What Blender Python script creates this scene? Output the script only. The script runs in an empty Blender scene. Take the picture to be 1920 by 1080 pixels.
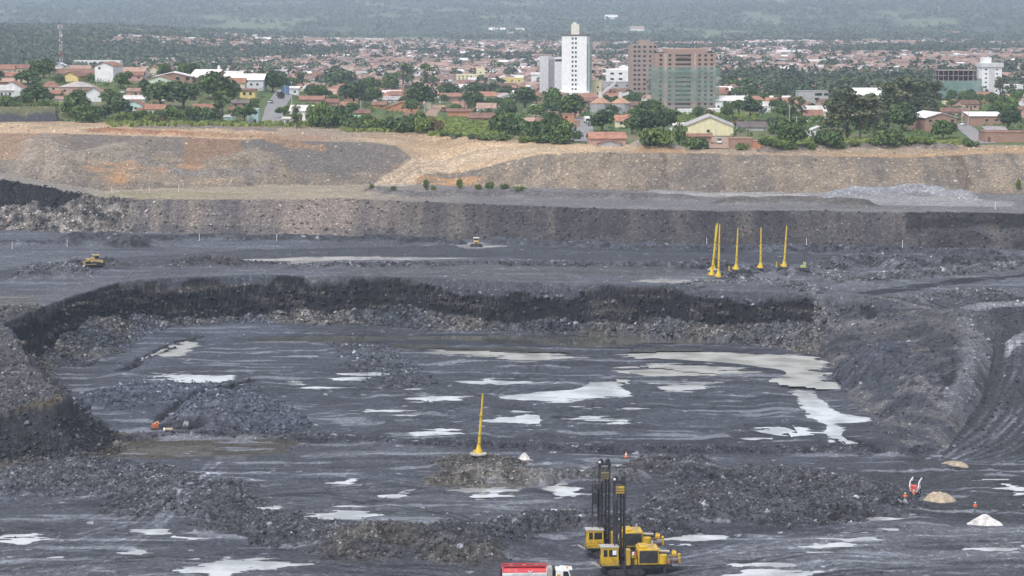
import bpy, bmesh, math, random
import numpy as np
from mathutils import Vector, Matrix

# ------------------------------------------------------------------ setup
random.seed(11)
RNG = np.random.default_rng(11)
SC = bpy.context.scene
COL = bpy.data.collections.new("open_pit_scene")
SC.collection.children.link(COL)

F = 4200.0                      # focal length in 1920-wide pixels
CAMZ = 91.0
TH = math.atan(520.0 / F)       # downward pitch: horizon at row 20
CT, ST = math.cos(TH), math.sin(TH)

def unproj(px, py, z):
    """world point at height z seen at photograph position (px, py)"""
    v = (py - 540.0) / F
    dx = (px - 960.0) / F
    dy = CT - v * ST
    dz = -ST - v * CT
    t = (z - CAMZ) / dz
    return (dx * t, dy * t, z)

def scale_at(Y, z=30.0):
    return F / (Y * CT + (CAMZ - z) * ST)

def proj(X, Y, Z):
    d = Y * CT + (CAMZ - Z) * ST
    v = (-(Z - CAMZ) * CT - Y * ST) / d
    # up component: U=(0,ST,CT)
    return 960 + F * X / d, 540 - F * ((Y * ST + (Z - CAMZ) * CT) / d)

# ------------------------------------------------------------------ noise
def _h(ix, iy, seed):
    n = (ix.astype(np.int64) * 374761393 + iy.astype(np.int64) * 668265263 + seed * 1442695041) & 0xFFFFFFFF
    n = ((n ^ (n >> 13)) * 1274126177) & 0xFFFFFFFF
    n = ((n ^ (n >> 16)) * 2246822519) & 0xFFFFFFFF
    return ((n ^ (n >> 15)) & 0xFFFFFF).astype(np.float64) / float(0x1000000)

def vnoise(x, y, seed=0):
    ix = np.floor(x); iy = np.floor(y)
    fx = x - ix; fy = y - iy
    ix = ix.astype(np.int64); iy = iy.astype(np.int64)
    u = fx * fx * (3 - 2 * fx); v = fy * fy * (3 - 2 * fy)
    a = _h(ix, iy, seed); b = _h(ix + 1, iy, seed)
    c = _h(ix, iy + 1, seed); d = _h(ix + 1, iy + 1, seed)
    return (a * (1 - u) + b * u) * (1 - v) + (c * (1 - u) + d * u) * v

def fbm(x, y, seed=0, octv=4, gain=0.5):
    s = 0.0; a = 1.0; t = 0.0
    for o in range(octv):
        s = s + a * (vnoise(x * 2.03 ** o + 17.3 * o, y * 2.03 ** o - 9.1 * o, seed + o) - 0.5)
        t += a; a *= gain
    return s / t * 2.0

def worley(x, y, seed=0):
    ix = np.floor(x).astype(np.int64); iy = np.floor(y).astype(np.int64)
    best = np.full(x.shape, 9.0); rid = np.zeros(x.shape)
    for ox in (-1, 0, 1):
        for oy in (-1, 0, 1):
            cx = ix + ox; cy = iy + oy
            d = (cx + _h(cx, cy, seed) - x) ** 2 + (cy + _h(cx, cy, seed + 7) - y) ** 2
            m = d < best
            best = np.where(m, d, best); rid = np.where(m, _h(cx, cy, seed + 13), rid)
    return np.sqrt(best), rid

def sstep(a, b, x):
    t = np.clip((x - a) / (b - a), 0, 1)
    return t * t * (3 - 2 * t)

def polydist(X, Y, pts):
    """distance to an open polyline"""
    best = np.full(X.shape, 1e9)
    for (ax, ay), (bx, by) in zip(pts[:-1], pts[1:]):
        ex, ey = bx - ax, by - ay
        L = ex * ex + ey * ey + 1e-9
        t = np.clip(((X - ax) * ex + (Y - ay) * ey) / L, 0, 1)
        best = np.minimum(best, (X - ax - t * ex) ** 2 + (Y - ay - t * ey) ** 2)
    return np.sqrt(best)

def inside(X, Y, pts):
    r = np.zeros(X.shape, bool)
    n = len(pts)
    for i in range(n):
        x1, y1 = pts[i]; x2, y2 = pts[(i + 1) % n]
        if y1 == y2: continue
        c = ((y1 > Y) != (y2 > Y)) & (X < (x2 - x1) * (Y - y1) / (y2 - y1) + x1)
        r ^= c
    return r

def sdpoly(X, Y, pts):
    d = polydist(X, Y, list(pts) + [pts[0]])
    return np.where(inside(X, Y, pts), -d, d)

# ------------------------------------------------------------------ objects
def tag(o, label=None, cat=None, group=None, kind=None):
    if label: o['label'] = label
    if cat: o['category'] = cat
    if group: o['group'] = group
    if kind: o['kind'] = kind
    return o

def mesh_obj(name, verts, faces, mat, parent=None, mats=None, midx=None, smooth=False):
    me = bpy.data.meshes.new(name)
    me.from_pydata(verts, [], faces)
    for m in (mats or ([mat] if mat else [])): me.materials.append(m)
    if midx is not None: me.polygons.foreach_set('material_index', midx)
    if smooth: me.polygons.foreach_set('use_smooth', [True] * len(me.polygons))
    me.update()
    o = bpy.data.objects.new(name, me); COL.objects.link(o)
    if parent is not None: o.parent = parent
    return o

def np_mesh(name, V, Fq, mat, parent=None, smooth=False, color=None, cname='soil', ngon=None):
    """fast mesh from arrays; Fq (n,3) or (n,4)"""
    me = bpy.data.meshes.new(name)
    k = Fq.shape[1]
    me.vertices.add(len(V)); me.vertices.foreach_set('co', np.ascontiguousarray(V, np.float32).ravel())
    me.loops.add(Fq.size); me.loops.foreach_set('vertex_index', np.ascontiguousarray(Fq, np.int32).ravel())
    me.polygons.add(len(Fq))
    me.polygons.foreach_set('loop_start', np.arange(0, Fq.size, k, dtype=np.int32))
    me.polygons.foreach_set('loop_total', np.full(len(Fq), k, np.int32))
    if smooth: me.polygons.foreach_set('use_smooth', np.ones(len(Fq), bool))
    me.update(calc_edges=True)
    if color is not None:
        a = me.color_attributes.new(cname, 'FLOAT_COLOR', 'POINT')
        c4 = np.ones((len(V), 4), np.float32); c4[:, :color.shape[1]] = color
        a.data.foreach_set('color', c4.ravel())
    if mat: me.materials.append(mat)
    o = bpy.data.objects.new(name, me); COL.objects.link(o)
    if parent is not None: o.parent = parent
    return o

def empty(name, loc=(0, 0, 0), rz=0.0, label=None, cat=None, group=None):
    o = bpy.data.objects.new(name, None); COL.objects.link(o)
    o.empty_display_size = 0.5
    o.location = loc; o.rotation_euler = (0, 0, rz)
    return tag(o, label, cat, group)

def dup(o, parent=None):
    c = o.copy(); COL.objects.link(c)
    if parent is not None:
        c.parent = parent
    for ch in list(o.children):
        dup(ch, c)
    return c

class MB:
    """collects simple solids into one mesh"""
    def __init__(self): self.v = []; self.f = []; self.m = []
    def add(self, vs, fs, mi=0):
        b = len(self.v); self.v += [tuple(p) for p in vs]
        self.f += [tuple(b + i for i in q) for q in fs]; self.m += [mi] * len(fs); return self
    def box(self, x0, x1, y0, y1, z0, z1, mi=0):
        return self.add([(x0, y0, z0), (x1, y0, z0), (x1, y1, z0), (x0, y1, z0), (x0, y0, z1), (x1, y0, z1), (x1, y1, z1), (x0, y1, z1)],
                        [(0, 3, 2, 1), (4, 5, 6, 7), (0, 1, 5, 4), (1, 2, 6, 5), (2, 3, 7, 6), (3, 0, 4, 7)], mi)
    def cbox(self, c, s, mi=0):
        return self.box(c[0] - s[0] / 2, c[0] + s[0] / 2, c[1] - s[1] / 2, c[1] + s[1] / 2, c[2] - s[2] / 2, c[2] + s[2] / 2, mi)
    def prism(self, poly, y0, y1, mi=0):
        """polygon in xz extruded along y"""
        n = len(poly)
        vs = [(p[0], y0, p[1]) for p in poly] + [(p[0], y1, p[1]) for p in poly]
        fs = [tuple(range(n)), tuple(range(2 * n - 1, n - 1, -1))] + [(i, i + n, (i + 1) % n + n, (i + 1) % n) for i in range(n)]
        return self.add(vs, fs, mi)
    def prismx(self, poly, x0, x1, mi=0):
        n = len(poly)
        vs = [(x0, p[0], p[1]) for p in poly] + [(x1, p[0], p[1]) for p in poly]
        fs = [tuple(range(n)), tuple(range(2 * n - 1, n - 1, -1))] + [(i, i + n, (i + 1) % n + n, (i + 1) % n) for i in range(n)]
        return self.add(vs, fs, mi)
    def tube(self, a, b, r0, r1=None, n=8, mi=0):
        r1 = r0 if r1 is None else r1
        a = Vector(a); b = Vector(b); d = (b - a).normalized()
        u = d.orthogonal().normalized(); w = d.cross(u)
        vs = []
        for c, r in ((a, r0), (b, r1)):
            for i in range(n):
                t = 2 * math.pi * i / n
                vs.append(c + u * (r * math.cos(t)) + w * (r * math.sin(t)))
        fs = [tuple(range(n - 1, -1, -1)), tuple(range(n, 2 * n))] + [(i, (i + 1) % n, (i + 1) % n + n, i + n) for i in range(n)]
        return self.add(vs, fs, mi)
    def bar(self, a, b, w, mi=0):
        return self.tube(a, b, w * 0.6, None, 4, mi)
    def lathe(self, prof, n=16, c=(0, 0, 0), mi=0):
        vs = []; fs = []
        for r, z in prof:
            for i in range(n):
                t = 2 * math.pi * i / n
                vs.append((c[0] + r * math.cos(t), c[1] + r * math.sin(t), c[2] + z))
        for k in range(len(prof) - 1):
            for i in range(n):
                fs.append((k * n + i, k * n + (i + 1) % n, (k + 1) * n + (i + 1) % n, (k + 1) * n + i))
        fs.append(tuple(range(n - 1, -1, -1))); fs.append(tuple((len(prof) - 1) * n + i for i in range(n)))
        return self.add(vs, fs, mi)
    def build(self, name, mat, parent=None, mats=None, smooth=False, bevel=0.0):
        o = mesh_obj(name, self.v, self.f, mat, parent, mats, self.m if mats else None, smooth)
        if bevel > 0:
            bm = bmesh.new(); bm.from_mesh(o.data)
            bmesh.ops.bevel(bm, geom=[e for e in bm.edges if len(e.link_faces) == 2 and e.calc_face_angle(0) > 0.6], offset=bevel, segments=1, affect='EDGES', clamp_overlap=True)
            bm.to_mesh(o.data); bm.free()
        return o

# ------------------------------------------------------------------ materials
MATS = {}
def nt(m):
    m.use_nodes = True
    t = m.node_tree; t.nodes.clear()
    out = t.nodes.new('ShaderNodeOutputMaterial'); b = t.nodes.new('ShaderNodeBsdfPrincipled')
    t.links.new(b.outputs[0], out.inputs[0])
    return t, b
def N(t, typ, **kw):
    n = t.nodes.new(typ)
    for k, v in kw.items():
        if k in n.inputs: n.inputs[k].default_value = v
        else: setattr(n, k, v)
    return n
def mixc(t, a, b, fac, mode='MIX'):
    n = t.nodes.new('ShaderNodeMix'); n.data_type = 'RGBA'; n.blend_type = mode
    for s, val in ((0, fac), (6, a), (7, b)):
        if hasattr(val, 'links'): t.links.new(val, n.inputs[s])
        elif s == 0: n.inputs[0].default_value = val
        else: n.inputs[s].default_value = (*val, 1) if len(val) == 3 else val
    return n.outputs[2]
def ramp(t, fac, stops):
    r = t.nodes.new('ShaderNodeValToRGB')
    el = r.color_ramp.elements
    while len(el) > 1: el.remove(el[-1])
    for i, (p, c) in enumerate(stops):
        e = el[0] if i == 0 else el.new(p)
        e.position = p; e.color = (*c, 1) if not isinstance(c, (int, float)) else (c, c, c, 1)
    t.links.new(fac, r.inputs[0])
    return r.outputs[0]

def paint(name, col, rough=0.6, var=0.12, scale=1.5, metal=0.0, spec=0.4, dirt=None):
    """weathered flat colour: patchy noise, optional dirt colour"""
    if name in MATS: return MATS[name]
    m = bpy.data.materials.new(name); t, b = nt(m)
    tc = N(t, 'ShaderNodeTexCoord')
    n1 = N(t, 'ShaderNodeTexNoise', Scale=scale, Detail=5.0, Roughness=0.65)
    t.links.new(tc.outputs['Object'], n1.inputs['Vector'])
    f = ramp(t, n1.outputs[0], [(0.3, 1 - var * 1.6), (0.7, 1 + var * 0.6)])
    c = mixc(t, col, f, 1.0, 'MULTIPLY')
    if dirt:
        n2 = N(t, 'ShaderNodeTexNoise', Scale=scale * 0.45, Detail=6.0, Roughness=0.7)
        t.links.new(tc.outputs['Object'], n2.inputs['Vector'])
        c = mixc(t, c, dirt, ramp(t, n2.outputs[0], [(0.48, 0.0), (0.68, 0.75)]))
    t.links.new(c, b.inputs['Base Color'])
    b.inputs['Roughness'].default_value = rough; b.inputs['Metallic'].default_value = metal
    b.inputs['Specular IOR Level'].default_value = spec
    MATS[name] = m; return m

# ------------------------------------------------------------------ camera, sun, sky
cam = bpy.data.cameras.new('camera'); cam.lens = F / 1920 * 36; cam.sensor_width = 36
cam.clip_start = 1.0; cam.clip_end = 40000
co = bpy.data.objects.new('camera', cam); COL.objects.link(co)
co.location = (0, 0, CAMZ); co.rotation_euler = (math.pi / 2 - TH, 0, 0)
SC.camera = co

SUN_EL, SUN_AZ = math.radians(58), math.radians(215)   # behind the camera, to the left; azimuth clockwise from +Y
sd = bpy.data.lights.new('sun', 'SUN'); sd.energy = 1.5; sd.angle = math.radians(14); sd.color = (1.0, 0.965, 0.92)
so = bpy.data.objects.new('sun', sd); COL.objects.link(so)
sdir = Vector((math.sin(SUN_AZ) * math.cos(SUN_EL), math.cos(SUN_AZ) * math.cos(SUN_EL), math.sin(SUN_EL)))
so.rotation_euler = sdir.to_track_quat('Z', 'Y').to_euler()
w = bpy.data.worlds.new('World'); SC.world = w; w.use_nodes = True
wt = w.node_tree; wt.nodes.clear()
wo = wt.nodes.new('ShaderNodeOutputWorld'); bg = wt.nodes.new('ShaderNodeBackground'); sky = wt.nodes.new('ShaderNodeTexSky')
sky.sky_type = 'NISHITA'; sky.sun_disc = False; sky.sun_elevation = SUN_EL; sky.sun_rotation = SUN_AZ
sky.air_density = 1.0; sky.dust_density = 4.0; sky.ozone_density = 1.0; sky.altitude = 600
hs = wt.nodes.new('ShaderNodeHueSaturation'); hs.inputs['Saturation'].default_value = 0.42
wt.links.new(sky.outputs[0], hs.inputs['Color']); wt.links.new(hs.outputs[0], bg.inputs[0])
bg.inputs[1].default_value = 0.15
wt.links.new(bg.outputs[0], wo.inputs[0])
SC.view_settings.view_transform = 'Standard'; SC.view_settings.look = 'None'
SC.view_settings.exposure = 0.68; SC.view_settings.gamma = 1.0
SC.cycles.use_denoising = True
SC.cycles.max_bounces = 6; SC.cycles.diffuse_bounces = 3; SC.cycles.glossy_bounces = 3
SC.cycles.transparent_max_bounces = 8; SC.cycles.volume_bounces = 1
SC.cycles.use_adaptive_sampling = True; SC.cycles.adaptive_threshold = 0.02
SC.cycles.sample_clamp_indirect = 4.0
# ------------------------------------------------------------------ terrain layout (traced, then laid out in world space)
def line(pts):
    P = [unproj(*p) for p in pts]
    U = np.array([p[0] / p[1] for p in P]); o = np.argsort(U)
    return U[o], np.array([p[1] for p in P])[o], np.array([p[2] for p in P])[o]
def zfill(pts, zdef): return [(p[0], p[1], p[2] if len(p) > 2 else zdef) for p in pts]

L_FOOT2 = line(zfill([(-300, 429), (0, 432), (200, 437), (330, 439), (560, 444), (760, 446), (1000, 455), (1280, 458), (1500, 461), (1800, 466), (1920, 470), (2220, 474)], 16))
L_TOP2 = line([(-300, 322, 33), (0, 338, 31.5), (60, 346, 30.4), (130, 360, 28.7), (200, 371, 27.2), (330, 373, 26.9), (510, 374, 26.8), (640, 371, 26.8), (760, 377, 26.6), (860, 381, 26.5),
               (1000, 386, 26.4), (1150, 391, 26.3), (1280, 394, 26.3), (1480, 394, 26.3), (1650, 398, 26.2), (1790, 397, 26.2), (1920, 400, 26.2), (2220, 403, 26.2)])
L_FOOT1 = line([(-300, 310, 34), (0, 325, 32.5), (100, 345, 30), (200, 358, 28.4), (330, 352, 28), (640, 347, 27.8), (760, 345, 27.8), (900, 350, 27.5), (1000, 353, 27.5), (1150, 356, 27.5),
                (1280, 358, 27.5), (1500, 361, 27.5), (1700, 362, 27.5), (1920, 364, 27.5), (2220, 366, 27.5)])
L_TOP1 = line([(-300, 247, 44), (0, 250, 44), (170, 252, 43.5), (350, 257, 43), (460, 262, 42), (560, 264, 41.5), (700, 267, 41), (742, 272, 40.2), (765, 290, 37), (790, 312, 33), (840, 326, 30.5),
               (900, 316, 33), (960, 300, 36.5), (1010, 290, 39), (1100, 285, 40), (1300, 287, 39.7), (1500, 292, 39), (1700, 295, 38.7), (1850, 288, 39.5), (1920, 286, 40), (2220, 286, 40)])
L_UP = line([(-300, 226, 45), (0, 229, 45), (115, 228, 45), (300, 232, 44), (560, 237, 43), (640, 240, 43), (760, 247, 42.5), (900, 258, 42), (1000, 264, 41.5), (1100, 270, 41), (1190, 272, 41),
             (1290, 277, 40.5), (1400, 279, 40.5), (1600, 276, 40.5), (1750, 272, 40.5), (1920, 272, 41), (2220, 272, 41)])

PIT = [unproj(*p)[:2] for p in [(-400, 800, 7.5), (-100, 786, 8), (0, 778, 8.2), (60, 772, 8.5), (100, 771, 8.7), (117, 762, 9), (110, 740, 10), (92, 715, 11), (75, 700, 11.5), (55, 682, 12), (40, 655, 12.6),
       (22, 632, 13), (2, 607, 13.5), (30, 597, 13.8), (67, 586, 14), (95, 571, 14.1), (120, 562, 14.2), (145, 553, 14.3), (170, 546, 14.4), (190, 538, 14.6), (222, 530, 14.7), (275, 523.5, 14.8), (330, 520, 14.9), (420, 516, 15),
       (500, 514, 15), (600, 516, 15), (700, 517, 15), (860, 523, 15), (960, 527, 15), (1060, 530, 15), (1150, 533, 15), (1240, 537, 15), (1340, 543, 15), (1420, 544, 15), (1480, 547, 15), (1545, 553, 14.8), (1600, 555, 14.7), (1700, 556, 14.7), (1900, 556, 14.7), (2600, 556, 14.7)]]
PIT_CLOSED = PIT + [(600, 300), (600, 100), (-600, 100), (-600, PIT[0][1])]
RY = np.array([300, 452, 462, 480, 500, 530, 560, 585, 612, 700])
RXF = np.array([84, 84, 83, 80, 79, 79, 79, 80, 84, 84])
RXC = np.array([85, 85, 88, 94, 101, 109, 112, 101, 92, 90])
RZC = np.array([0, 0, 1.6, 5.2, 8.8, 12.4, 14.6, 14.6, 14.7, 14.7])
RXR = np.array([90, 89, 93, 100, 107.5, 116, 123, 126, 126, 126])
RZR = np.array([0, 0, 0.7, 2.0, 4.3, 7.8, 11.2, 14, 14.7, 14.8])

def town_z(X, Y):
    u = X / Y
    z = np.interp(Y, [800, 950, 1150, 1433, 1800, 4300], [41.5, 41, 38, 33, 31, 30])
    hx = np.interp(u, [-0.25, -0.13, -0.075, -0.02], [20, 18, 4, 0])
    g = sstep(930, 1230, Y) * (1 - sstep(1290, 1560, Y))
    z = z + hx * g
    z = z + sstep(1500, 2600, Y) * 5 * fbm(X / 600, Y / 700, 40, 3)
    # far hillside
    k = np.clip((Y - 4300) / 1000.0, 0, None)
    z = z + 10.0 * k + 2.6 * k ** 2 + sstep(4300, 6000, Y) * 34 * fbm(X / 1500 + 3, Y / 1800, 41, 4)
    z = z + sstep(2300, 3600, Y) * (1 - sstep(4300, 6000, Y)) * np.interp(u, [-0.25, -0.18, -0.1, -0.02], [28, 24, 6, 0])
    return z

def bench_z(X, Y):
    return np.interp(Y, [300, 440, 465, 503, 560, 600, 640, 700], [7, 7.5, 9, 12, 13.6, 14.5, 15, 15.6])

FEATURES = []   # (world polyline, half width, height)
def feat(pts, z, w_, h_, col=None, rough=0.7):
    if z > 20: rough = 0.4
    FEATURES.append(([unproj(p[0], p[1], z)[:2] for p in pts], w_, h_, col, rough))

DARK = (0.052, 0.053, 0.058); DIRT = (0.105, 0.092, 0.072); GREY = (0.135, 0.135, 0.142); BRN = (0.085, 0.07, 0.045)
# bench with the haul road
feat([(560, 503), (700, 499), (900, 497), (1100, 498), (1330, 501)], 15.2, 3.0, 0.8, (0.07, 0.068, 0.07))
feat([(330, 501), (390, 494), (430, 499)], 15.2, 3.5, 2.0, (0.075, 0.07, 0.068))
feat([(440, 496), (530, 498)], 15.2, 2.6, 1.2, (0.08, 0.075, 0.075))
feat([(55, 524), (75, 515), (100, 514), (140, 521)], 14.7, 5, 2.8, (0.085, 0.085, 0.09))
feat([(150, 503), (180, 501), (222, 500)], 15, 3, 1.4, (0.075, 0.07, 0.07))
feat([(140, 497), (165, 497), (200, 499)], 15, 2.5, 1.2, (0.045, 0.045, 0.05))
feat([(130, 455), (200, 451), (262, 459)], 15.9, 4, 2.6, DARK)
feat([(210, 462), (262, 462)], 15.9, 3, 2.2, DARK)
feat([(-60, 456), (0, 458), (60, 457), (130, 461)], 15.8, 3, 1.5, (0.07, 0.072, 0.085))
feat([(262, 450), (420, 450), (560, 451), (760, 454), (860, 458)], 15.9, 3.2, 1.7, DARK)
feat([(930, 458), (1100, 464), (1280, 470), (1500, 472), (1700, 475), (1860, 481)], 15.9, 3.2, 1.8, (0.065, 0.07, 0.082))
feat([(1545, 507), (1610, 498), (1650, 500), (1690, 508)], 15, 6, 3.0, (0.085, 0.083, 0.088))
feat([(1720, 502), (1800, 497), (1900, 496)], 15.2, 4, 2.2, (0.07, 0.07, 0.075))
feat([(1290, 505), (1330, 502), (1360, 506)], 15.2, 4, 1.8, (0.05, 0.05, 0.056))
feat([(1370, 522), (1410, 513), (1460, 512), (1500, 519)], 15, 4, 2.2, (0.10, 0.10, 0.105))
feat([(1250, 545), (1310, 533), (1400, 530), (1480, 536), (1530, 546)], 15, 5, 1.2, (0.12, 0.12, 0.125))
feat([(1560, 522), (1600, 530), (1680, 523), (1780, 517), (1920, 506), (2100, 500)], 15, 5, 2.0, (0.12, 0.118, 0.12))
feat([(1730, 560), (1790, 552), (1870, 553)], 15, 4, 1.6, (0.11, 0.11, 0.115))
feat([(1790, 590), (1830, 588), (1860, 592)], 14.6, 3, 1.0, (0.10, 0.10, 0.10))
# tan bench
feat([(700, 362), (780, 370), (900, 368), (1000, 369), (1150, 372), (1290, 376)], 26.8, 3.2, 2.0, (0.12, 0.118, 0.122))
feat([(1360, 382), (1500, 380), (1620, 386)], 26.6, 3.5, 2.2, (0.105, 0.10, 0.095))
feat([(1560, 373), (1650, 366), (1750, 366), (1800, 373)], 27, 5, 3.0, (0.27, 0.285, 0.32))
feat([(60, 332), (85, 318), (120, 335)], 31, 7, 3.2, (0.25, 0.235, 0.22))
feat([(170, 335), (230, 330)], 29.5, 8, 3.0, (0.26, 0.25, 0.23))
feat([(420, 342), (480, 338), (520, 345)], 28, 7, 3.0, (0.23, 0.215, 0.19))
feat([(250, 340), (350, 345), (500, 343)], 28.3, 3, 1.5, (0.18, 0.18, 0.19))
feat([(1205, 276), (1225, 272), (1245, 277)], 40.6, 5, 3.0, (0.26, 0.26, 0.27))
feat([(1440, 281), (1560, 277), (1700, 275), (1780, 278)], 40.6, 4, 2.2, (0.15, 0.15, 0.16))
feat([(0, 238), (100, 240), (180, 241)], 44.6, 4, 1.6, (0.36, 0.31, 0.24))
feat([(176, 249), (260, 250), (350, 253)], 43.4, 2.5, 1.6, (0.26, 0.135, 0.085))
feat([(360, 253), (480, 256), (600, 259)], 43, 2.5, 1.3, (0.30, 0.215, 0.155))
feat([(330, 240), (480, 243)], 43.5, 3, 1.5, (0.15, 0.15, 0.16))
# near ground
feat([(130, 838), (330, 818), (560, 824), (900, 838), (1100, 845), (1500, 848), (1730, 850)], 0, 2.4, 1.0, (0.055, 0.057, 0.066))
feat([(855, 872), (900, 868), (940, 872)], 0, 5, 1.3, (0.10, 0.09, 0.075))
feat([(850, 905), (910, 897), (970, 900), (1005, 905)], 0, 5, 2.3, (0.15, 0.135, 0.11))
feat([(1070, 897), (1095, 893), (1110, 899)], 0, 3, 1.6, (0.13, 0.125, 0.12))
feat([(1165, 898), (1215, 886), (1260, 884), (1300, 890)], 0, 4.5, 2.6, (0.10, 0.095, 0.09))
feat([(1300, 900), (1380, 895), (1450, 890), (1540, 905)], 0, 7, 1.6, (0.075, 0.075, 0.08))
feat([(40, 600), (45, 660), (75, 715), (85, 760)], 11.5, 7, 0.5, (0.075, 0.07, 0.062), 0.9)
feat([(-60, 640), (0, 680), (20, 740)], 10.5, 8, 0.8, (0.09, 0.088, 0.086), 0.8)
feat([(1195, 1000), (1260, 975), (1340, 965), (1450, 972), (1560, 968), (1640, 945)], 0, 8, 1.9, (0.066, 0.066, 0.072), 0.9)
feat([(1290, 945), (1400, 930), (1500, 925), (1590, 930)], 0, 8, 2.0, (0.075, 0.074, 0.078), 1.0)
feat([(300, 955), (390, 945), (480, 985), (620, 1015), (700, 1020)], 0, 9, 1.5, (0.07, 0.07, 0.075), 0.9)
feat([(690, 1035), (750, 1015), (800, 1018), (870, 1045)], 0, 7, 2.1, (0.088, 0.08, 0.068), 0.9)
feat([(860, 1030), (930, 1005), (1000, 985), (1090, 985)], 0, 6, 2.0, (0.066, 0.066, 0.071), 0.9)
feat([(60, 905), (160, 890), (250, 915), (330, 925)], 0, 13, 1.4, (0.08, 0.082, 0.088), 0.9)
feat([(240, 745), (330, 722), (420, 755), (480, 790)], 0.8, 11, 1.2, (0.085, 0.092, 0.115), 1.0)
feat([(360, 792), (388, 775), (412, 795)], 0.3, 6, 2.2, (0.10, 0.105, 0.125), 1.0)
feat([(290, 792), (325, 765), (360, 748), (470, 722)], 0.5, 1.5, -1.8, (0.03, 0.03, 0.036))
feat([(228, 692), (280, 668), (330, 645), (372, 634)], 1.2, 1.6, -1.8, (0.03, 0.03, 0.036))
feat([(318, 803), (365, 803)], 0, 2.2, -1.8, (0.02, 0.02, 0.024))
feat([(660, 640), (720, 690), (760, 720)], 1, 8, 0.6, None, 0.8)
feat([(0, 862), (60, 850), (230, 822)], 0, 3, 0.5, BRN)
feat([(1560, 820), (1600, 838), (1650, 848)], 0, 2, -1.2, (0.03, 0.03, 0.035))
feat([(1580, 705), (1620, 700), (1660, 712)], 1.2, 7, 1.8, (0.06, 0.064, 0.078))
feat([(1640, 720), (1690, 735)], 1.2, 8, 1.6, (0.06, 0.064, 0.078))
feat([(1620, 655), (1700, 690), (1745, 730)], 8, 4, 1.2, None, 1.0)

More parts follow.
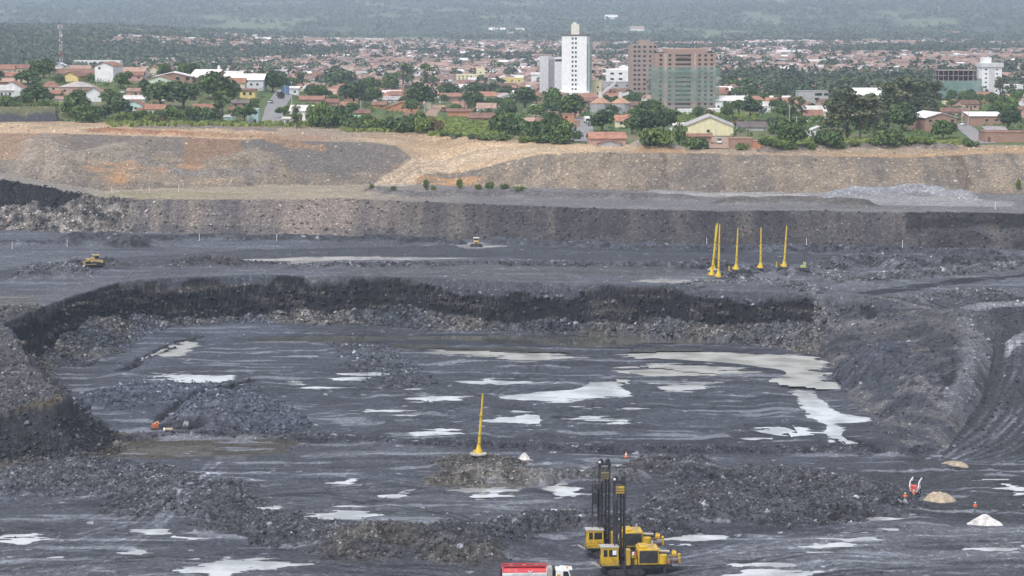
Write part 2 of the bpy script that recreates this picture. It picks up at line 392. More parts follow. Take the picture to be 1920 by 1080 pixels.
def layout(X, Y):
    """base ground height without small relief; also masks"""
    u = X / Y
    yf2 = np.interp(u, L_FOOT2[0], L_FOOT2[1]); zf2 = np.interp(u, L_FOOT2[0], L_FOOT2[2])
    yt2 = np.interp(u, L_TOP2[0], L_TOP2[1]); zt2 = np.interp(u, L_TOP2[0], L_TOP2[2])
    yf1 = np.interp(u, L_FOOT1[0], L_FOOT1[1]); zf1 = np.interp(u, L_FOOT1[0], L_FOOT1[2])
    yt1 = np.interp(u, L_TOP1[0], L_TOP1[1]); zt1 = np.interp(u, L_TOP1[0], L_TOP1[2])
    yu = np.interp(u, L_UP[0], L_UP[1]); zu = np.interp(u, L_UP[0], L_UP[2])
    wob = 2.2 * fbm(X / 14, Y / 14, 3, 3)
    Yw = Y + wob * (1 - sstep(860, 900, Y))
    yf1 = np.maximum(yf1, yt2 + 4); yt1 = np.maximum(yt1, yf1 + 6); yu = np.maximum(yu, yt1 + 12)
    zb = bench_z(X, Y)
    b = np.where(Yw < yf2 - 60, zb, zb + (zf2 - zb) * sstep(0, 1, (Yw - yf2 + 60) / 60))
    def seg(z, y0, z0, y1, z1): return np.where((Yw >= y0) & (Yw < y1), z0 + (z1 - z0) * (Yw - y0) / (y1 - y0), z)
    z = b
    z = seg(z, yf2, zf2, yt2, zt2)
    z = seg(z, yt2, zt2, yf1, zf1)
    z = seg(z, yf1, zf1, yt1, zt1)
    z = seg(z, yt1, zt1, yu, zu)
    tz = town_z(X, Y)
    bl = sstep(0, 60, Y - yu)
    z = np.where(Yw >= yu, zu + (tz - zu) * bl, z)
    M = dict(f2=((Yw >= yf2) & (Yw < yt2)), b1=((Yw >= yt2) & (Yw < yf1)), f1=((Yw >= yf1) & (Yw < yt1)), up=((Yw >= yt1) & (Yw < yu)), town=(Yw >= yu),
             t2=np.clip((Yw - yf2) / (yt2 - yf2), 0, 1), t1=np.clip((Yw - yf1) / (yt1 - yf1), 0, 1), tu=np.clip((Yw - yt1) / (yu - yt1), 0, 1), tb=Yw - yf2, tt=Y - yu)
    # grassed spoil bench at the left of the rim
    gb = (1 - sstep(-0.2035, -0.2015, u)) * sstep(0, 7, Y - (yu + 3)) * (1 - sstep(50, 75, Y - yu))
    z = z + 6.3 * gb
    M['gb'] = gb; M['gbf'] = (1 - sstep(-0.2030, -0.2010, u)) * (Y - yu > 0) * (1 - sstep(7.5, 9, Y - (yu + 3)))
    # inner pit
    ins = inside(X, Y, PIT_CLOSED)
    near = (Y < 720)
    dist = np.full(X.shape, 1e3); dist[near] = polydist(X[near], Y[near], PIT)
    dist = dist + np.where(near, 2.6 * fbm(X / 15, Y / 15, 4, 2) + 1.1 * fbm(X / 4.5, Y / 4.5, 5, 3), 0)
    along = X * 0.7 + Y * 0.5
    zfl = np.interp(Y, [440, 460, 500, 600, 640], [0, 0, 0.3, 1.5, 2])
    zfb = np.clip(4.6 + 5.6 * fbm(along / 15, X * 0 + 3.3, 6, 3), 2.6, 11.0)
    zfb = np.where(Y < 500, np.minimum(zfb, 3.5), zfb)
    wf = 4.2
    tf = np.clip(dist / wf, 0, 1); ph = 8 * math.pi * tf + 5 * fbm(along / 14, tf * 0 + 2.1, 13, 3)
    face = zb + (zfb - zb) * np.clip(tf + 0.038 * (np.sin(ph)) * (tf > 0.04) * (tf < 0.96), 0, 1)
    talus = zfb - (dist - wf) / (2.1 + 0.8 * fbm(along / 30, Y * 0 + 1.7, 8, 2))
    pit = np.where(dist < wf, face, np.maximum(talus, zfl))
    pit = np.where((dist > wf) & (talus < zfl + 1.5), zfl + np.maximum(0, (talus - zfl + 1.5)) ** 2 / 6.0, pit)
    # right-hand slope and ramp
    xf = np.interp(Y, RY, RXF); xc = np.interp(Y, RY, RXC); zc = np.interp(Y, RY, RZC); xr = np.interp(Y, RY, RXR); zr = np.interp(Y, RY, RZR)
    Xw = X + 2.5 * fbm(X / 12, Y / 12, 9, 3)
    s = np.clip((Xw - xf) / (xc - xf), 0, 1)
    rs = np.where(Xw < xc, zfl + (np.maximum(zc, zfl) - zfl) * (s ** 0.85), np.where(X < xr, zc + (zr - zc) * sstep(0, 1, (Xw - xc) / np.maximum(xr - xc, 1)), zr))
    covered = (Xw > xf) & (rs > pit + 0.2 + 1.2 * fbm(X / 3.0, Y / 3.0, 12, 3))
    pit = np.maximum(pit, np.where(Xw > xf, rs, -50))
    M['rs'] = ins & (Xw > xf) & (rs > zfl + 0.3); M['rst'] = s; M['ramp'] = ins & (X > xr - 1.0) & (Y > 448)
    M['ins'] = ins; M['dist'] = dist; M['face'] = ins & (dist < wf + 0.3) & ~covered & (X < 96); M['talus'] = ins & (dist >= wf) & (talus > zfl - 1.0) & ~M['rs']
    z = np.where(ins, pit, z)
    for pts, w_, h_, col, ro in FEATURES:
        xs = [p[0] for p in pts]; ys = [p[1] for p in pts]; r = 3 * abs(w_) + 3
        m = (X > min(xs) - r) & (X < max(xs) + r) & (Y > min(ys) - r) & (Y < max(ys) + r)
        if not m.any(): continue
        d = polydist(X[m], Y[m], pts) + 0.25 * w_ * fbm(X[m] / (1.2 * w_), Y[m] / (1.2 * w_), 21, 3)
        z[m] = z[m] + h_ * np.exp(-(d / w_) ** 2) * (1 + 0.35 * fbm(X[m] / (2 * w_), Y[m] / (2 * w_), 22, 2))
    return z, M

def ground_at(px, py, lo=300.0, hi=13000.0):
    """first hit of the view ray with the laid-out ground"""
    v = (py - 540.0) / F; dx = (px - 960.0) / F; dy = CT - v * ST; dz = -ST - v * CT
    Y = np.concatenate([np.arange(lo, 1600, 1.0), np.geomspace(1600, hi, 900)])
    Y = Y[Y >= lo]
    X = dx / dy * Y; Z = CAMZ + dz / dy * Y
    g, _ = layout(X, Y)
    below = np.nonzero(Z <= g)[0]
    i = below[0] if len(below) else len(Y) - 1
    if i > 0:
        a = Z[i - 1] - g[i - 1]; b_ = g[i] - Z[i]; t = a / (a + b_ + 1e-9)
        y = Y[i - 1] + t * (Y[i] - Y[i - 1])
    else: y = Y[0]
    x = dx / dy * y
    return x, y, float(layout(np.array([x]), np.array([y]))[0][0])

# ------------------------------------------------------------------ puddles: traced outlines (photograph rows) on known levels
PUD = [
 (1.55, [(470, 634), (700, 627), (900, 629), (1080, 633), (1250, 633), (1430, 641), (1300, 651), (1100, 656), (900, 650), (700, 646), (520, 641)]),
 (1.3, [(735, 648), (850, 650), (960, 656), (1050, 663), (1080, 672), (1000, 680), (930, 672), (860, 668), (800, 662)]),
 (1.2, [(1165, 667), (1240, 655), (1330, 660), (1420, 664), (1500, 665), (1556, 680), (1520, 690), (1566, 702), (1545, 722), (1500, 716), (1440, 702), (1380, 696), (1300, 690), (1220, 680)]),
 (1.0, [(1165, 692), (1250, 686), (1340, 692), (1400, 700), (1310, 708), (1200, 712)]),
 (0.72, [(935, 742), (1000, 726), (1080, 717), (1160, 718), (1235, 736), (1180, 747), (1100, 752), (1040, 758), (970, 752)]),
 (0.82, [(840, 715), (920, 708), (1020, 719), (930, 724)]),
 (0.45, [(915, 788), (970, 770), (1030, 775), (1068, 790), (1000, 799), (940, 797)]),
 (0.52, [(1090, 772), (1188, 767), (1185, 775), (1105, 778)]), (0.45, [(1098, 788), (1160, 783), (1158, 791), (1105, 793)]),
 (0.6, [(1475, 722), (1512, 726), (1534, 752), (1562, 772), (1625, 784), (1620, 791), (1566, 795), (1578, 815), (1558, 829), (1536, 820), (1545, 802), (1524, 782), (1505, 752)]),
 (0.85, [(535, 719), (620, 713), (690, 726), (620, 733), (560, 728)]), (0.95, [(625, 706), (700, 699), (725, 706), (650, 713)]),
 (0.95, [(275, 706), (350, 700), (440, 705), (425, 716), (340, 720)]), (1.1, [(300, 669), (352, 641), (370, 643), (336, 668)]),
 (0.3, [(1415, 822), (1452, 815), (1448, 806), (1458, 800), (1464, 818)]),
 (0.35, [(780, 810), (845, 805), (845, 813), (790, 817)]), (0.75, [(725, 731), (795, 726), (785, 737)]), (0.5, [(690, 770), (760, 772), (750, 779)]),
 (0.9, [(1250, 722), (1330, 720), (1320, 730), (1260, 730)]), (0.7, [(770, 745), (850, 742), (845, 752), (780, 752)]),
 (0, [(1000, 876), (1085, 871), (1080, 887), (1020, 890)]), (0, [(1015, 916), (1045, 909), (1075, 926), (1040, 935)]),
 (0, [(930, 966), (1000, 960), (1060, 962), (1088, 976), (1050, 985), (1010, 977), (960, 972)]), (0, [(850, 983), (900, 979), (952, 989), (900, 997), (862, 991)]),
 (0, [(675, 945), (740, 943), (785, 954), (835, 958), (760, 961), (710, 953)]), (0, [(720, 926), (760, 918), (778, 928), (740, 935)]), (0, [(560, 945), (600, 942), (596, 951)]),
 (0, [(265, 1006), (310, 996), (368, 1009), (330, 1016), (280, 1014)]), (0, [(105, 1041), (170, 1028), (240, 1048), (190, 1054), (130, 1050)]), (0, [(236, 1039), (268, 1035), (260, 1046)]),
 (0, [(-40, 999), (60, 988), (115, 989), (40, 1004)]), (0, [(-30, 1018), (60, 1008), (90, 1012), (20, 1026)]), (0, [(1585, 976), (1640, 969), (1655, 981), (1600, 987)]),
 (0, [(1470, 1037), (1560, 1020), (1665, 1003), (1600, 1020), (1510, 1038)]), (0, [(1360, 1072), (1450, 1060), (1540, 1075), (1500, 1100), (1380, 1100)]), (0, [(1180, 1040), (1260, 1022), (1330, 1012), (1280, 1030)]),
 (0, [(1850, 1030), (1930, 1020), (1930, 1030)]), (0, [(1870, 905), (1930, 918), (1930, 930), (1890, 922)]), (0, [(490, 955), (560, 956), (545, 967), (515, 963)]), (0, [(620, 905), (660, 902), (655, 911)]),
 (15.45, [(440, 488.5), (560, 485), (700, 484), (900, 485.2), (780, 487.5), (640, 488), (556, 494), (540, 491.5)]), (15.75, [(858, 460), (900, 457), (945, 463), (880, 467)]),
 (26.9, [(1260, 365), (1340, 363), (1480, 366), (1560, 373), (1400, 374)]), (11.2, [(18, 694), (46, 691), (48, 697), (25, 700)]), (14.9, [(1180, 528), (1260, 526), (1340, 529), (1260, 532)]), (15.1, [(1690, 507), (1730, 518), (1800, 519), (1720, 514)]),
 (0, [(1110, 880), (1170, 876), (1215, 880), (1150, 886)]), (0, [(380, 1062), (470, 1056), (520, 1066), (430, 1072)]),
 (0, [(880, 930), (925, 926), (930, 936), (890, 940)]), (0, [(1385, 884), (1440, 900), (1432, 908), (1395, 896)]), (0, [(610, 966), (650, 963), (660, 972), (625, 975)])]
PUDW = [(z, [unproj(p[0], p[1], z)[:2] for p in pts]) for z, pts in PUD]

TRACKS = [   # tyre tracks: photograph rows, level, half spacing, strength (+ lighter, - darker)
 ([(-60, 1046), (120, 1020), (240, 985), (330, 935), (385, 885), (402, 866)], 0, 1.1, 0.8), ([(-60, 1060), (150, 1040), (270, 1000), (350, 945), (400, 890)], 0, 1.2, 0.7), ([(-60, 1010), (140, 985), (260, 950), (340, 915)], 0, 1.0, -0.5), ([(150, 1080), (260, 1020), (330, 960), (420, 880)], 0, 1.0, 0.6),
 ([(-60, 1072), (300, 1052), (560, 1062), (760, 1078), (900, 1092)], 0, 1.1, -0.6), ([(-60, 1085), (300, 1066), (600, 1082)], 0, 1.1, 0.5), ([(250, 1045), (480, 1040), (700, 1060), (900, 1075)], 0, 0.9, -0.5),
 ([(1240, 1062), (1500, 1020), (1700, 1000), (1990, 992)], 0, 1.1, 0.6), ([(1260, 1080), (1500, 1045), (1750, 1020), (1990, 1012)], 0, 1.1, -0.5), ([(1300, 1095), (1600, 1052), (1990, 1035)], 0, 1.2, 0.5), ([(1280, 1048), (1450, 1008), (1640, 985)], 0, 0.9, 0.7), ([(1500, 1090), (1700, 1068), (1990, 1060)], 0, 1.1, -0.5),
 ([(430, 905), (650, 895), (900, 925), (1080, 950)], 0, 1.0, 0.5), ([(440, 925), (620, 935), (800, 960), (900, 985)], 0, 1.0, -0.55), ([(620, 960), (760, 945), (950, 940), (1090, 925)], 0, 0.9, 0.5), ([(460, 945), (560, 930), (720, 915), (860, 915)], 0, 1.0, -0.5),
 ([(560, 858), (700, 848), (850, 852), (1100, 880), (1290, 868)], 0, 1.0, 0.5), ([(500, 812), (760, 790), (920, 745), (1000, 700), (1010, 670)], 0.5, 1.1, -0.4), ([(560, 780), (760, 765), (960, 740), (1200, 700)], 0.6, 1.1, 0.5), ([(600, 700), (800, 715), (1000, 770), (1200, 800), (1500, 810)], 0.6, 1.1, -0.4),
 ([(480, 665), (700, 680), (900, 695), (1150, 730), (1400, 770)], 0.9, 1.1, 0.5), ([(500, 740), (700, 745), (840, 760), (980, 800)], 0.6, 1.0, 0.45), ([(1030, 800), (1180, 780), (1330, 760), (1480, 745)], 0.5, 1.0, -0.4), ([(1010, 690), (1150, 700), (1300, 722), (1450, 728)], 1.0, 1.0, 0.4),
 ([(1768, 852), (1835, 806), (1872, 752), (1893, 690), (1905, 640)], 'g', 0.9, 1.3), ([(1782, 856), (1850, 818), (1890, 765), (1912, 700), (1922, 650)], 'g', 0.9, 1.2), ([(1800, 860), (1870, 830), (1912, 785), (1945, 720)], 'g', 0.9, 1.3), ([(1820, 864), (1890, 845), (1945, 810)], 'g', 0.9, 1.1), ([(1850, 868), (1960, 845)], 'g', 0.9, 1.0), ([(1770, 862), (1840, 835), (1900, 780)], 'g', 0.6, 0.8),
 ([(-60, 520), (150, 492), (400, 476), (800, 468), (1300, 478), (1960, 488)], 15.6, 1.6, 0.5), ([(-60, 512), (160, 487), (420, 471), (800, 465), (1300, 474), (1960, 484)], 15.6, 1.4, -0.35), ([(-60, 530), (170, 500), (420, 481), (800, 474)], 15.6, 1.4, 0.45), ([(1230, 525), (1400, 518), (1600, 512), (1760, 505)], 15.2, 1.3, 0.5), ([(1000, 388), (1300, 388), (1600, 393), (1940, 395)], 26.5, 1.2, 0.35),
 ([(1100, 279), (960, 274), (850, 285), (780, 305), (730, 330), (690, 345)], 'g', 1.6, 0.3), ([(1050, 276), (900, 284), (820, 300), (760, 325), (735, 345)], 'g', 1.6, -0.35), ([(1000, 280), (880, 294), (800, 318), (770, 340)], 'g', 1.4, 0.25)]
TRACKW = [([(ground_at(*p)[:2] if lv == 'g' else unproj(p[0], p[1], lv)[:2]) for p in pts], sp, st) for pts, lv, sp, st in TRACKS]

def apply_puddles(X, Y, z):
    wet = np.zeros(X.shape)
    for ip, (zw, pts) in enumerate(PUDW):
        xs = [p[0] for p in pts]; ys = [p[1] for p in pts]
        amp = {9: 0.3, 13: 0.3}.get(ip, 0.45 if zw > 10 else 1.0)
        m = (X > min(xs) - 14) & (X < max(xs) + 14) & (Y > min(ys) - 14) & (Y < max(ys) + 14)
        if not m.any(): continue
        x = X[m]; y = Y[m]
        d = sdpoly(x, y, pts)
        rag = (1.9 if zw == 0 else (1.6 if zw > 10 else 0.7)) * (0.4 if amp < 0.4 else 1) + amp * 8.5 * fbm(x / 13, y / 2.6, 31, 5) + amp * 3.6 * fbm(x / 2.8, y / 1.0, 33, 3)
        target = zw + np.clip(0.08 * (d + rag), -0.28, 0.6)
        k = (1 - sstep(6.0, 13.0, d)) * (1 - sstep(0.9, 2.2, np.abs(z[m] - zw)))
        z[m] = z[m] * (1 - k) + target * k
        wet[m] = np.maximum(wet[m], k * (1 - sstep(-1.0, 5.0, d + rag)))
    return z, wet
# ------------------------------------------------------------------ ground sheets
def lerp3(a, b, t):
    a = np.asarray(a, float); b = np.asarray(b, float)
    if a.ndim == 1: a = a[None, :]
    if b.ndim == 1: b = b[None, :]
    return a + (b - a) * np.asarray(t)[:, None]

PATCH = [   # (level, outline in photograph rows, soil colour, strength, ragged edge in metres)
 (0, [(-60, 868), (60, 845), (230, 815), (420, 806), (560, 822), (540, 850), (330, 862), (200, 868), (60, 880), (-60, 890)], BRN, 0.85, 5),
 (0, [(-60, 880), (40, 858), (130, 850), (60, 868), (-60, 892)], (0.2, 0.18, 0.14), 0.7, 2),
 (0, [(150, 838), (240, 832), (235, 838), (160, 845)], (0.2, 0.19, 0.16), 0.7, 1), (0, [(250, 838), (400, 836), (330, 855), (240, 850)], (0.17, 0.155, 0.12), 0.6, 3), (0, [(320, 850), (395, 848), (390, 855), (330, 858)], (0.2, 0.19, 0.17), 0.6, 1),
 (0, [(400, 855), (470, 852), (460, 863), (400, 862)], (0.19, 0.185, 0.18), 0.6, 1.5),
 (0, [(560, 850), (760, 835), (900, 848), (860, 862), (640, 868)], (0.16, 0.165, 0.175), 0.6, 5),
 (0, [(990, 872), (1150, 866), (1290, 872), (1260, 886), (1040, 894)], (0.17, 0.175, 0.185), 0.6, 4),
 (0, [(420, 935), (640, 915), (900, 925), (1090, 940), (1090, 975), (860, 1000), (700, 985), (560, 975), (470, 960)], (0.135, 0.138, 0.148), 0.7, 7),
 (0, [(-60, 960), (200, 930), (300, 985), (240, 1020), (420, 1050), (900, 1070), (900, 1140), (-60, 1140)], (0.105, 0.108, 0.118), 0.75, 6),
 (0, [(250, 1000), (300, 985), (420, 900), (385, 870), (400, 868), (440, 890), (380, 940), (320, 1000), (200, 1040)], (0.13, 0.132, 0.14), 0.7, 3),
 (0, [(1280, 1040), (1500, 1010), (1700, 985), (1990, 985), (1990, 1060), (1700, 1075), (1300, 1100)], (0.17, 0.175, 0.185), 0.8, 6),  # soil colour lightened to paint in the wet sky sheen
 (0, [(1560, 885), (1700, 862), (1990, 868), (1990, 975), (1700, 975), (1560, 940)], (0.058, 0.058, 0.062), 0.8, 6),
 (0, [(1120, 1060), (1300, 1040), (1900, 1065), (1990, 1130), (1100, 1130)], (0.10, 0.105, 0.115), 0.4, 6),
 (0, [(1560, 985), (1700, 965), (1720, 975), (1600, 992)], (0.21, 0.21, 0.215), 0.6, 2),
 (0, [(830, 885), (940, 878), (1010, 895), (960, 925), (860, 918)], (0.18, 0.16, 0.125), 0.7, 4),
 (0, [(0, 1052), (300, 1050), (620, 1075), (600, 1130), (-40, 1130)], (0.115, 0.118, 0.126), 0.5, 6),
 (0.4, [(110, 780), (260, 700), (420, 740), (500, 790), (420, 815), (200, 815)], (0.085, 0.093, 0.118), 0.8, 8),
 (1.2, [(200, 700), (280, 620), (500, 605), (600, 625), (440, 640), (330, 670), (240, 705)], (0.125, 0.135, 0.165), 0.8, 6),
 (0.6, [(1560, 700), (1700, 740), (1720, 800), (1620, 770)], (0.052, 0.057, 0.072), 0.8, 6),
 (0.6, [(430, 650), (900, 690), (1500, 740), (1400, 810), (560, 800), (430, 720)], (0.082, 0.087, 0.103), 0.5, 10),
 (0.3, [(420, 800), (900, 815), (1560, 815), (1560, 842), (900, 835), (420, 822)], (0.050, 0.052, 0.062), 0.7, 4),
 ('g', [(1545, 690), (1640, 660), (1760, 640), (1780, 680), (1660, 720)], (0.16, 0.145, 0.125), 0.7, 6),
 ('g', [(1600, 620), (1800, 590), (1830, 640), (1680, 660)], (0.135, 0.128, 0.12), 0.6, 5),
 ('g', [(1615, 572), (1638, 567), (1642, 594), (1622, 600)], (0.012, 0.013, 0.016), 0.95, 2), ('g', [(1700, 618), (1740, 600), (1800, 640), (1790, 680), (1740, 660)], (0.035, 0.036, 0.042), 0.8, 4),
 ('g', [(1768, 705), (1795, 690), (1790, 720), (1770, 728)], (0.018, 0.018, 0.02), 0.9, 2), ('g', [(1640, 640), (1700, 610), (1690, 640), (1650, 660)], (0.05, 0.052, 0.06), 0.7, 3),
 ('g', [(1800, 577), (1840, 567), (1940, 564), (1940, 573), (1860, 577), (1830, 584)], (0.30, 0.305, 0.315), 0.8, 1.5),
 (14.8, [(1600, 548), (1700, 534), (1800, 527), (1940, 514), (1940, 519), (1800, 533), (1700, 545), (1640, 552)], (0.02, 0.02, 0.023), 0.92, 1.6),
 (14.8, [(1540, 522), (1680, 508), (1800, 520), (1600, 530)], (0.17, 0.175, 0.185), 0.6, 3),
 ('g', [(1885, 645), (1905, 628), (1940, 618), (1940, 632), (1905, 650), (1885, 672)], (0.32, 0.325, 0.335), 0.8, 1.2),
 (15.6, [(-60, 510), (200, 485), (480, 468), (900, 463), (1500, 478), (1940, 485), (1940, 494), (1400, 492), (900, 483), (430, 489), (230, 500), (-60, 530)], (0.066, 0.070, 0.078), 0.9, 2),
 (15.6, [(-60, 490), (150, 478), (260, 470), (240, 478), (60, 492), (-60, 505)], (0.15, 0.155, 0.17), 0.7, 3),
 (15.6, [(-60, 442), (120, 446), (110, 456), (-60, 456)], (0.13, 0.135, 0.155), 0.7, 3),
 (15.2, [(600, 505), (900, 496), (1300, 505), (1270, 520), (900, 525), (650, 512)], (0.115, 0.112, 0.105), 0.6, 4),
 (15.2, [(1200, 524), (1320, 512), (1560, 510), (1600, 522), (1300, 530)], (0.165, 0.17, 0.18), 0.7, 4),
 (14.6, [(0, 580), (120, 540), (300, 520), (480, 508), (480, 514), (300, 524), (170, 545), (60, 585)], (0.155, 0.155, 0.16), 0.7, 3),
 (14.2, [(-60, 560), (60, 555), (70, 572), (40, 588), (-60, 592)], (0.15, 0.135, 0.105), 0.8, 3),
 (26.8, [(850, 380), (1000, 376), (1300, 382), (1600, 388), (1940, 388), (1940, 398), (1600, 396), (1200, 391), (1000, 386)], (0.16, 0.163, 0.17), 0.8, 2),
 (27, [(1180, 358), (1500, 360), (1900, 378), (1900, 386), (1600, 382), (1400, 374), (1250, 366)], (0.31, 0.315, 0.33), 0.8, 3),
 (27.5, [(180, 362), (330, 352), (700, 345), (700, 366), (560, 372), (330, 372), (210, 371)], (0.33, 0.285, 0.215), 0.75, 4),
 (27.5, [(180, 366), (330, 358), (470, 362), (330, 372), (210, 371)], (0.26, 0.245, 0.15), 0.6, 3),
 (41.3, [(640, 260), (900, 263), (1150, 272), (1100, 282), (960, 276), (800, 282), (740, 270)], (0.47, 0.385, 0.29), 0.8, 4),
 ('g', [(690, 348), (735, 322), (790, 298), (880, 281), (1000, 276), (1080, 282), (960, 292), (870, 306), (800, 326), (760, 349)], (0.46, 0.40, 0.33), 0.8, 2.5),
 (40.5, [(1180, 290), (1200, 276), (1290, 280), (1290, 288)], (0.40, 0.27, 0.16), 0.7, 2), (40.5, [(1500, 292), (1600, 282), (1750, 282), (1940, 276), (1940, 290), (1700, 297)], (0.40, 0.29, 0.185), 0.7, 3),
 (43.5, [(-60, 240), (180, 246), (560, 258), (560, 262), (180, 252), (-60, 250)], (0.46, 0.36, 0.28), 0.7, 2),
]

def relief_and_soil(X, Y):
    z, M = layout(X, Y)
    u = X / Y; P = 960 + F * u
    n = len(X)
    big = fbm(X / 40, Y / 18, 50, 4); mid = fbm(X / 7, Y / 4, 51, 4); fine = fbm(X / 1.7, Y / 1.3, 52, 3)
    # ---- soil colour
    col = np.tile(np.array([0.082, 0.086, 0.099]), (n, 1)) * (1 + 0.35 * big + 0.2 * mid)[:, None]
    rough = 0.25 + 0.25 * np.clip(big + mid, 0, 1)
    bench = ~M['ins'] & ~M['f2'] & ~M['b1'] & ~M['f1'] & ~M['up'] & ~M['town']
    col[bench] = np.array([0.122, 0.126, 0.138]) * (1 + 0.3 * big + 0.25 * mid)[bench][:, None]
    # coal face
    along_ = X * 0.7 + Y * 0.5
    fc = M['face']
    str_ = fbm(X / 9 + z * 0.3, z * 1.6, 55, 4)
    coal = np.array([0.010, 0.0105, 0.0145]) * (1 + 0.8 * str_)[:, None]
    bed = fbm(X / 12, z / 0.55 + 0.06 * X, 56, 4)
    coal = coal * np.clip(1 + 0.9 * bed, 0.35, 2)[:, None]
    coal = np.where((str_ + 0.5 * bed > 0.30)[:, None], np.array([0.075, 0.068, 0.06]), coal)
    up_ = (M['dist'] < 0.55 + 2.2 * np.clip(fbm(along_ / 9, z * 0, 54, 3), -0.2, 1))
    k = fc & ~up_
    col[k] = coal[k]; rough[fc] = 0.3
    tl = M['talus']
    tmix = np.clip(0.5 + 0.9 * fbm(X / 16, Y / 9, 57, 3), 0, 1)
    tcol = lerp3((0.07, 0.076, 0.09), (0.17, 0.155, 0.13), tmix ** 2) * (1 + 0.4 * mid)[:, None]
    col[tl] = tcol[tl]; rough[tl] = 1.0
    # right slope: streaks running down the slope
    rs = M['rs']
    dn = fbm((X + 0.5 * Y) / 3.0, (Y - 0.4 * X) / 22, 58, 4)
    rcol = lerp3((0.07, 0.073, 0.083), (0.185, 0.175, 0.165), np.clip(0.40 + 1.5 * dn + 0.7 * big, 0, 1)) * (1 + 0.3 * mid)[:, None]
    xc_ = np.interp(Y, RY, RXC)
    crest = np.exp(-((X - xc_ - 2.0 - 2.0 * mid) / 3.0) ** 2) * sstep(468, 490, Y) * (1 - sstep(565, 590, Y))
    rcol = lerp3(rcol, (0.23, 0.232, 0.24), 0.75 * crest)
    gully = sstep(0.30, 0.5, fbm((X + 0.6 * Y) / 7.0, (Y - 0.6 * X) / 30, 61, 3)) * (1 - crest)
    rcol = lerp3(rcol, (0.032, 0.033, 0.038), 0.75 * gully)
    col[rs] = rcol[rs]; rough[rs] = 0.42
    rp = M['ramp']
    tr = vnoise((X - np.interp(Y, RY, RXR)) / 1.1, Y / 60, 59)
    col[rp] = (np.array([0.046, 0.048, 0.053]) * (1 + 0.9 * np.clip(tr - 0.62, 0, 1) * 1.5)[:, None])[rp]; rough[rp] = 0.08
    # second face
    f2 = M['f2']
    vs = fbm(X / 4.5, Y / 60, 60, 4)
    c2 = lerp3((0.078, 0.077, 0.084), (0.145, 0.138, 0.13), np.clip(0.42 + 0.9 * vs + 0.3 * big, 0, 1)) * (1 + 0.35 * mid)[:, None]
    tanw = np.clip(np.interp(P, [200, 300, 480, 540, 640, 690, 860, 920], [0.2, 0.4, 0.5, 1.1, 1.05, 0.5, 0.3, 0]) + 0.5 * vs - 0.25 * (M['t2'] < 0.25), 0, 1)
    c2 = lerp3(c2, (0.29, 0.245, 0.20), tanw)
    rocky = sstep(0.45, 0.1, M['t2']) * np.interp(P, [640, 700, 1000, 1400], [0.2, 0.9, 0.8, 0.2]) * (mid > -0.1)
    c2 = lerp3(c2, (0.18, 0.17, 0.155), 0.5 * rocky)
    lft = np.interp(P, [120, 200, 260, 330], [1, 0.9, 0.3, 0])
    c2l = np.where((M['t2'] > np.interp(P, [0, 100, 170], [0.45, 0.6, 1.0]) + 0.12 * mid)[:, None], np.array([0.013, 0.014, 0.018]), lerp3((0.05, 0.05, 0.052), (0.30, 0.275, 0.235), np.clip(0.5 + 1.3 * fbm(X / 3.2, z / 1.4, 62, 4), 0, 1)))
    c2 = lerp3(c2, c2l, lft)
    dk = ((P > 1700) & (P < 1960)) * np.clip(0.2 + 1.4 * fbm(X / 14, z / 3, 63, 3) + (M['t2'] > 0.55) * 0.45, 0, 1)
    c2 = lerp3(c2, (0.022, 0.021, 0.021), dk * 0.9)
    col[f2] = c2[f2]; rough[f2] = (0.24 + 0.65 * lft + 0.3 * rocky)[f2]
    # tan bench
    b1 = M['b1']
    cb = lerp3((0.31, 0.265, 0.205), (0.165, 0.165, 0.175), np.interp(P, [600, 780, 900], [0, 0.6, 1])) * (1 + 0.25 * mid + 0.2 * big)[:, None]
    cb = lerp3(cb, (0.235, 0.225, 0.21), np.interp(P, [150, 220], [0.8, 0]))
    col[b1] = cb[b1]; rough[b1] = 0.25
    # upper face
    f1 = M['f1']
    c1 = lerp3((0.15, 0.146, 0.146), (0.27, 0.24, 0.205), np.clip(0.5 + 1.2 * big + 0.9 * vs, 0, 1)) * (1 + 0.3 * mid)[:, None]
    c1 = lerp3(c1, (0.135, 0.137, 0.148), np.interp(P, [440, 470, 740, 770], [0, 0.9, 0.8, 0]) * (M['t1'] > 0.25))
    c1 = lerp3(c1, (0.235, 0.165, 0.12), ((P > 345 + 6 * mid) & (P < 452 + 14 * (1 - M['t1']) + 8 * mid)) * sstep(0.3, 0.4, M['t1']) * 0.85)
    c1 = lerp3(c1, (0.34, 0.235, 0.16), (np.abs(M['t1'] - 0.38) < 0.09 + 0.06 * mid) * ((P > 150) & (P < 440)) * np.clip(0.5 + 2 * mid, 0, 1) * 0.9)
    c1 = lerp3(c1, (0.31, 0.225, 0.165), np.interp(P, [90, 150], [0.75, 0]) * (M['t1'] > 0.3))
    c1 = lerp3(c1, (0.43, 0.27, 0.14), np.exp(-((P - 840) / 70) ** 2) * (M['t1'] < 0.55) * np.clip(0.6 + 1.5 * mid, 0, 1))
    c1 = lerp3(c1, (0.38, 0.25, 0.14), np.exp(-((P - 220) / 22) ** 2) * np.exp(-((M['t1'] - 0.2) / 0.12) ** 2))
    gl = (vnoise(X / 5.5, X * 0 + 2.2, 66) > 0.86) * (P > 1100) * (M['t1'] > 0.1) * (fine > -0.1)
    c1 = lerp3(c1, (0.10, 0.085, 0.075), gl * 0.6)
    st = worley(X / 1.3, Y / 1.0 + z, 67)
    c1 = np.where((st[1] > 0.982)[:, None] & (st[0] < 0.33)[:, None], np.array([0.55, 0.49, 0.40]), c1)
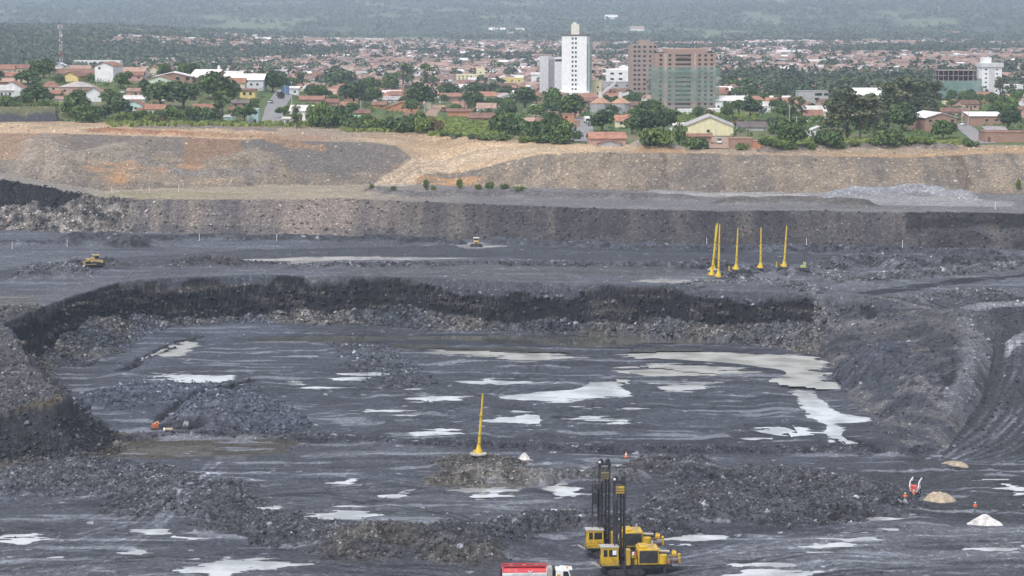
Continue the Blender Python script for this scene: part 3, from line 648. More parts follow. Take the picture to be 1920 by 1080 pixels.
    col[f1] = c1[f1]; rough[f1] = 0.26
    up = M['up']
    cu = lerp3((0.33, 0.27, 0.20), (0.45, 0.36, 0.265), np.clip(0.5 + big + 0.4 * mid, 0, 1)) * (1 + 0.2 * mid)[:, None]
    cu = lerp3(cu, (0.24, 0.235, 0.235), np.interp(P, [480, 560, 660, 720], [0, 0.5, 0.5, 0]))
    cu = lerp3(cu, (0.25, 0.115, 0.07), ((P > 170) & (P < 350)) * (M['tu'] < 0.34 + 0.1 * mid) * (M['tu'] > 0.08) * 0.75)
    cu = lerp3(cu, (0.30, 0.20, 0.14), ((P > 350) & (P < 620)) * (M['tu'] < 0.4 + 0.2 * mid) * (M['tu'] > 0.06) * 0.6)
    cu = lerp3(cu, (0.13, 0.14, 0.08), ((P > 200) & (P < 620)) * (M['tu'] > 0.86 + 0.1 * mid) * 0.7)
    cu = lerp3(cu, (0.17, 0.165, 0.165), ((P > 250) & (P < 520)) * (np.abs(M['tu'] - 0.72) < 0.1 + 0.1 * mid) * 0.8)
    cu = lerp3(cu, (0.25, 0.245, 0.235), np.interp(P, [1120, 1300], [0, 0.6]) * (mid + big > -0.05))
    col[up] = cu[up]; rough[up] = 0.3
    # town soil, grass, far woodland
    tw = M['town']
    gx = fbm(X / 60, Y / 60, 70, 4)
    ct = lerp3((0.085, 0.125, 0.036), (0.23, 0.165, 0.115), np.clip(0.22 + 1.1 * gx + 0.3 * mid, 0, 1))
    ct = lerp3(ct, (0.21, 0.27, 0.075), ((P > 800) & (P < 945)) * sstep(3, 12, M['tt']) * (1 - sstep(95, 130, M['tt'])) * 0.85)
    ct = lerp3(ct, (0.14, 0.17, 0.055), ((P > 1250) & (P < 1420)) * sstep(1080, 1110, Y) * (1 - sstep(1260, 1300, Y)) * 0.7)
    ct = lerp3(ct, (0.13, 0.15, 0.06), (1 - sstep(0, 16, M['tt'])) * (mid > -0.2) * 0.6)
    farf = sstep(3300, 4400, Y)
    fld = fbm(X / 230, Y / 520, 71, 4)
    cf = lerp3((0.036, 0.050, 0.026), (0.070, 0.088, 0.046), np.clip(0.5 + 0.9 * fbm(X / 90, Y / 160, 72, 4), 0, 1))
    cf = lerp3(cf, (0.125, 0.16, 0.065), sstep(0.22, 0.34, fld) * 0.85)
    cf = lerp3(cf, (0.17, 0.185, 0.085), np.exp(-((Y - 4550 - 250 * fbm(X / 700, Y * 0, 73, 2)) / 210) ** 2) * sstep(-0.09, -0.05, u) * 0.9)
    ct = lerp3(ct, cf, farf)
    col[tw] = ct[tw]; rough[tw] = 0.1
    gb = M['gb'] > 0.5
    col[gb] = lerp3((0.135, 0.15, 0.05), (0.19, 0.20, 0.07), np.clip(0.5 + mid, 0, 1))[gb]
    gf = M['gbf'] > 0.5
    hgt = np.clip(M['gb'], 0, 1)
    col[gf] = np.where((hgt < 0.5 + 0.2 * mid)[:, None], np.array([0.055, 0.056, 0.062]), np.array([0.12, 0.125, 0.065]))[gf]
    # traced soil patches
    road = np.zeros(n)
    for lv, pts, c, s, rag in PATCH:
        W_ = [(ground_layout if 'ground_layout' in globals() else ground_at)(*p)[:2] if lv == 'g' else unproj(p[0], p[1], lv)[:2] for p in pts]
        if lv == 'g': lv = 35
        xs = [p[0] for p in W_]; ys = [p[1] for p in W_]; r = rag * 2 + 2
        m = (X > min(xs) - r) & (X < max(xs) + r) & (Y > min(ys) - r) & (Y < max(ys) + r) & ~fc
        if lv >= 40: m &= up
        elif 26 < lv < 30: m &= b1
        elif 14.5 < lv < 16: m &= bench
        if not m.any(): continue
        d = sdpoly(X[m], Y[m], W_) + rag * (0.9 * mid[m] + 0.7 * big[m])
        kk = s * (1 - sstep(-rag * 0.35, rag * 0.25, d))
        if c == (0.066, 0.070, 0.078): road[m] = np.maximum(road[m], kk)
        base = np.array(c)[None, :] * (1 + 0.22 * mid[m] + 0.15 * fine[m])[:, None]
        col[m] = col[m] * (1 - kk)[:, None] + base * kk[:, None]
        rough[m] = rough[m] * (1 - 0.7 * kk) if c != (0.058, 0.058, 0.062) else np.maximum(rough[m], 0.62 * kk)
    for pts, w_, h_, c, ro in FEATURES:
        xs = [p[0] for p in pts]; ys = [p[1] for p in pts]; r = 2 * w_ + 2
        m = (X > min(xs) - r) & (X < max(xs) + r) & (Y > min(ys) - r) & (Y < max(ys) + r)
        if not m.any(): continue
        m &= ~fc
        d = polydist(X[m], Y[m], pts) + 0.4 * w_ * mid[m]
        kk = 1 - sstep(w_ * 0.8, w_ * 1.5, d)
        if c is not None:
            base = np.array(c)[None, :] * (1 + 0.35 * mid[m] + 0.2 * fine[m])[:, None]
            col[m] = col[m] * (1 - 0.85 * kk)[:, None] + base * (0.85 * kk)[:, None]
        rough[m] = np.maximum(rough[m], ro * kk)
    # wet streaks with their glint painted into the soil colour, and drag marks
    flat_ = (M['ins'] & ~fc & ~tl & ~rs & ~rp) | bench
    sk = fbm(X / 19, Y / 3.0, 110, 5); sk2 = fbm(X / 6, Y / 1.6, 112, 4)
    wet_glint = flat_ * sstep(0.24, 0.44, sk + 0.45 * sk2) * (1 - sstep(0.5, 0.8, rough)) * (1 - road) * np.where(bench, 0.45, 1.0)
    col = lerp3(col, (0.26, 0.27, 0.29), 0.75 * wet_glint)
    col = lerp3(col, (0.038, 0.040, 0.050), 0.7 * flat_ * (1 - road) * np.where(bench, 0.5, 1.0) * sstep(0.22, 0.5, -sk + 0.4 * sk2))
    spk = worley(X / 2.6, Y / 1.7, 113)
    col = np.where((flat_ & (spk[1] > 0.975) & (spk[0] < 0.26))[:, None], np.array([0.36, 0.365, 0.37]), col)
    tz_ = np.zeros(n)
    for pts, sp, stg in TRACKW:
        xs = [p[0] for p in pts]; ys = [p[1] for p in pts]; r = sp + 3
        m = (X > min(xs) - r) & (X < max(xs) + r) & (Y > min(ys) - r) & (Y < max(ys) + r) & ~fc
        if not m.any(): continue
        d = polydist(X[m], Y[m], pts) + 0.5 * fbm(X[m] / 9, Y[m] / 9, 115, 2)
        kk = np.exp(-((d - sp) / 0.42) ** 2) * np.clip(0.75 + 0.9 * big[m] + 0.5 * mid[m], 0, 1.2)
        col[m] = col[m] * np.clip(1 + stg * 1.25 * kk, 0.3, 3)[:, None]; tz_[m] -= 0.10 * kk
    # ---- tones: coal measures are dark and bluish, overburden warm
    cold = M['ins'] | bench
    col = np.where(f2[:, None], col * np.array([0.70, 0.685, 0.72]) * np.interp(P, [640, 900, 1500, 1700], [1.0, 0.62, 0.70, 0.8])[:, None], col)
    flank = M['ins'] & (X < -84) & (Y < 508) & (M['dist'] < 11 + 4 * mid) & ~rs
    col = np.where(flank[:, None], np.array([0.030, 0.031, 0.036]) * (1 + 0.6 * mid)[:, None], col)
    col = np.where(cold[:, None], col * np.array([0.665, 0.68, 0.735]), col)
    col = np.where(b1[:, None], col * np.array([0.86, 0.83, 0.80]), col)
    col = np.where((f1 | up)[:, None], col * np.array([0.92, 0.82, 0.70]), col)
    # ---- small relief: stones and ruts
    nearm = (Y < 900)
    dz = np.zeros(n)
    s1 = worley(X[nearm] / 2.1, Y[nearm] / 2.1, 80); s2 = worley(X[nearm] / 0.95, Y[nearm] / 0.95, 81)
    R = rough[nearm]
    h1 = (s1[1] ** 2) * np.clip(1 - 1.2 * s1[0] ** 2, 0, 1); h2 = (s2[1] ** 2) * np.clip(1 - 1.2 * s2[0] ** 2, 0, 1)
    dz[nearm] = R * (0.55 * h1 + 0.38 * h2) * sstep(0.2, 0.6, R) + 0.10 * mid[nearm] + 0.10 * fine[nearm] + R * 0.55 * mid[nearm]
    stone = sstep(0.3, 0.7, R)
    bright = (1 + stone * (0.9 * (s2[1] - 0.5) + 0.6 * (s1[1] - 0.5)))
    col[nearm] *= np.clip(bright, 0.25, 2.2)[:, None]
    far = ~nearm
    dz[far] = 0.15 * mid[far]
    # cliff roughness
    dz = dz + fc * (0.9 * fbm(X / 7.0, Y / 1.6, 83, 3)) * sstep(0.4, 1.4, M['dist'])
    dz = dz + f2 * (0.7 * fbm(X / 3.5, Y / 3.0, 84, 4) + lft * 1.6 * fbm(X / 5, Y / 2, 85, 3)) * sstep(0, 0.15, M['t2']) * sstep(1, 0.9, M['t2'])
    dz = dz + f1 * (0.5 * fbm(X / 4, Y / 3.0, 86, 4) - 0.6 * gl) * sstep(1, 0.9, M['t1'])
    dz = dz + rs * (0.3 * dn)
    dz = dz + rp * 0.12 * (tr - 0.5)
    z = z + dz + tz_
    z, wet = apply_puddles(X, Y, z)
    wet = np.maximum(wet, 0.75 * wet_glint)
    col = col * (1 - 0.5 * np.clip(wet - 0.75 * wet_glint, 0, 1))[:, None]
    return z, np.clip(col, 0.004, 0.8), rough, wet, M

UI = np.linspace(-0.262, 0.262, 1080)
UO = np.linspace(0.266, 0.5, 26)
UU = np.concatenate([-UO[::-1], UI, UO])
def yrows(*segs):
    r = []
    for a, b, s in segs: r.append(np.arange(a, b, s))
    return np.concatenate(r)
SHEETS = [('ground', yrows((250, 345, 3.0), (345, 455, 0.5), (455, 590, 0.62), (590, 665, 0.33), (665, 700, 0.8), (700, 835, 0.5), (835, 945, 1.0), (945, 960.5, 1.0))),
          ('terrain', np.concatenate([np.arange(960, 1600, 4.0), np.geomspace(1600, 4400, 170)])),
          ('hills', np.geomspace(4400, 10500, 160))]

def soil_material():
    m = bpy.data.materials.new('soil_and_rock'); t, b = nt(m)
    at = N(t, 'ShaderNodeAttribute', attribute_name='soil')
    tc = N(t, 'ShaderNodeTexCoord')
    n1 = N(t, 'ShaderNodeTexNoise', Scale=0.9, Detail=6.0, Roughness=0.7)
    t.links.new(tc.outputs['Object'], n1.inputs['Vector'])
    v1 = N(t, 'ShaderNodeTexVoronoi', Scale=1.9, Randomness=1.0)
    t.links.new(tc.outputs['Object'], v1.inputs['Vector'])
    v2 = N(t, 'ShaderNodeTexVoronoi', Scale=4.2, Randomness=1.0)
    t.links.new(tc.outputs['Object'], v2.inputs['Vector'])
    sep = N(t, 'ShaderNodeSeparateColor'); t.links.new(v1.outputs['Color'], sep.inputs[0])
    sep2 = N(t, 'ShaderNodeSeparateColor'); t.links.new(v2.outputs['Color'], sep2.inputs[0])
    c = mixc(t, at.outputs['Color'], ramp(t, n1.outputs[0], [(0.25, 0.6), (0.5, 1.0), (0.75, 1.45)]), 1.0, 'MULTIPLY')
    c = mixc(t, c, ramp(t, sep.outputs[0], [(0.0, 0.62), (0.6, 0.95), (0.92, 1.25), (0.99, 2.0)]), 0.8, 'MULTIPLY')
    c = mixc(t, c, ramp(t, sep2.outputs[1], [(0.0, 0.72), (0.8, 1.05), (0.97, 1.6)]), 0.7, 'MULTIPLY')
    t.links.new(c, b.inputs['Base Color'])
    # alpha channel of the soil attribute stores how wet the ground is
    mr = N(t, 'ShaderNodeMapRange'); t.links.new(at.outputs['Alpha'], mr.inputs[0])
    mr.inputs[1].default_value = 0; mr.inputs[2].default_value = 1; mr.inputs[3].default_value = 0.78; mr.inputs[4].default_value = 0.3
    t.links.new(mr.outputs[0], b.inputs['Roughness'])
    b.inputs['Specular IOR Level'].default_value = 0.32
    add = N(t, 'ShaderNodeMath', operation='ADD'); t.links.new(n1.outputs[0], add.inputs[0])
    mul = N(t, 'ShaderNodeMath', operation='MULTIPLY'); t.links.new(v2.outputs['Distance'], mul.inputs[0]); mul.inputs[1].default_value = -0.6
    t.links.new(mul.outputs[0], add.inputs[1])
    bu = N(t, 'ShaderNodeBump', Strength=0.55, Distance=0.35); t.links.new(add.outputs[0], bu.inputs['Height'])
    t.links.new(bu.outputs[0], b.inputs['Normal'])
    return m

SOIL = soil_material()
ROCKPOOL = []
for sname, ys in SHEETS:
    nr, nc = len(ys), len(UU)
    uu = UU if sname != 'hills' else UU[::3]
    nc = len(uu)
    gy = np.repeat(ys, nc); gx = np.tile(uu, nr) * gy
    z, col, rough, wet, M = relief_and_soil(gx, gy)
    V = np.stack([gx, gy, z], 1)
    idx = np.arange(nr * nc).reshape(nr, nc)
    q = np.stack([idx[:-1, :-1].ravel(), idx[:-1, 1:].ravel(), idx[1:, 1:].ravel(), idx[1:, :-1].ravel()], 1)
    o = np_mesh(sname, V, q, SOIL, color=np.concatenate([col, wet[:, None]], 1), smooth=(sname != 'ground'))
    tag(o, kind='structure')
    if sname == 'ground': ROCKPOOL = (gx, gy, z, col, rough, wet, M)

# water sheets
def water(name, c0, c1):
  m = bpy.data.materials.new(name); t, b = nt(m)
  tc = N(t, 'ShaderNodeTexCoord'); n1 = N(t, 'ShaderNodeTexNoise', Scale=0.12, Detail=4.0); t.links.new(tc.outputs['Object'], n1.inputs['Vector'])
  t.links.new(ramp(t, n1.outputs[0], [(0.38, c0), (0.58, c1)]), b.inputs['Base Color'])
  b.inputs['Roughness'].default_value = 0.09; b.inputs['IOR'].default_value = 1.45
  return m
W_SKY = water('sky_pale_muddy_water', (0.26, 0.263, 0.26), (0.50, 0.505, 0.51)); W_MILK = water('milky_silt_water', (0.36, 0.365, 0.335), (0.56, 0.565, 0.54)); W_DARK = water('dark_still_water', (0.06, 0.062, 0.052), (0.10, 0.10, 0.088))  # first water: pale base paints in the bright sky reflection, over muddy variation
for ip, (zw, pts) in enumerate(PUDW):
    xs = [p[0] for p in pts]; ys = [p[1] for p in pts]; g = 1.2 if max(ys) < 520 else 2.0
    ax = np.arange(min(xs) - 8, max(xs) + 8 + g, g); ay = np.arange(min(ys) - 8, max(ys) + 8 + g, g)
    cx, cy = np.meshgrid(ax[:-1] + g / 2, ay[:-1] + g / 2)
    keep = sdpoly(cx.ravel(), cy.ravel(), pts).reshape(cx.shape) < (1.6 if 10 < zw < 13 else 6.0)
    vid = -np.ones((len(ay), len(ax)), int); vs = []; fs = []
    for r_, c_ in zip(*np.nonzero(keep)):
        q = []
        for rr, cc in ((r_, c_), (r_, c_ + 1), (r_ + 1, c_ + 1), (r_ + 1, c_)):
            if vid[rr, cc] < 0: vid[rr, cc] = len(vs); vs.append((ax[cc], ay[rr], zw + 0.006 * ip))
            q.append(int(vid[rr, cc]))
        fs.append(q)
    tag(mesh_obj('puddle', vs, fs, W_DARK if ip == 0 else (W_MILK if ip in (1, 2, 3, 13) else W_SKY)), kind='structure')

def surf_z(x, y):
    """height of the built ground sheet"""
    ys = SHEETS[0][1]
    if not (ys[0] < y < ys[-1] - 1): return float(layout(np.array([x]), np.array([y]))[0][0])
    i = int(np.searchsorted(ys, y)) - 1; u = x / y; j = int(np.clip(np.searchsorted(UU, u) - 1, 0, len(UU) - 2))
    Z = ROCKPOOL[2].reshape(len(ys), len(UU)); a = (y - ys[i]) / (ys[i + 1] - ys[i]); b_ = (u - UU[j]) / (UU[j + 1] - UU[j])
    return float((Z[i, j] * (1 - b_) + Z[i, j + 1] * b_) * (1 - a) + (Z[i + 1, j] * (1 - b_) + Z[i + 1, j + 1] * b_) * a)
ground_layout = ground_at
def ground_at(px, py, lo=300.0, hi=13000.0):
    x, y, z = ground_layout(px, py, lo, hi)
    return x, y, surf_z(x, y)

# air: one even volume round everything
hm = bpy.data.materials.new('haze_air'); hm.use_nodes = True; t = hm.node_tree; t.nodes.clear()
ho = t.nodes.new('ShaderNodeOutputMaterial'); pv = t.nodes.new('ShaderNodeVolumePrincipled')
pv.inputs['Color'].default_value = (0.70, 0.82, 1.0, 1); pv.inputs['Density'].default_value = 0.00010; pv.inputs['Anisotropy'].default_value = 0.2
t.links.new(pv.outputs[0], ho.inputs['Volume'])
hb = MB().box(-7300, 7300, -200, 10800, -4.0, 300.0).build('haze', hm); tag(hb, kind='stuff')
# ------------------------------------------------------------------ town: buildings
def tiles(name, col, scale=2.2):
    if name in MATS: return MATS[name]
    m = bpy.data.materials.new(name); t, b = nt(m)
    tc = N(t, 'ShaderNodeTexCoord')
    n1 = N(t, 'ShaderNodeTexNoise', Scale=0.35, Detail=6.0, Roughness=0.75); t.links.new(tc.outputs['Object'], n1.inputs['Vector'])
    n2 = N(t, 'ShaderNodeTexNoise', Scale=2.0, Detail=3.0); t.links.new(tc.outputs['Object'], n2.inputs['Vector'])
    wv = N(t, 'ShaderNodeTexWave', Scale=1.6, Distortion=0.6); t.links.new(tc.outputs['Object'], wv.inputs['Vector'])
    oi = N(t, 'ShaderNodeObjectInfo')
    c = mixc(t, col, ramp(t, n1.outputs[0], [(0.3, (0.55, 0.52, 0.52)), (0.5, (1, 1, 1)), (0.72, (1.3, 1.25, 1.2))]), 1.0, 'MULTIPLY')
    c = mixc(t, c, ramp(t, n2.outputs[0], [(0.3, 0.72), (0.7, 1.2)]), 1.0, 'MULTIPLY')
    c = mixc(t, c, ramp(t, wv.outputs[0], [(0.0, 0.8), (0.5, 1.08)]), 0.7, 'MULTIPLY')
    c = mixc(t, c, ramp(t, oi.outputs['Random'], [(0.0, (0.8, 0.78, 0.78)), (1.0, (1.18, 1.12, 1.08))]), 1.0, 'MULTIPLY')
    t.links.new(c, b.inputs['Base Color']); b.inputs['Roughness'].default_value = 0.85; b.inputs['Specular IOR Level'].default_value = 0.2
    MATS[name] = m; return m
def stucco(name, col, dirt=(0.3, 0.26, 0.22)):
    if name in MATS: return MATS[name]
    m = bpy.data.materials.new(name); t, b = nt(m)
    tc = N(t, 'ShaderNodeTexCoord')
    mp = N(t, 'ShaderNodeMapping'); mp.inputs['Scale'].default_value = (0.7, 0.7, 0.16); t.links.new(tc.outputs['Object'], mp.inputs['Vector'])
    n1 = N(t, 'ShaderNodeTexNoise', Scale=1.0, Detail=7.0, Roughness=0.7); t.links.new(mp.outputs[0], n1.inputs['Vector'])
    n2 = N(t, 'ShaderNodeTexNoise', Scale=0.6, Detail=5.0, Roughness=0.6); t.links.new(tc.outputs['Object'], n2.inputs['Vector'])
    c = mixc(t, col, dirt, ramp(t, n1.outputs[0], [(0.52, 0.0), (0.75, 0.45)]))
    c = mixc(t, c, ramp(t, n2.outputs[0], [(0.3, 0.86), (0.7, 1.08)]), 1.0, 'MULTIPLY')
    t.links.new(c, b.inputs['Base Color']); b.inputs['Roughness'].default_value = 0.85; b.inputs['Specular IOR Level'].default_value = 0.2
    MATS[name] = m; return m
WALL = {'white': stucco('white_render', (0.74, 0.74, 0.74), (0.5, 0.48, 0.46)), 'cream': stucco('cream_render', (0.62, 0.55, 0.43)), 'yellow': stucco('yellow_render', (0.66, 0.53, 0.24)),
        'pale_yellow': stucco('pale_yellow_render', (0.70, 0.65, 0.42)), 'pink': stucco('pink_render', (0.50, 0.33, 0.28)), 'brick': stucco('bare_brick', (0.335, 0.215, 0.165), (0.25, 0.2, 0.17)),
        'aqua': stucco('aqua_render', (0.48, 0.66, 0.64)), 'grey': stucco('grey_concrete', (0.40, 0.40, 0.41)), 'green': stucco('pale_green_render', (0.55, 0.65, 0.53)), 'orange': stucco('orange_render', (0.50, 0.235, 0.14)),
        'blue': stucco('blue_render', (0.25, 0.38, 0.62)), 'lgrey': stucco('light_grey_render', (0.58, 0.58, 0.60))}
ROOF = {'terra': tiles('terracotta_tiles', (0.27, 0.155, 0.12)), 'brown': tiles('old_brown_tiles', (0.20, 0.125, 0.10)), 'pale': tiles('pale_terracotta_tiles', (0.37, 0.26, 0.215)), 'orange': tiles('new_orange_tiles', (0.36, 0.195, 0.14)),
        'white': tiles('white_metal_roof', (0.74, 0.74, 0.75)), 'grey': tiles('grey_cement_roof', (0.36, 0.35, 0.35)), 'lgrey': tiles('light_grey_metal_roof', (0.52, 0.52, 0.52)), 'green': tiles('green_metal_roof', (0.2, 0.42, 0.30)), 'dark': tiles('dark_grey_tiles', (0.14, 0.125, 0.125))}
GLASS = paint('dark_window_glass', (0.035, 0.04, 0.045), 0.25, 0.2, 0.8, spec=0.5)
FRAME = paint('white_window_frame', (0.6, 0.6, 0.58), 0.6)
DOORM = paint('brown_wooden_door', (0.13, 0.07, 0.045), 0.6)
CONC = stucco('raw_concrete', (0.34, 0.33, 0.32), (0.22, 0.2, 0.19))
LAND = []      # (px, py, short name) landmarks used to describe the trees

def add_window(parent, x, z, yf, w_=1.2, h_=1.1, side=None, name='window'):
    m = MB()
    m.box(x - w_ / 2, x + w_ / 2, yf - 0.05, yf + 0.02, z - h_ / 2, z + h_ / 2, 0)
    m.box(x - w_ / 2 - 0.09, x + w_ / 2 + 0.09, yf - 0.03, yf + 0.02, z - h_ / 2 - 0.09, z - h_ / 2, 1)
    m.box(x - w_ / 2 - 0.09, x + w_ / 2 + 0.09, yf - 0.03, yf + 0.02, z + h_ / 2, z + h_ / 2 + 0.09, 1)
    return m.build(name, None, parent, [GLASS, FRAME])

def roof_mesh(kind, w_, d, h, rise, ov=0.45, th=0.22):
    m = MB(); x0, x1, y0, y1 = -w_ / 2 - ov, w_ / 2 + ov, -d / 2 - ov, d / 2 + ov
    if kind == 'gx':
        hh = rise * (1 + 2 * ov / d); e = h - (hh - rise)
        m.prismx([(y0, e), (0, h + rise), (y1, e), (y1, e + th), (0, h + rise + th), (y0, e + th)], x0, x1)
    elif kind == 'gy':
        hh = rise * (1 + 2 * ov / w_); e = h - (hh - rise)
        m.prism([(x0, e), (0, h + rise), (x1, e), (x1, e + th), (0, h + rise + th), (x0, e + th)], y0, y1)
    elif kind == 'hip':
        r = min(w_, d) / 2
        if w_ >= d: rx, ry = w_ / 2 - r * 0.95, 0.01
        else: rx, ry = 0.01, d / 2 - r * 0.95
        vs = [(x0, y0, h - 0.05), (x1, y0, h - 0.05), (x1, y1, h - 0.05), (x0, y1, h - 0.05), (-rx, -ry, h + rise), (rx, -ry, h + rise), (rx, ry, h + rise), (-rx, ry, h + rise)]
        m.add(vs, [(0, 3, 2, 1), (0, 1, 5, 4), (1, 2, 6, 5), (2, 3, 7, 6), (3, 0, 4, 7), (4, 5, 6, 7)])
    elif kind == 'shed':
        m.prismx([(y0, h), (y1, h + rise), (y1, h + rise + th), (y0, h + th)], x0, x1)
    else:
        m.box(-w_ / 2 - 0.12, w_ / 2 + 0.12, -d / 2 - 0.12, d / 2 + 0.12, h, h + 0.35)
    return m

def house(px, py, wpx, hpx, kind, rpx, wall, roof, name, label, cat='house', yaw=0.0, depth=None, win=(), door=None, short=None, group=None, winsize=(1.2, 1.1), extra=None):
    x, y, z = ground_at(px, py)
    s = scale_at(y, z); w_ = wpx / s; h = hpx / s; rise = rpx / s
    d = depth or min(max(w_ * 0.8, 6.0), 16.0)
    e = empty(name, (x, y + d / 2, z), math.radians(yaw), label, cat, group)
    m = MB().box(-w_ / 2, w_ / 2, -d / 2, d / 2, -2.5, h)
    if kind == 'gx': m.prismx([(-d / 2 + .02, h - 0.02), (d / 2 - .02, h - 0.02), (0, h + rise - 0.05)], -w_ / 2 + 0.01, w_ / 2 - 0.01)
    if kind == 'gy': m.prism([(-w_ / 2 + .02, h - 0.02), (w_ / 2 - .02, h - 0.02), (0, h + rise - 0.05)], -d / 2 + 0.01, d / 2 - 0.01)
    if kind == 'shed': m.prismx([(-d / 2 + .02, h - 0.02), (d / 2 - .02, h - 0.02), (d / 2 - .02, h + rise - 0.05)], -w_ / 2 + 0.01, w_ / 2 - 0.01)
    m.build('wall', WALL[wall], e)
    if roof: roof_mesh(kind, w_, d, h, rise).build('roof', ROOF[roof] if roof in ROOF else WALL[roof], e)
    for fx, fz in win: add_window(e, fx * w_, fz * h, -d / 2, *winsize)
    if door is not None:
        dw = MB().box(door * w_ - 0.5, door * w_ + 0.5, -d / 2 - 0.06, -d / 2 + 0.02, 0.0, min(2.1, h * 0.8)).build('door', DOORM, e)
    if extra: extra(e, w_, d, h, rise, s)
    if short: LAND.append((px, py - hpx * 0.6, short))
    return e

def tank(e, w_, d, h, rise, s):
    MB().lathe([(0.9, 0), (0.9, 1.3), (0.3, 1.6)], 12, (w_ * 0.25, 0, h + 0.36)).build('water_tank', WALL['lgrey'], e)
def bands(e, w_, d, h, rise, s):
    MB().box(-w_ / 2 - 0.05, w_ / 2 + 0.05, -d / 2 - 0.05, -d / 2 + 0.01, h * 0.45, h * 0.5).build('ledge', CONC, e)

H = house
G2 = [(-0.12, 0.62), (0.08, 0.62)]
W2 = [(-0.25, 0.55), (0.25, 0.55)]; W3 = [(-0.33, 0.55), (0, 0.55), (0.33, 0.55)]; W1 = [(0.2, 0.55)]
# --- left hillside
H(22, 181, 50, 14, 'gy', 14, 'white', 'terra', 'gabled_house', 'white gabled house with two dark upper windows at the far left', win=[(-0.1, 0.95), (0.06, 0.95)], door=-0.2, short='white gabled house at the far left')
H(5, 134, 32, 5, 'gx', 6, 'cream', 'orange', 'house', 'low house with a faded orange roof at the very left edge of the hill crest')
H(33, 136, 40, 5, 'gx', 8, 'white', 'terra', 'house', 'house with long red tiled roof just left of the big round crest tree', yaw=12)
H(13, 148, 30, 6, 'gx', 6, 'pink', 'terra', 'house', 'pinkish house with terracotta roof at the left edge, second row from the crest', yaw=-6)
H(13, 160, 26, 7, 'gx', 5, 'brick', 'pale', 'house', 'brick house with pale terracotta roof right behind the white gabled house', win=W1)
H(52, 136, 34, 8, 'gy', 9, 'lgrey', 'lgrey', 'shed', 'pale grey gabled shed rising behind the big round crest tree', 'shed', depth=20)
H(107, 136, 27, 12, 'gy', 6, 'white', 'white', 'hall', 'bright white hall with sloping roof at the foot of the red and white mast', 'hall', depth=14, yaw=-15, short='white hall below the mast')
H(141, 147, 80, 9, 'gx', 8, 'white', 'brown', 'long_house', 'long white walled house under a dark brown tiled roof, below the white factory', win=[(-0.3, 0.5), (-0.1, 0.5), (0.2, 0.5)], short='long brown roofed house')
H(137, 153, 33, 10, 'gy', 8, 'yellow', 'terra', 'house', 'yellow gabled house with terracotta roof on the left hillside', yaw=-14, depth=13, short='yellow gabled house')
H(142, 178, 62, 15, 'hip', 9, 'pink', 'grey', 'house', 'wide pinkish house with grey hipped roof on the left hillside', win=W3, door=0.1, short='grey hipped roof house')
H(93, 172, 36, 9, 'hip', 10, 'cream', 'terra', 'house', 'cream house with old hipped terracotta roof left of the grey hipped roof', win=W1)
H(98, 180, 28, 4, 'shed', 6, 'brick', 'terra', 'lean_to', 'low brick lean-to with a single red roof slope left of the grey hipped roof', 'shed')
H(176, 182, 34, 10, 'gx', 5, 'brick', 'brown', 'house', 'bare brick house with brown roof right of the grey hipped roof', win=W2)
H(112, 192, 18, 6, 'gx', 4, 'white', 'pale', 'hut', 'small white hut with pale orange roof between the dark bushes above the spoil bench', 'hut')
H(200, 154, 36, 30, 'gy', 7, 'white', 'terra', 'tall_house', 'tall plain white building with gabled front on the left hill crest', 'building', win=[(-0.25, 0.86)], yaw=-10, depth=15, short='tall white gabled building')
H(182, 134, 88, 20, 'flat', 0, 'white', 'white', 'factory', 'long white flat roofed factory hall behind the tall white gabled building', 'factory', depth=12)
H(302, 141, 62, 15, 'flat', 0, 'cream', 'cream', 'block', 'long cream flat roofed block on the crest left of the white warehouse roofs', 'building', depth=12, win=[(-0.35, 0.6), (-0.2, 0.6), (0.1, 0.6), (0.3, 0.6)], short='long cream block')
H(256, 130, 34, 5, 'gx', 3, 'white', 'white', 'shed', 'low white roofed shed on the crest left of the long cream block', 'shed')
H(322, 155, 72, 11, 'gy', 8, 'brick', 'white', 'warehouse', 'bare brick warehouse with white roof edge and two dark openings on the left crest', 'warehouse', depth=18, win=[(0.12, 0.7), (0.38, 0.7)], winsize=(2.0, 1.8), yaw=4, short='brick warehouse with white roof')
H(386, 153, 50, 8, 'gx', 13, 'brick', 'white', 'warehouse', 'brick walled warehouse under a broad sloping white roof, behind the big dark trees', 'warehouse', depth=24, yaw=-8)
H(456, 164, 76, 14, 'gx', 10, 'lgrey', 'white', 'shed', 'long grey walled shed with gleaming white roof right of the white chimney tank', 'shed', depth=20, win=[(0.2, 0.4), (0.35, 0.4)], short='long white roofed shed')
H(440, 167, 38, 12, 'gx', 8, 'cream', 'orange', 'house', 'cream house with bright orange roof in front of the long white roofed shed', win=[(0.2, 0.55)], short='cream house with orange roof')
H(464, 185, 29, 15, 'gx', 3, 'yellow', 'brown', 'house', 'yellow house with two small windows and thin brown roof left of the street', win=[(-0.2, 0.62), (0.2, 0.62)], winsize=(1.2, 1.5), short='yellow house by the street')
H(300, 159, 50, 8, 'gy', 9, 'green', 'orange', 'house', 'pale green gabled house with orange verge below the brick warehouse', win=[(-0.02, 0.9)], short='pale green gabled house')
H(297, 169, 32, 6, 'gx', 6, 'orange', 'orange', 'house', 'low house with flame orange roof below the pale green gabled house')
H(252, 151, 32, 10, 'gx', 6, 'pink', 'terra', 'house', 'pink and white house with red roof right of the tall white gabled building', win=W2)
H(250, 181, 24, 10, 'gx', 5, 'pink', 'pale', 'house', 'pink brown house right of the bare brick house beside the dark tree', win=W1)
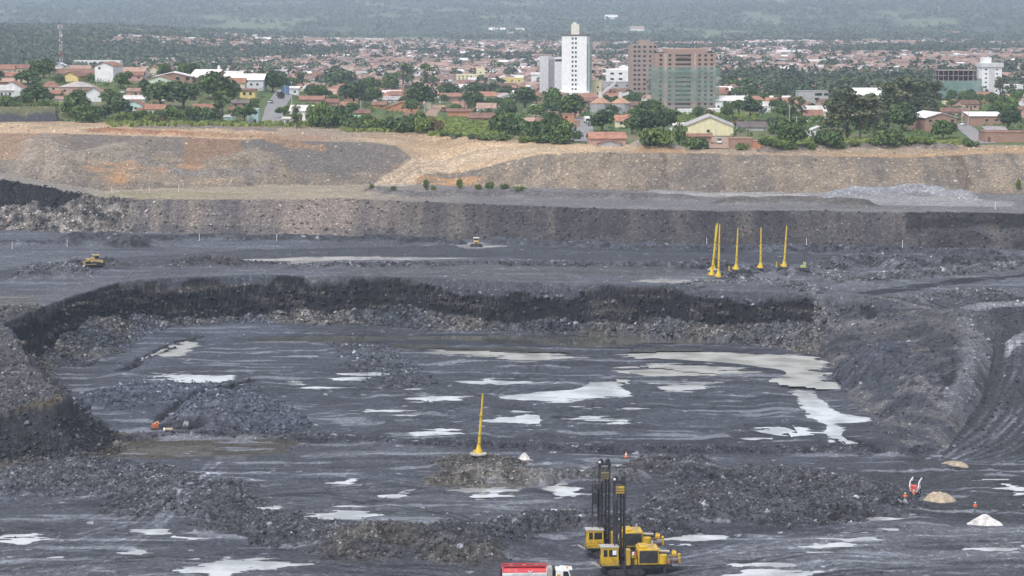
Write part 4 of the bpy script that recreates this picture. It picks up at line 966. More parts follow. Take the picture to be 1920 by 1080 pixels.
H(253, 210, 36, 12, 'gy', 9, 'aqua', 'terra', 'house', 'pale aqua gabled house with red roof edge on the lower left hillside', win=[(0.1, 0.6)], yaw=-8, short='aqua gabled house')
H(251, 192, 40, 6, 'gx', 6, 'green', 'lgrey', 'house', 'house with pale grey green roof right behind the aqua gabled house')
H(275, 213, 38, 5, 'gx', 5, 'cream', 'terra', 'house', 'low house with orange red roof right of the aqua gabled house')
H(450, 202, 32, 9, 'gx', 5, 'brick', 'dark', 'house', 'dark roofed brick house below the yellow house by the street', win=W2)
H(474, 233, 20, 27, 'flat', 0, 'aqua', 'aqua', 'house', 'narrow turquoise house wall right of the round mango tree', door=0.2, short='turquoise house')
H(430, 229, 20, 9, 'shed', 3, 'aqua', 'lgrey', 'shed', 'small pale aqua shed left of the round mango tree', 'shed')
H(435, 214, 14, 8, 'gx', 3, 'pink', 'terra', 'hut', 'tiny pink hut behind the round mango tree', 'hut')
# --- right of the street
H(598, 158, 25, 12, 'gx', 10, 'white', 'terra', 'tall_house', 'white house with tall red roof beside the biggest tree of the left centre', win=W2, short='white house with tall red roof')
H(534, 177, 13, 14, 'flat', 0, 'blue', 'blue', 'shop', 'narrow blue and white shop at the top of the left street', 'shop', short='blue shop')
H(551, 178, 18, 12, 'shed', 3, 'white', 'white', 'kiosk', 'small white roofed kiosk at the top of the left street, right of the blue shop', 'kiosk', win=[(0.1, 0.5)])
H(591, 173, 44, 6, 'gx', 6, 'pink', 'orange', 'house', 'house with long orange roof below the white house with tall red roof')
H(584, 193, 46, 6, 'gx', 6, 'brick', 'terra', 'house', 'low brick house with terracotta roof in front of the wide bushy tree by the street')
H(622, 184, 24, 8, 'gx', 6, 'cream', 'pale', 'house', 'cream house with pale roof tucked left of the dark trees', win=W1)
H(622, 198, 26, 6, 'gx', 6, 'pink', 'terra', 'house', 'pink house with terracotta roof below the cream house left of the dark trees')
H(652, 205, 27, 7, 'gx', 6, 'cream', 'orange', 'house', 'cream house with orange roof below the dark trees', win=W1)
H(680, 217, 27, 5, 'gx', 6, 'brick', 'brown', 'house', 'low brown roofed brick house right of the cream house below the dark trees')
H(676, 225, 24, 4, 'gx', 4, 'green', 'green', 'hut', 'low hut with pale green metal roof among bushes above the rim', 'hut', short='green roofed hut')
H(538, 233, 18, 10, 'shed', 2, 'white', 'lgrey', 'hut', 'small white walled hut at the bottom of the left street', 'hut', door=0.1)
H(562, 216, 27, 6, 'gx', 6, 'brick', 'brown', 'house', 'brown roofed brick house right of the left street, below the round street tree')
H(711, 204, 26, 8, 'gx', 5, 'orange', 'terra', 'house', 'red brick house with terracotta roof left of the wide red gabled house', win=W1)
H(695, 194, 22, 5, 'gx', 4, 'lgrey', 'grey', 'house', 'small grey roofed house behind the red brick house left of the wide red gabled house')
H(557, 152, 40, 3, 'gx', 3, 'pink', 'pale', 'long_house', 'long low pink roofed building behind the crest at the top of the left street', 'building')
H(738, 194, 36, 7, 'gx', 6, 'lgrey', 'grey', 'house', 'grey roofed house left above the wide red gabled house', yaw=-10)
H(755, 209, 58, 8, 'gy', 10, 'orange', 'orange', 'gabled_house', 'wide low red gabled house of brick behind the scrub, centre left', win=[(-0.0, 0.85)], short='wide red gabled house')
H(864, 206, 30, 6, 'gx', 9, 'white', 'terra', 'house', 'white house with steep red roof right of the dirt lane', win=W1, short='white house with steep red roof')
H(861, 221, 46, 12, 'gx', 4, 'orange', 'terra', 'long_house', 'long red brick house with narrow roof behind the bright green field', 'house', short='long red brick house')
H(903, 229, 47, 8, 'gx', 8, 'brick', 'brown', 'house', 'brick house with dark red brown roof right of the long red brick house', win=[(-0.2, 0.5), (0.15, 0.5)], short='dark red roofed house')
H(942, 212, 25, 6, 'gx', 5, 'cream', 'pale', 'house', 'pale house half hidden by the trees right of the dark red roofed house')
H(822, 192, 28, 5, 'gx', 5, 'cream', 'grey', 'house', 'cream house with grey roof at the top of the dirt lane')
H(803, 204, 10, 11, 'flat', 0, 'cream', 'cream', 'gatehouse', 'narrow cream gate wall left of the dirt lane', 'wall')
H(874, 158, 37, 17, 'flat', 0, 'pale_yellow', 'pale_yellow', 'apartment_block', 'pale yellow apartment block beside its own taller stair tower, behind the centre trees', 'apartments', win=[(a, b) for b in (0.3, 0.6, 0.85) for a in (-0.35, -0.15, 0.05, 0.25)], short='pale yellow apartment block')
H(901, 157, 16, 28, 'flat', 0, 'pale_yellow', 'pale_yellow', 'stair_tower', 'taller pale yellow stair and water tower right of the apartment block', 'tower', extra=tank, win=[(0, 0.5), (0, 0.75)])
H(960, 164, 44, 17, 'flat', 0, 'yellow', 'yellow', 'low_block', 'flat roofed yellow building left of the grey office block', 'building', win=[(-0.3, 0.75), (0, 0.75), (0.3, 0.75)], short='flat yellow building')
H(837, 160, 31, 6, 'flat', 0, 'white', 'white', 'shed', 'long low white shed in front of the pale yellow apartment block', 'shed')
H(1005, 160, 18, 20, 'gx', 4, 'white', 'lgrey', 'house', 'white house squeezed against the left side of the grey office block', win=W1)
H(1002, 217, 34, 11, 'hip', 10, 'cream', 'grey', 'house', 'cream house with grey brown hipped roof left of the orange house', win=W2, short='grey brown hipped house')
H(993, 234, 26, 6, 'gx', 6, 'pink', 'pale', 'house', 'pink house with pale roof below the grey brown hipped house')
H(1029, 235, 50, 6, 'gx', 6, 'cream', 'brown', 'long_house', 'long low house with brown roof below the orange house', win=W3, short='long low brown roofed house')
H(1066, 233, 21, 18, 'flat', 0, 'orange', 'terra', 'house', 'two storey bright orange house left of the asphalt street', win=[(-0.2, 0.75)], short='bright orange house')
H(1042, 221, 26, 6, 'gx', 5, 'pink', 'terra', 'house', 'pink house with red roof left of the bright orange house')
H(1082, 239, 11, 12, 'flat', 0, 'brick', 'brick', 'house', 'narrow unplastered brick house right of the bright orange house')
H(1165, 239, 22, 13, 'gx', 9, 'pale_yellow', 'orange', 'house', 'pale yellow house half under an orange roof, below the grain silos', win=[(0, 0.6)], short='pale yellow house below the silos')
H(1184, 236, 20, 14, 'gx', 7, 'white', 'terra', 'house', 'white house with red roof and one window joined right of the pale yellow house', win=[(0.25, 0.7)])
H(1138, 272, 68, 12, 'gx', 10, 'pink', 'orange', 'house', 'pink house with several stepped orange roofs right at the pit rim', short='pink house at the rim', yaw=4)
H(1143, 274, 44, 5, 'gy', 6, 'grey', 'terra', 'annex', 'grey gabled front annex of the rim, before the pink stepped roofs', 'house', depth=4)
H(1285, 214, 26, 8, 'flat', 0, 'white', 'white', 'wall_house', 'low white walled shed at the foot of the netted tower', 'shed')
H(1340, 215, 21, 10, 'flat', 0, 'white', 'white', 'wall_house', 'white garden house right of the netted tower foot', 'house')
H(1372, 207, 62, 18, 'gx', 8, 'white', 'white', 'villa', 'large white villa with white roof right of the netted tower', 'villa', win=[(-0.4, 0.4), (-0.1, 0.5), (0.1, 0.5), (0.3, 0.5)], short='large white villa')
H(1418, 204, 36, 16, 'hip', 8, 'green', 'orange', 'house', 'pale green house with orange hipped roof joined right of the white villa', win=W2)
H(1334, 254, 90, 17, 'gy', 18, 'pale_yellow', 'lgrey', 'warehouse', 'pale yellow warehouse with wide light grey gable roof', 'warehouse', depth=26, yaw=-4, win=[(-0.02, 0.5)], short='pale yellow warehouse')
H(1270, 245, 27, 9, 'shed', 4, 'white', 'white', 'shed', 'low white shed joined left of the pale yellow warehouse', 'shed')
H(1311, 271, 46, 15, 'gx', 4, 'brick', 'terra', 'house', 'two windowed bare brick house in front of the pale yellow warehouse', win=[(-0.2, 0.65), (0.18, 0.65)], winsize=(1.3, 1.2), short='two windowed brick house')
H(1390, 278, 42, 18, 'flat', 0, 'brick', 'brick', 'unfinished_house', 'roofless unfinished brick house right of the warehouse forecourt', door=-0.1, short='unfinished brick house')
H(1421, 279, 18, 13, 'flat', 0, 'orange', 'orange', 'unfinished_house', 'small reddish brick box house right of the unfinished brick house')
H(1411, 245, 54, 6, 'gx', 9, 'lgrey', 'dark', 'shed', 'long shed with dark grey roof right of the pale yellow warehouse', 'shed', short='long dark roofed shed')
H(1467, 203, 58, 9, 'gx', 10, 'cream', 'orange', 'long_house', 'long house with orange roof and white edge right of the green roofed villa tree', win=W3, short='long orange roofed house')
H(1470, 192, 56, 8, 'gx', 3, 'white', 'white', 'shed', 'long white roofed shed behind the long orange roofed house', 'shed')
H(1525, 197, 56, 25, 'flat', 0, 'grey', 'grey', 'unfinished_block', 'unfinished grey concrete block with dark openings left of the tall eucalyptus clump', 'building', win=[(0.12, 0.8), (0.22, 0.8), (0.42, 0.8), (0.12, 0.45)], winsize=(2.6, 1.6), extra=bands, short='grey concrete block')
H(1525, 228, 36, 12, 'gx', 9, 'green', 'terra', 'house', 'pale green house with red roof below the grey concrete block', win=W2, short='pale green house with red roof')
H(1523, 213, 32, 8, 'gx', 3, 'white', 'white', 'shed', 'white flat looking shed between the grey concrete block and the pale green house', 'shed')
H(1628, 192, 52, 14, 'gx', 12, 'cream', 'white', 'church_hall', 'cream hall with broad white roof behind the tall eucalyptus clump', 'hall', win=[(-0.3, 0.6)], short='cream hall with white roof')
H(1644, 176, 20, 14, 'flat', 0, 'pink', 'pink', 'tower_house', 'small pinkish tower house behind the cream hall', 'house')
H(1529, 174, 18, 10, 'hip', 6, 'pale_yellow', 'terra', 'house', 'pale yellow house with little red hipped roof above the grey concrete block', win=W1)
H(1537, 258, 42, 12, 'gy', 8, 'white', 'lgrey', 'shed', 'white shed with rounded pale grey roof in front of the eucalyptus clump', 'shed', door=-0.3, short='white shed with pale roof')
H(1757, 247, 62, 26, 'gy', 9, 'brick', 'white', 'warehouse', 'brick warehouse with low white gable roof and three small openings', 'warehouse', depth=22, yaw=9, win=[(-0.35, 0.8), (-0.15, 0.8), (0.35, 0.8)], short='brick warehouse with low gable')
H(1850, 236, 62, 18, 'shed', 5, 'brick', 'white', 'warehouse', 'brick building with straight white roof and two windows right of the side street', 'warehouse', depth=14, win=[(0.0, 0.6), (0.28, 0.6)], short='brick building with straight white roof')
H(1885, 267, 76, 18, 'flat', 0, 'brick', 'terra', 'walled_yard_house', 'long low brick house with blank yard wall at the far right of the rim', door=-0.4, short='long low brick house')
H(1868, 252, 38, 8, 'shed', 5, 'grey', 'grey', 'lean_to', 'lean-to with grey sheet roof behind the long low brick house', 'shed')
H(1847, 193, 28, 15, 'gx', 5, 'orange', 'terra', 'house', 'reddish brick house at the foot of the right white tower', win=W2, short='brick house below the right white tower')
H(1897, 178, 42, 18, 'flat', 0, 'white', 'white', 'apartment_block', 'white flat roofed block with dark windows right of the right white tower', 'building', win=[(-0.4, 0.7), (-0.25, 0.7), (-0.1, 0.7), (-0.4, 0.3)], winsize=(1.8, 1.6))
H(1905, 192, 30, 11, 'gx', 4, 'cream', 'pale', 'house', 'cream house with pale roof at the right edge below the white flat roofed block')
H(1775, 199, 12, 8, 'flat', 0, 'pale_yellow', 'pale_yellow', 'hut', 'tiny pale yellow house at the foot of the right netted tower', 'hut')
H(1800, 209, 18, 7, 'gx', 4, 'cream', 'pale', 'house', 'small cream house between the brick warehouse and the right netted tower')
# --- far larger buildings
for px, py, w_, h_, ro, lb in [(1610, 135, 60, 5, 'white', 'long white roofed depot in the distance left of the right netted tower'), (1660, 145, 62, 4, 'white', 'second long white depot roof, in front of the first'), (1400, 91, 44, 4, 'white', 'broad white arched hall roof far behind the netted tower'),
                               (1530, 122, 40, 6, 'lgrey', 'pale grey works hall in the distance behind the orange roofed houses'), (490, 78, 34, 4, 'white', 'long white roof in the distance above the left street'), (925, 58, 18, 2, 'white', 'leftmost of the three white roofed barns on the far green slope'), (947, 58, 18, 2, 'white', 'middle one of the three white roofed barns on the far green slope'), (974, 59, 18, 2, 'white', 'rightmost of the three white roofed barns on the far green slope'),
                               (965, 66, 40, 2, 'pale', 'pale roofed farm building below the far white barns'), (1195, 58, 26, 5, 'pale', 'pale farm house on the far hillside above the brick tower'), (1146, 36, 24, 4, 'white', 'white farm building on the far hillside right of the white tower'), (1785, 68, 34, 5, 'terra', 'far red roofed hall near the top right woods'), (1480, 104, 46, 6, 'white', 'far long white school roof right of the netted tower')]:
    H(px, py, w_, h_, 'gx', 4, 'white', ro, 'hall', lb, 'hall', depth=20)

# --- tall buildings
def tower_base(name, px, py, label, cat, yaw, depth):
    x, y, z = ground_at(px, py); s = scale_at(y, z)
    e = empty(name, (x, y + depth / 2, z), math.radians(yaw), label, cat)
    LAND.append((px, py - 10, label.split(' with ')[0].replace('thirteen storey ', '')))
    return e, s

def bwin(e, xs, zs, yf, w_, h_, name='window', mat=None):
    n = 0
    for z in zs:
        for x in xs:
            MB().box(x - w_ / 2, x + w_ / 2, yf - 0.06, yf + 0.02, z - h_ / 2, z + h_ / 2).build(name, mat or GLASS, e); n += 1
    return n

wp = stucco('white_tower_paint', (0.80, 0.80, 0.81), (0.74, 0.74, 0.74))
e, s = tower_base('apartment_tower', 1080, 190, 'tall white apartment tower with a column of paired windows', 'tower', -9, 16)
hw = 23.5 / s; Ht = 122 / s; d = 8
MB().box(-hw, hw, -d, d, -2, Ht).build('wall', wp, e)
MB().box(hw - 0.02, hw + 1.6, -d + 2, d - 2, 5, Ht - 5).build('balcony_stack', stucco('green_grey_render', (0.42, 0.5, 0.47)), e)
MB().box(-hw - 0.25, hw + 0.25, -d - 0.25, d + 0.25, Ht, Ht + 0.9).build('parapet', paint('dark_parapet', (0.16, 0.13, 0.14), 0.8), e)
MB().box(-2.5, 2.6, -4, 3, Ht + 0.9, Ht + 7.4).box(-1.6, 0.6, -3, 1, Ht + 7.4, Ht + 8.6).build('penthouse', stucco('cream_penthouse', (0.70, 0.66, 0.58)), e)
fl = [Ht - 1.7 - 2.95 * i for i in range(12)]
bwin(e, [-1.05, 1.05], fl, -d, 1.15, 1.35)
MB().box(-hw - 8, hw + 2, -d - 3, d, -2, 6.5).build('podium', wp, e)
bwin(e, [-5.0, 4.6], [6.0 - 1.2], -d - 3, 4.2, 1.2, 'window')

e, s = tower_base('office_block', 1034, 186, 'grey office block with a louvred middle strip left of the white tower', 'office block', -3, 14)
hw = 21 / s; Ht = 79 / s; d = 7
MB().box(-hw, -hw * 0.22, -d, d, -2, Ht).build('wall', WALL['lgrey'], e)
MB().box(hw * 0.32, hw, -d, d, -2, Ht - 0.4).build('wall', stucco('bluish_white_render', (0.66, 0.67, 0.70)), e)
lm = MB().box(-hw * 0.22 + .01, hw * 0.32 - .01, -d + 0.9, d, -2, Ht - 0.2)
for i in range(26): lm.box(-hw * 0.22 + .02, hw * 0.32 - .02, -d + 0.45, -d + 0.88, 1 + i * (Ht - 2) / 26, 1.45 + i * (Ht - 2) / 26)
lm.build('louvre_strip', WALL['grey'], e)
MB().box(hw * 0.36, hw * 0.97, -d - 0.06, -d + 0.02, Ht - 3.0, Ht - 1.6).build('window', GLASS, e)

e, s = tower_base('yellow_block', 1117, 189, 'narrow pale yellow building with three small windows right of the white tower', 'building', -4, 12)
hw = 12 / s; Ht = 37 / s
MB().box(-hw, hw, -6, 6, -2, Ht).build('wall', WALL['pale_yellow'], e)
MB().box(-hw - .2, hw + .2, -6.2, 6.2, Ht, Ht + 0.5).build('parapet', WALL['cream'], e)
bwin(e, [hw * 0.45], [Ht - 4, Ht - 8, Ht - 12], -6, 1.4, 1.0)

e, s = tower_base('clinic', 1166, 183, 'stepped white and grey building with square dark windows behind the silos', 'building', -5, 16)
hw = 33 / s; Ht = 56 / s
MB().box(-hw * 1.1, hw * 1.1, -8, 8, -2, Ht * 0.53).build('lower_storeys', WALL['grey'], e)
MB().box(-hw * 0.85, hw * 1.02, -8.3, 8, Ht * 0.53, Ht * 0.93).box(-hw * 0.1, hw * 0.45, -7, 6, Ht * 0.93, Ht * 1.03).build('upper_storeys', wp, e)
bwin(e, [-hw * 0.5, -hw * 0.02, hw * 0.62], [Ht * 0.80, Ht * 0.62], -8.3, 2.4, 1.3)
bwin(e, [-hw * 0.6, -hw * 0.25, hw * 0.4, hw * 0.75], [Ht * 0.4, Ht * 0.22], -8, 2.2, 1.2)

brt = stucco('tower_hollow_brick', (0.36, 0.275, 0.24), (0.33, 0.3, 0.28))
e, s = tower_base('brick_tower', 1206, 190, 'unplastered brick tower block with open window holes behind the netted tower', 'tower', 6, 16)
hw = 24 / s; Ht = 106 / s
MB().box(-hw, hw, -8, 8, -2, Ht).build('wall', brt, e)
sl = MB()
for i in range(1, 13): sl.box(-hw - .08, hw + .08, -8.08, 8.08, Ht - 3 * i - 0.25, Ht - 3 * i)
sl.build('floor_slabs', CONC, e)
MB().box(-hw * 0.3, hw * 0.5, -3, 3, Ht, Ht + 3).build('lift_house', brt, e)
bwin(e, [-hw * 0.78, -hw * 0.45, -hw * 0.02, hw * 0.45, hw * 0.8], [Ht - 1.5 - 3 * i for i in range(11)], -8, 1.7, 1.3)

net = bpy.data.materials.new('green_safety_net'); t, b = nt(net)
tc = N(t, 'ShaderNodeTexCoord'); n1 = N(t, 'ShaderNodeTexNoise', Scale=0.25, Detail=4.0); t.links.new(tc.outputs['Object'], n1.inputs['Vector'])
t.links.new(ramp(t, n1.outputs[0], [(0.3, (0.12, 0.24, 0.20)), (0.7, (0.36, 0.47, 0.43))]), b.inputs['Base Color'])
t.links.new(ramp(t, n1.outputs[0], [(0.34, 0.34), (0.66, 0.04)]), b.inputs['Alpha']); b.inputs['Roughness'].default_value = 0.9
e, s = tower_base('netted_tower', 1283, 207, 'broad brick tower under construction wrapped in green safety net', 'tower', 3, 20)
hw = 57 / s; Ht = 107 / s; d = 10; fh = Ht / 13
up_m = stucco('orange_hollow_brick', (0.40, 0.265, 0.215), (0.36, 0.3, 0.26)); lo_m = stucco('weathered_hollow_brick', (0.36, 0.30, 0.27), (0.3, 0.3, 0.28))
MB().box(-hw, hw, -d, d, -2, Ht - 3.2 * fh).build('lower_wall', lo_m, e)
MB().box(-hw, hw, -d, d, Ht - 3.2 * fh, Ht).box(-hw * 0.62, hw * 0.72, -d + 2, d, Ht, Ht + 2.2).build('upper_wall', up_m, e)
sl = MB()
for i in range(13): sl.box(-hw - .1, hw + .1, -d - .1, d + .1, Ht - fh * i - 0.3, Ht - fh * i)
sl.box(-hw * 0.32, hw * 0.12, -d - 1.2, -d, Ht - fh + .1, Ht - fh + 0.3)
sl.build('floor_slabs', CONC, e)
MB().box(-hw * 0.70, -hw * 0.62, -d - 0.25, -d, -2, Ht).box(hw * 0.28, hw * 0.34, -d - 0.25, -d, -2, Ht).build('pier', stucco('pale_pier', (0.5, 0.38, 0.33)), e)
bal = MB()
for i in range(13): bal.box(-hw * 0.34, hw * 0.16, -d - 0.12, -d + .02, Ht - fh * i - fh * 0.72, Ht - fh * i - fh * 0.35)
bal.build('recessed_balconies', GLASS, e)
bwin(e, [-hw * 0.82, -hw * 0.52, hw * 0.26 - 2.2, hw * 0.46, hw * 0.66, hw * 0.86], [Ht - fh * i - fh * 0.55 for i in range(12)], -d, 1.5, 1.2)
nb = MB()
def sheet(x0, x1, z0, z1, y): nb.box(x0, x1, y - 0.04, y, z0, z1)
sheet(-hw - 2, hw + 1.8, 5, Ht - 3.2 * fh, -d - 1.6); sheet(-hw - 2, hw + 1.8, 20, Ht - 3.4 * fh, -d - 2.0)
nb.box(hw + 1.8, hw + 1.84, -d - 1.6, d, 4, Ht - 3.2 * fh); nb.box(-hw - 2.04, -hw - 2, -d - 1.6, d, 8, Ht - 3.2 * fh)
nb.build('safety_net', net, e)

e, s = tower_base('concrete_frame', 1795, 190, 'open concrete frame with green safety net left of the right white tower', 'construction', 2, 16)
hw = 38 / s; Ht = 58 / s; d = 8; fh = Ht / 6
fm = MB()
for i in range(7): fm.box(-hw, hw, -d, d, Ht - fh * i - 0.35, Ht - fh * i)
for k in range(9):
    for y_ in (-d + .3, 0, d - .3): fm.cbox((-hw + 0.3 + k * (2 * hw - 0.6) / 8, y_, Ht / 2 - 1), (0.45, 0.45, Ht + 1.3))
fm.build('frame', stucco('pinkish_concrete', (0.30, 0.235, 0.23), (0.2, 0.17, 0.17)), e)
MB().box(-hw + 1, hw - 1, 2, 2.4, -2, Ht - 0.5).build('inner_wall', paint('shadowy_brick', (0.12, 0.09, 0.10), 0.9), e)
nb = MB(); nb.box(-hw - 2, hw + 2, -d - 1.3, -d - 1.26, 2, Ht - 2 * fh); nb.box(-hw - 2.04, -hw - 2, -d - 1.3, d, 2, Ht - 1.6 * fh); nb.box(hw + 2, hw + 2.04, -d - 1.3, d, 2, Ht - 1.6 * fh); nb.box(0.15 * hw, hw + 1.9, -d - 1.6, -d - 1.56, 4, Ht - 2.2 * fh)
net2 = net.copy(); net2.name = 'dense_green_net'
for n_ in net2.node_tree.nodes:
    if n_.type == 'VALTORGB' and n_.color_ramp.elements[0].color[0] > 0.3: n_.color_ramp.elements[0].color = (0.75, 0.75, 0.75, 1); n_.color_ramp.elements[1].color = (0.4, 0.4, 0.4, 1)
nb.build('safety_net', net2, e)

e, s = tower_base('apartment_tower', 1858, 182, 'right white tower with two columns of small windows and square roof house', 'tower', 2, 14)
hw = 19 / s; Ht = 56 / s; d = 7
MB().box(-hw, hw, -d, d, -2, Ht).build('wall', wp, e)
MB().box(-hw - 0.8, hw + 0.8, -d - 0.8, d + 0.8, Ht, Ht + 2.6).build('roof_storey', WALL['lgrey'], e)
MB().box(-hw * 0.8, 0, -5, 4, Ht + 2.6, Ht + 6.4).build('lift_house', wp, e)
MB().box(-hw * 0.3, hw * 0.3, -d - 0.15, -d, 1, Ht - 1).build('recess_panel', WALL['lgrey'], e)
bwin(e, [-hw * 0.58, hw * 0.5], [Ht - 1.7 - 2.9 * i for i in range(6)], -d, 1.5, 0.9)

# grain silos
for px, r_, lab, q in [(1127, 20, 'left grain silo with conical rusty roof and sloping conveyor', 1), (1165, 19, 'right grain silo with conical rusty roof and short conveyor', 0)]:
    x, y, z = ground_at(px, 216); s = scale_at(y, z); r = r_ / s
    e = empty('grain_silo', (x, y + r, z), 0, lab, 'silo', 'grain silos below the stepped building'); LAND.append((px, 200, 'grain silos'))
    MB().lathe([(r, -2), (r, 22 / s), (r * 0.98, 22 / s)], 28).build('silo_body', tiles('galvanised_silo_steel', (0.40, 0.41, 0.42)), e, smooth=False)
    MB().lathe([(r * 1.04, 22 / s), (r * 0.12, 33 / s), (r * 0.1, 34 / s)], 28).build('cone_roof', tiles('rusty_roof_sheets', (0.42, 0.27, 0.19)), e)
    L = 7.5 if q else 4.0
    MB().prism([(-0.8, 33 / s), (L, 33 / s + L * (0.9 if q else 0.35)), (L, 33 / s + L * (0.9 if q else 0.35) + 1.5), (-0.8, 33 / s + 1.5)], -0.7, 0.7).box(-1.2, 0.6, -0.9, 0.9, 32 / s, 33 / s + 2.6).build('conveyor', WALL['lgrey'], e)

# white water column on the crest
x, y, z = ground_at(411, 150); s = scale_at(y, z)
e = empty('water_column', (x, y, z), 0, 'slim white cylindrical water column beside the long white roofed shed', 'water tower')
MB().lathe([(2.4 / s, -1), (2.4 / s, 26 / s)], 14).build('shaft', WALL['white'], e, smooth=False)
MB().lathe([(2.6 / s, 26 / s), (2.6 / s, 26.6 / s), (0.3, 27.3 / s)], 14).build('cap', WALL['lgrey'], e)

# red and white lattice mast
x, y, z = ground_at(113, 134); s = scale_at(y, z); Ht = 88 / s
e = empty('telecom_mast', (x, y + 6, z), 0.3, 'red and white lattice telecom mast on the left crest', 'mast'); LAND.append((113, 110, 'telecom mast'))
red = paint('mast_red', (0.45, 0.10, 0.07), 0.6); whi = paint('mast_white', (0.75, 0.75, 0.75), 0.6)
nseg = 14; m = MB()
for k in range(nseg):
    z0, z1 = Ht * k / nseg, Ht * (k + 1) / nseg; w0 = 1.35 - 0.65 * k / nseg; w1 = 1.35 - 0.65 * (k + 1) / nseg
    for i, (sx, sy) in enumerate(((1, 1), (1, -1), (-1, -1), (-1, 1))):
        nx, ny = ((1, 1), (1, -1), (-1, -1), (-1, 1))[(i + 1) % 4]
        mi = (k // 2) % 2
        m.bar((sx * w0, sy * w0, z0), (sx * w1, sy * w1, z1), 0.26, mi)
        m.bar((sx * w0, sy * w0, z0), (nx * w1, ny * w1, z1), 0.13, mi); m.bar((sx * w1, sy * w1, z1), (nx * w1, ny * w1, z1), 0.13, mi)
m.build('lattice', None, e, [red, whi])
MB().lathe([(2.2, 0), (2.2, 0.25)], 12, (0, 0, Ht - 5)).lathe([(2.0, 0), (2.0, 0.2)], 12, (0, 0, Ht - 1)).build('platform', whi, e)
for i in range(6):
    a = i * math.pi / 3
    MB().cbox((2.3 * math.cos(a), 2.3 * math.sin(a), Ht - 2.4), (0.5, 0.5, 3.4)).build('antenna_panel', whi if i % 2 else paint('antenna_grey', (0.55, 0.45, 0.42), 0.6), e)
for zz, a in ((Ht * 0.62, 0.4), (Ht * 0.66, 2.8), (Ht * 0.76, -0.6)):
    MB().tube((1.2 * math.cos(a), 1.2 * math.sin(a) - 0.6, zz), (1.2 * math.cos(a), 1.2 * math.sin(a) - 1.0, zz), 0.9, 0.7, 14).build('dish', whi, e)

# streets of the town, draped sheets
asph = paint('street_asphalt', (0.26, 0.25, 0.25), 0.85, 0.2, 0.4); dirtroad = paint('dirt_lane', (0.34, 0.23, 0.17), 0.9, 0.2, 0.5)
def street(pts, w0, w1, mat, name='road'):
    W_ = [ground_at(*p) for p in pts]; vs = []; fs = []; n = 0
    P_ = []
    for a, b_ in zip(W_[:-1], W_[1:]):
        for k in range(10): P_.append((a[0] + (b_[0] - a[0]) * k / 10, a[1] + (b_[1] - a[1]) * k / 10))
    P_.append(W_[-1][:2])
    for i, (x, y) in enumerate(P_):
        a = P_[max(i - 1, 0)]; b_ = P_[min(i + 1, len(P_) - 1)]; dx, dy = b_[0] - a[0], b_[1] - a[1]; L = math.hypot(dx, dy)
        nx, ny = -dy / L, dx / L; w_ = (w0 + (w1 - w0) * i / (len(P_) - 1)) / 2
        for sgn in (1, 0.33, -0.33, -1):
            X_, Y_ = x + nx * w_ * sgn, y + ny * w_ * sgn
            vs.append((X_, Y_, float(layout(np.array([X_]), np.array([Y_]))[0][0]) + 0.22))
        if i: fs += [(4 * i - 4 + j, 4 * i + j, 4 * i + j + 1, 4 * i - 3 + j) for j in range(3)]
    fs = [f[::-1] for f in fs]
    tag(mesh_obj(name, vs, fs, mat), kind='structure')
street([(503, 236), (515, 205), (530, 180), (541, 171)], 9, 9, asph)
street([(1091, 266), (1092, 250), (1093, 235), (1094, 222)], 9, 9, asph)
street([(1848, 270), (1822, 250), (1806, 238), (1800, 233)], 8, 7, asph)
street([(806, 221), (812, 210), (822, 198)], 6, 6, dirtroad)
street([(1345, 279), (1349, 266), (1352, 258)], 9, 9, dirtroad)
# ------------------------------------------------------------------ vegetation
def leaf_material(name, dark, light, hue_var=0.25):
    m = bpy.data.materials.new(name); t, b = nt(m)
    at = N(t, 'ShaderNodeAttribute', attribute_name='leaf')
    oi = N(t, 'ShaderNodeObjectInfo')
    c = mixc(t, dark, light, at.outputs['Fac'])
    c = mixc(t, c, ramp(t, oi.outputs['Random'], [(0.0, (1 - hue_var, 1 - hue_var, 1.0)), (0.5, (1, 1, 1)), (1.0, (1 + hue_var * 1.2, 1 + hue_var * 0.8, 0.9))]), 1.0, 'MULTIPLY')
    t.links.new(c, b.inputs['Base Color']); b.inputs['Roughness'].default_value = 0.6; b.inputs['Specular IOR Level'].default_value = 0.3
    b.inputs['Subsurface Weight'].default_value = 0.0
    return m
LEAF = {'meadow': leaf_material('meadow_grass', (0.12, 0.16, 0.045), (0.25, 0.30, 0.09)), 'far': leaf_material('hill_leaves', (0.028, 0.042, 0.022), (0.085, 0.115, 0.05)), 'dark': leaf_material('dark_leaves', (0.024, 0.048, 0.016), (0.095, 0.155, 0.045)), 'mid': leaf_material('mid_green_leaves', (0.036, 0.068, 0.020), (0.13, 0.20, 0.055)),
        'light': leaf_material('light_green_leaves', (0.045, 0.075, 0.02), (0.165, 0.225, 0.06)), 'olive': leaf_material('olive_leaves', (0.06, 0.075, 0.032), (0.175, 0.19, 0.085)), 'rust': leaf_material('rusty_leaves', (0.05, 0.045, 0.026), (0.16, 0.125, 0.07))}
BARK = paint('grey_brown_bark', (0.11, 0.085, 0.065), 0.9, 0.3, 3.0)

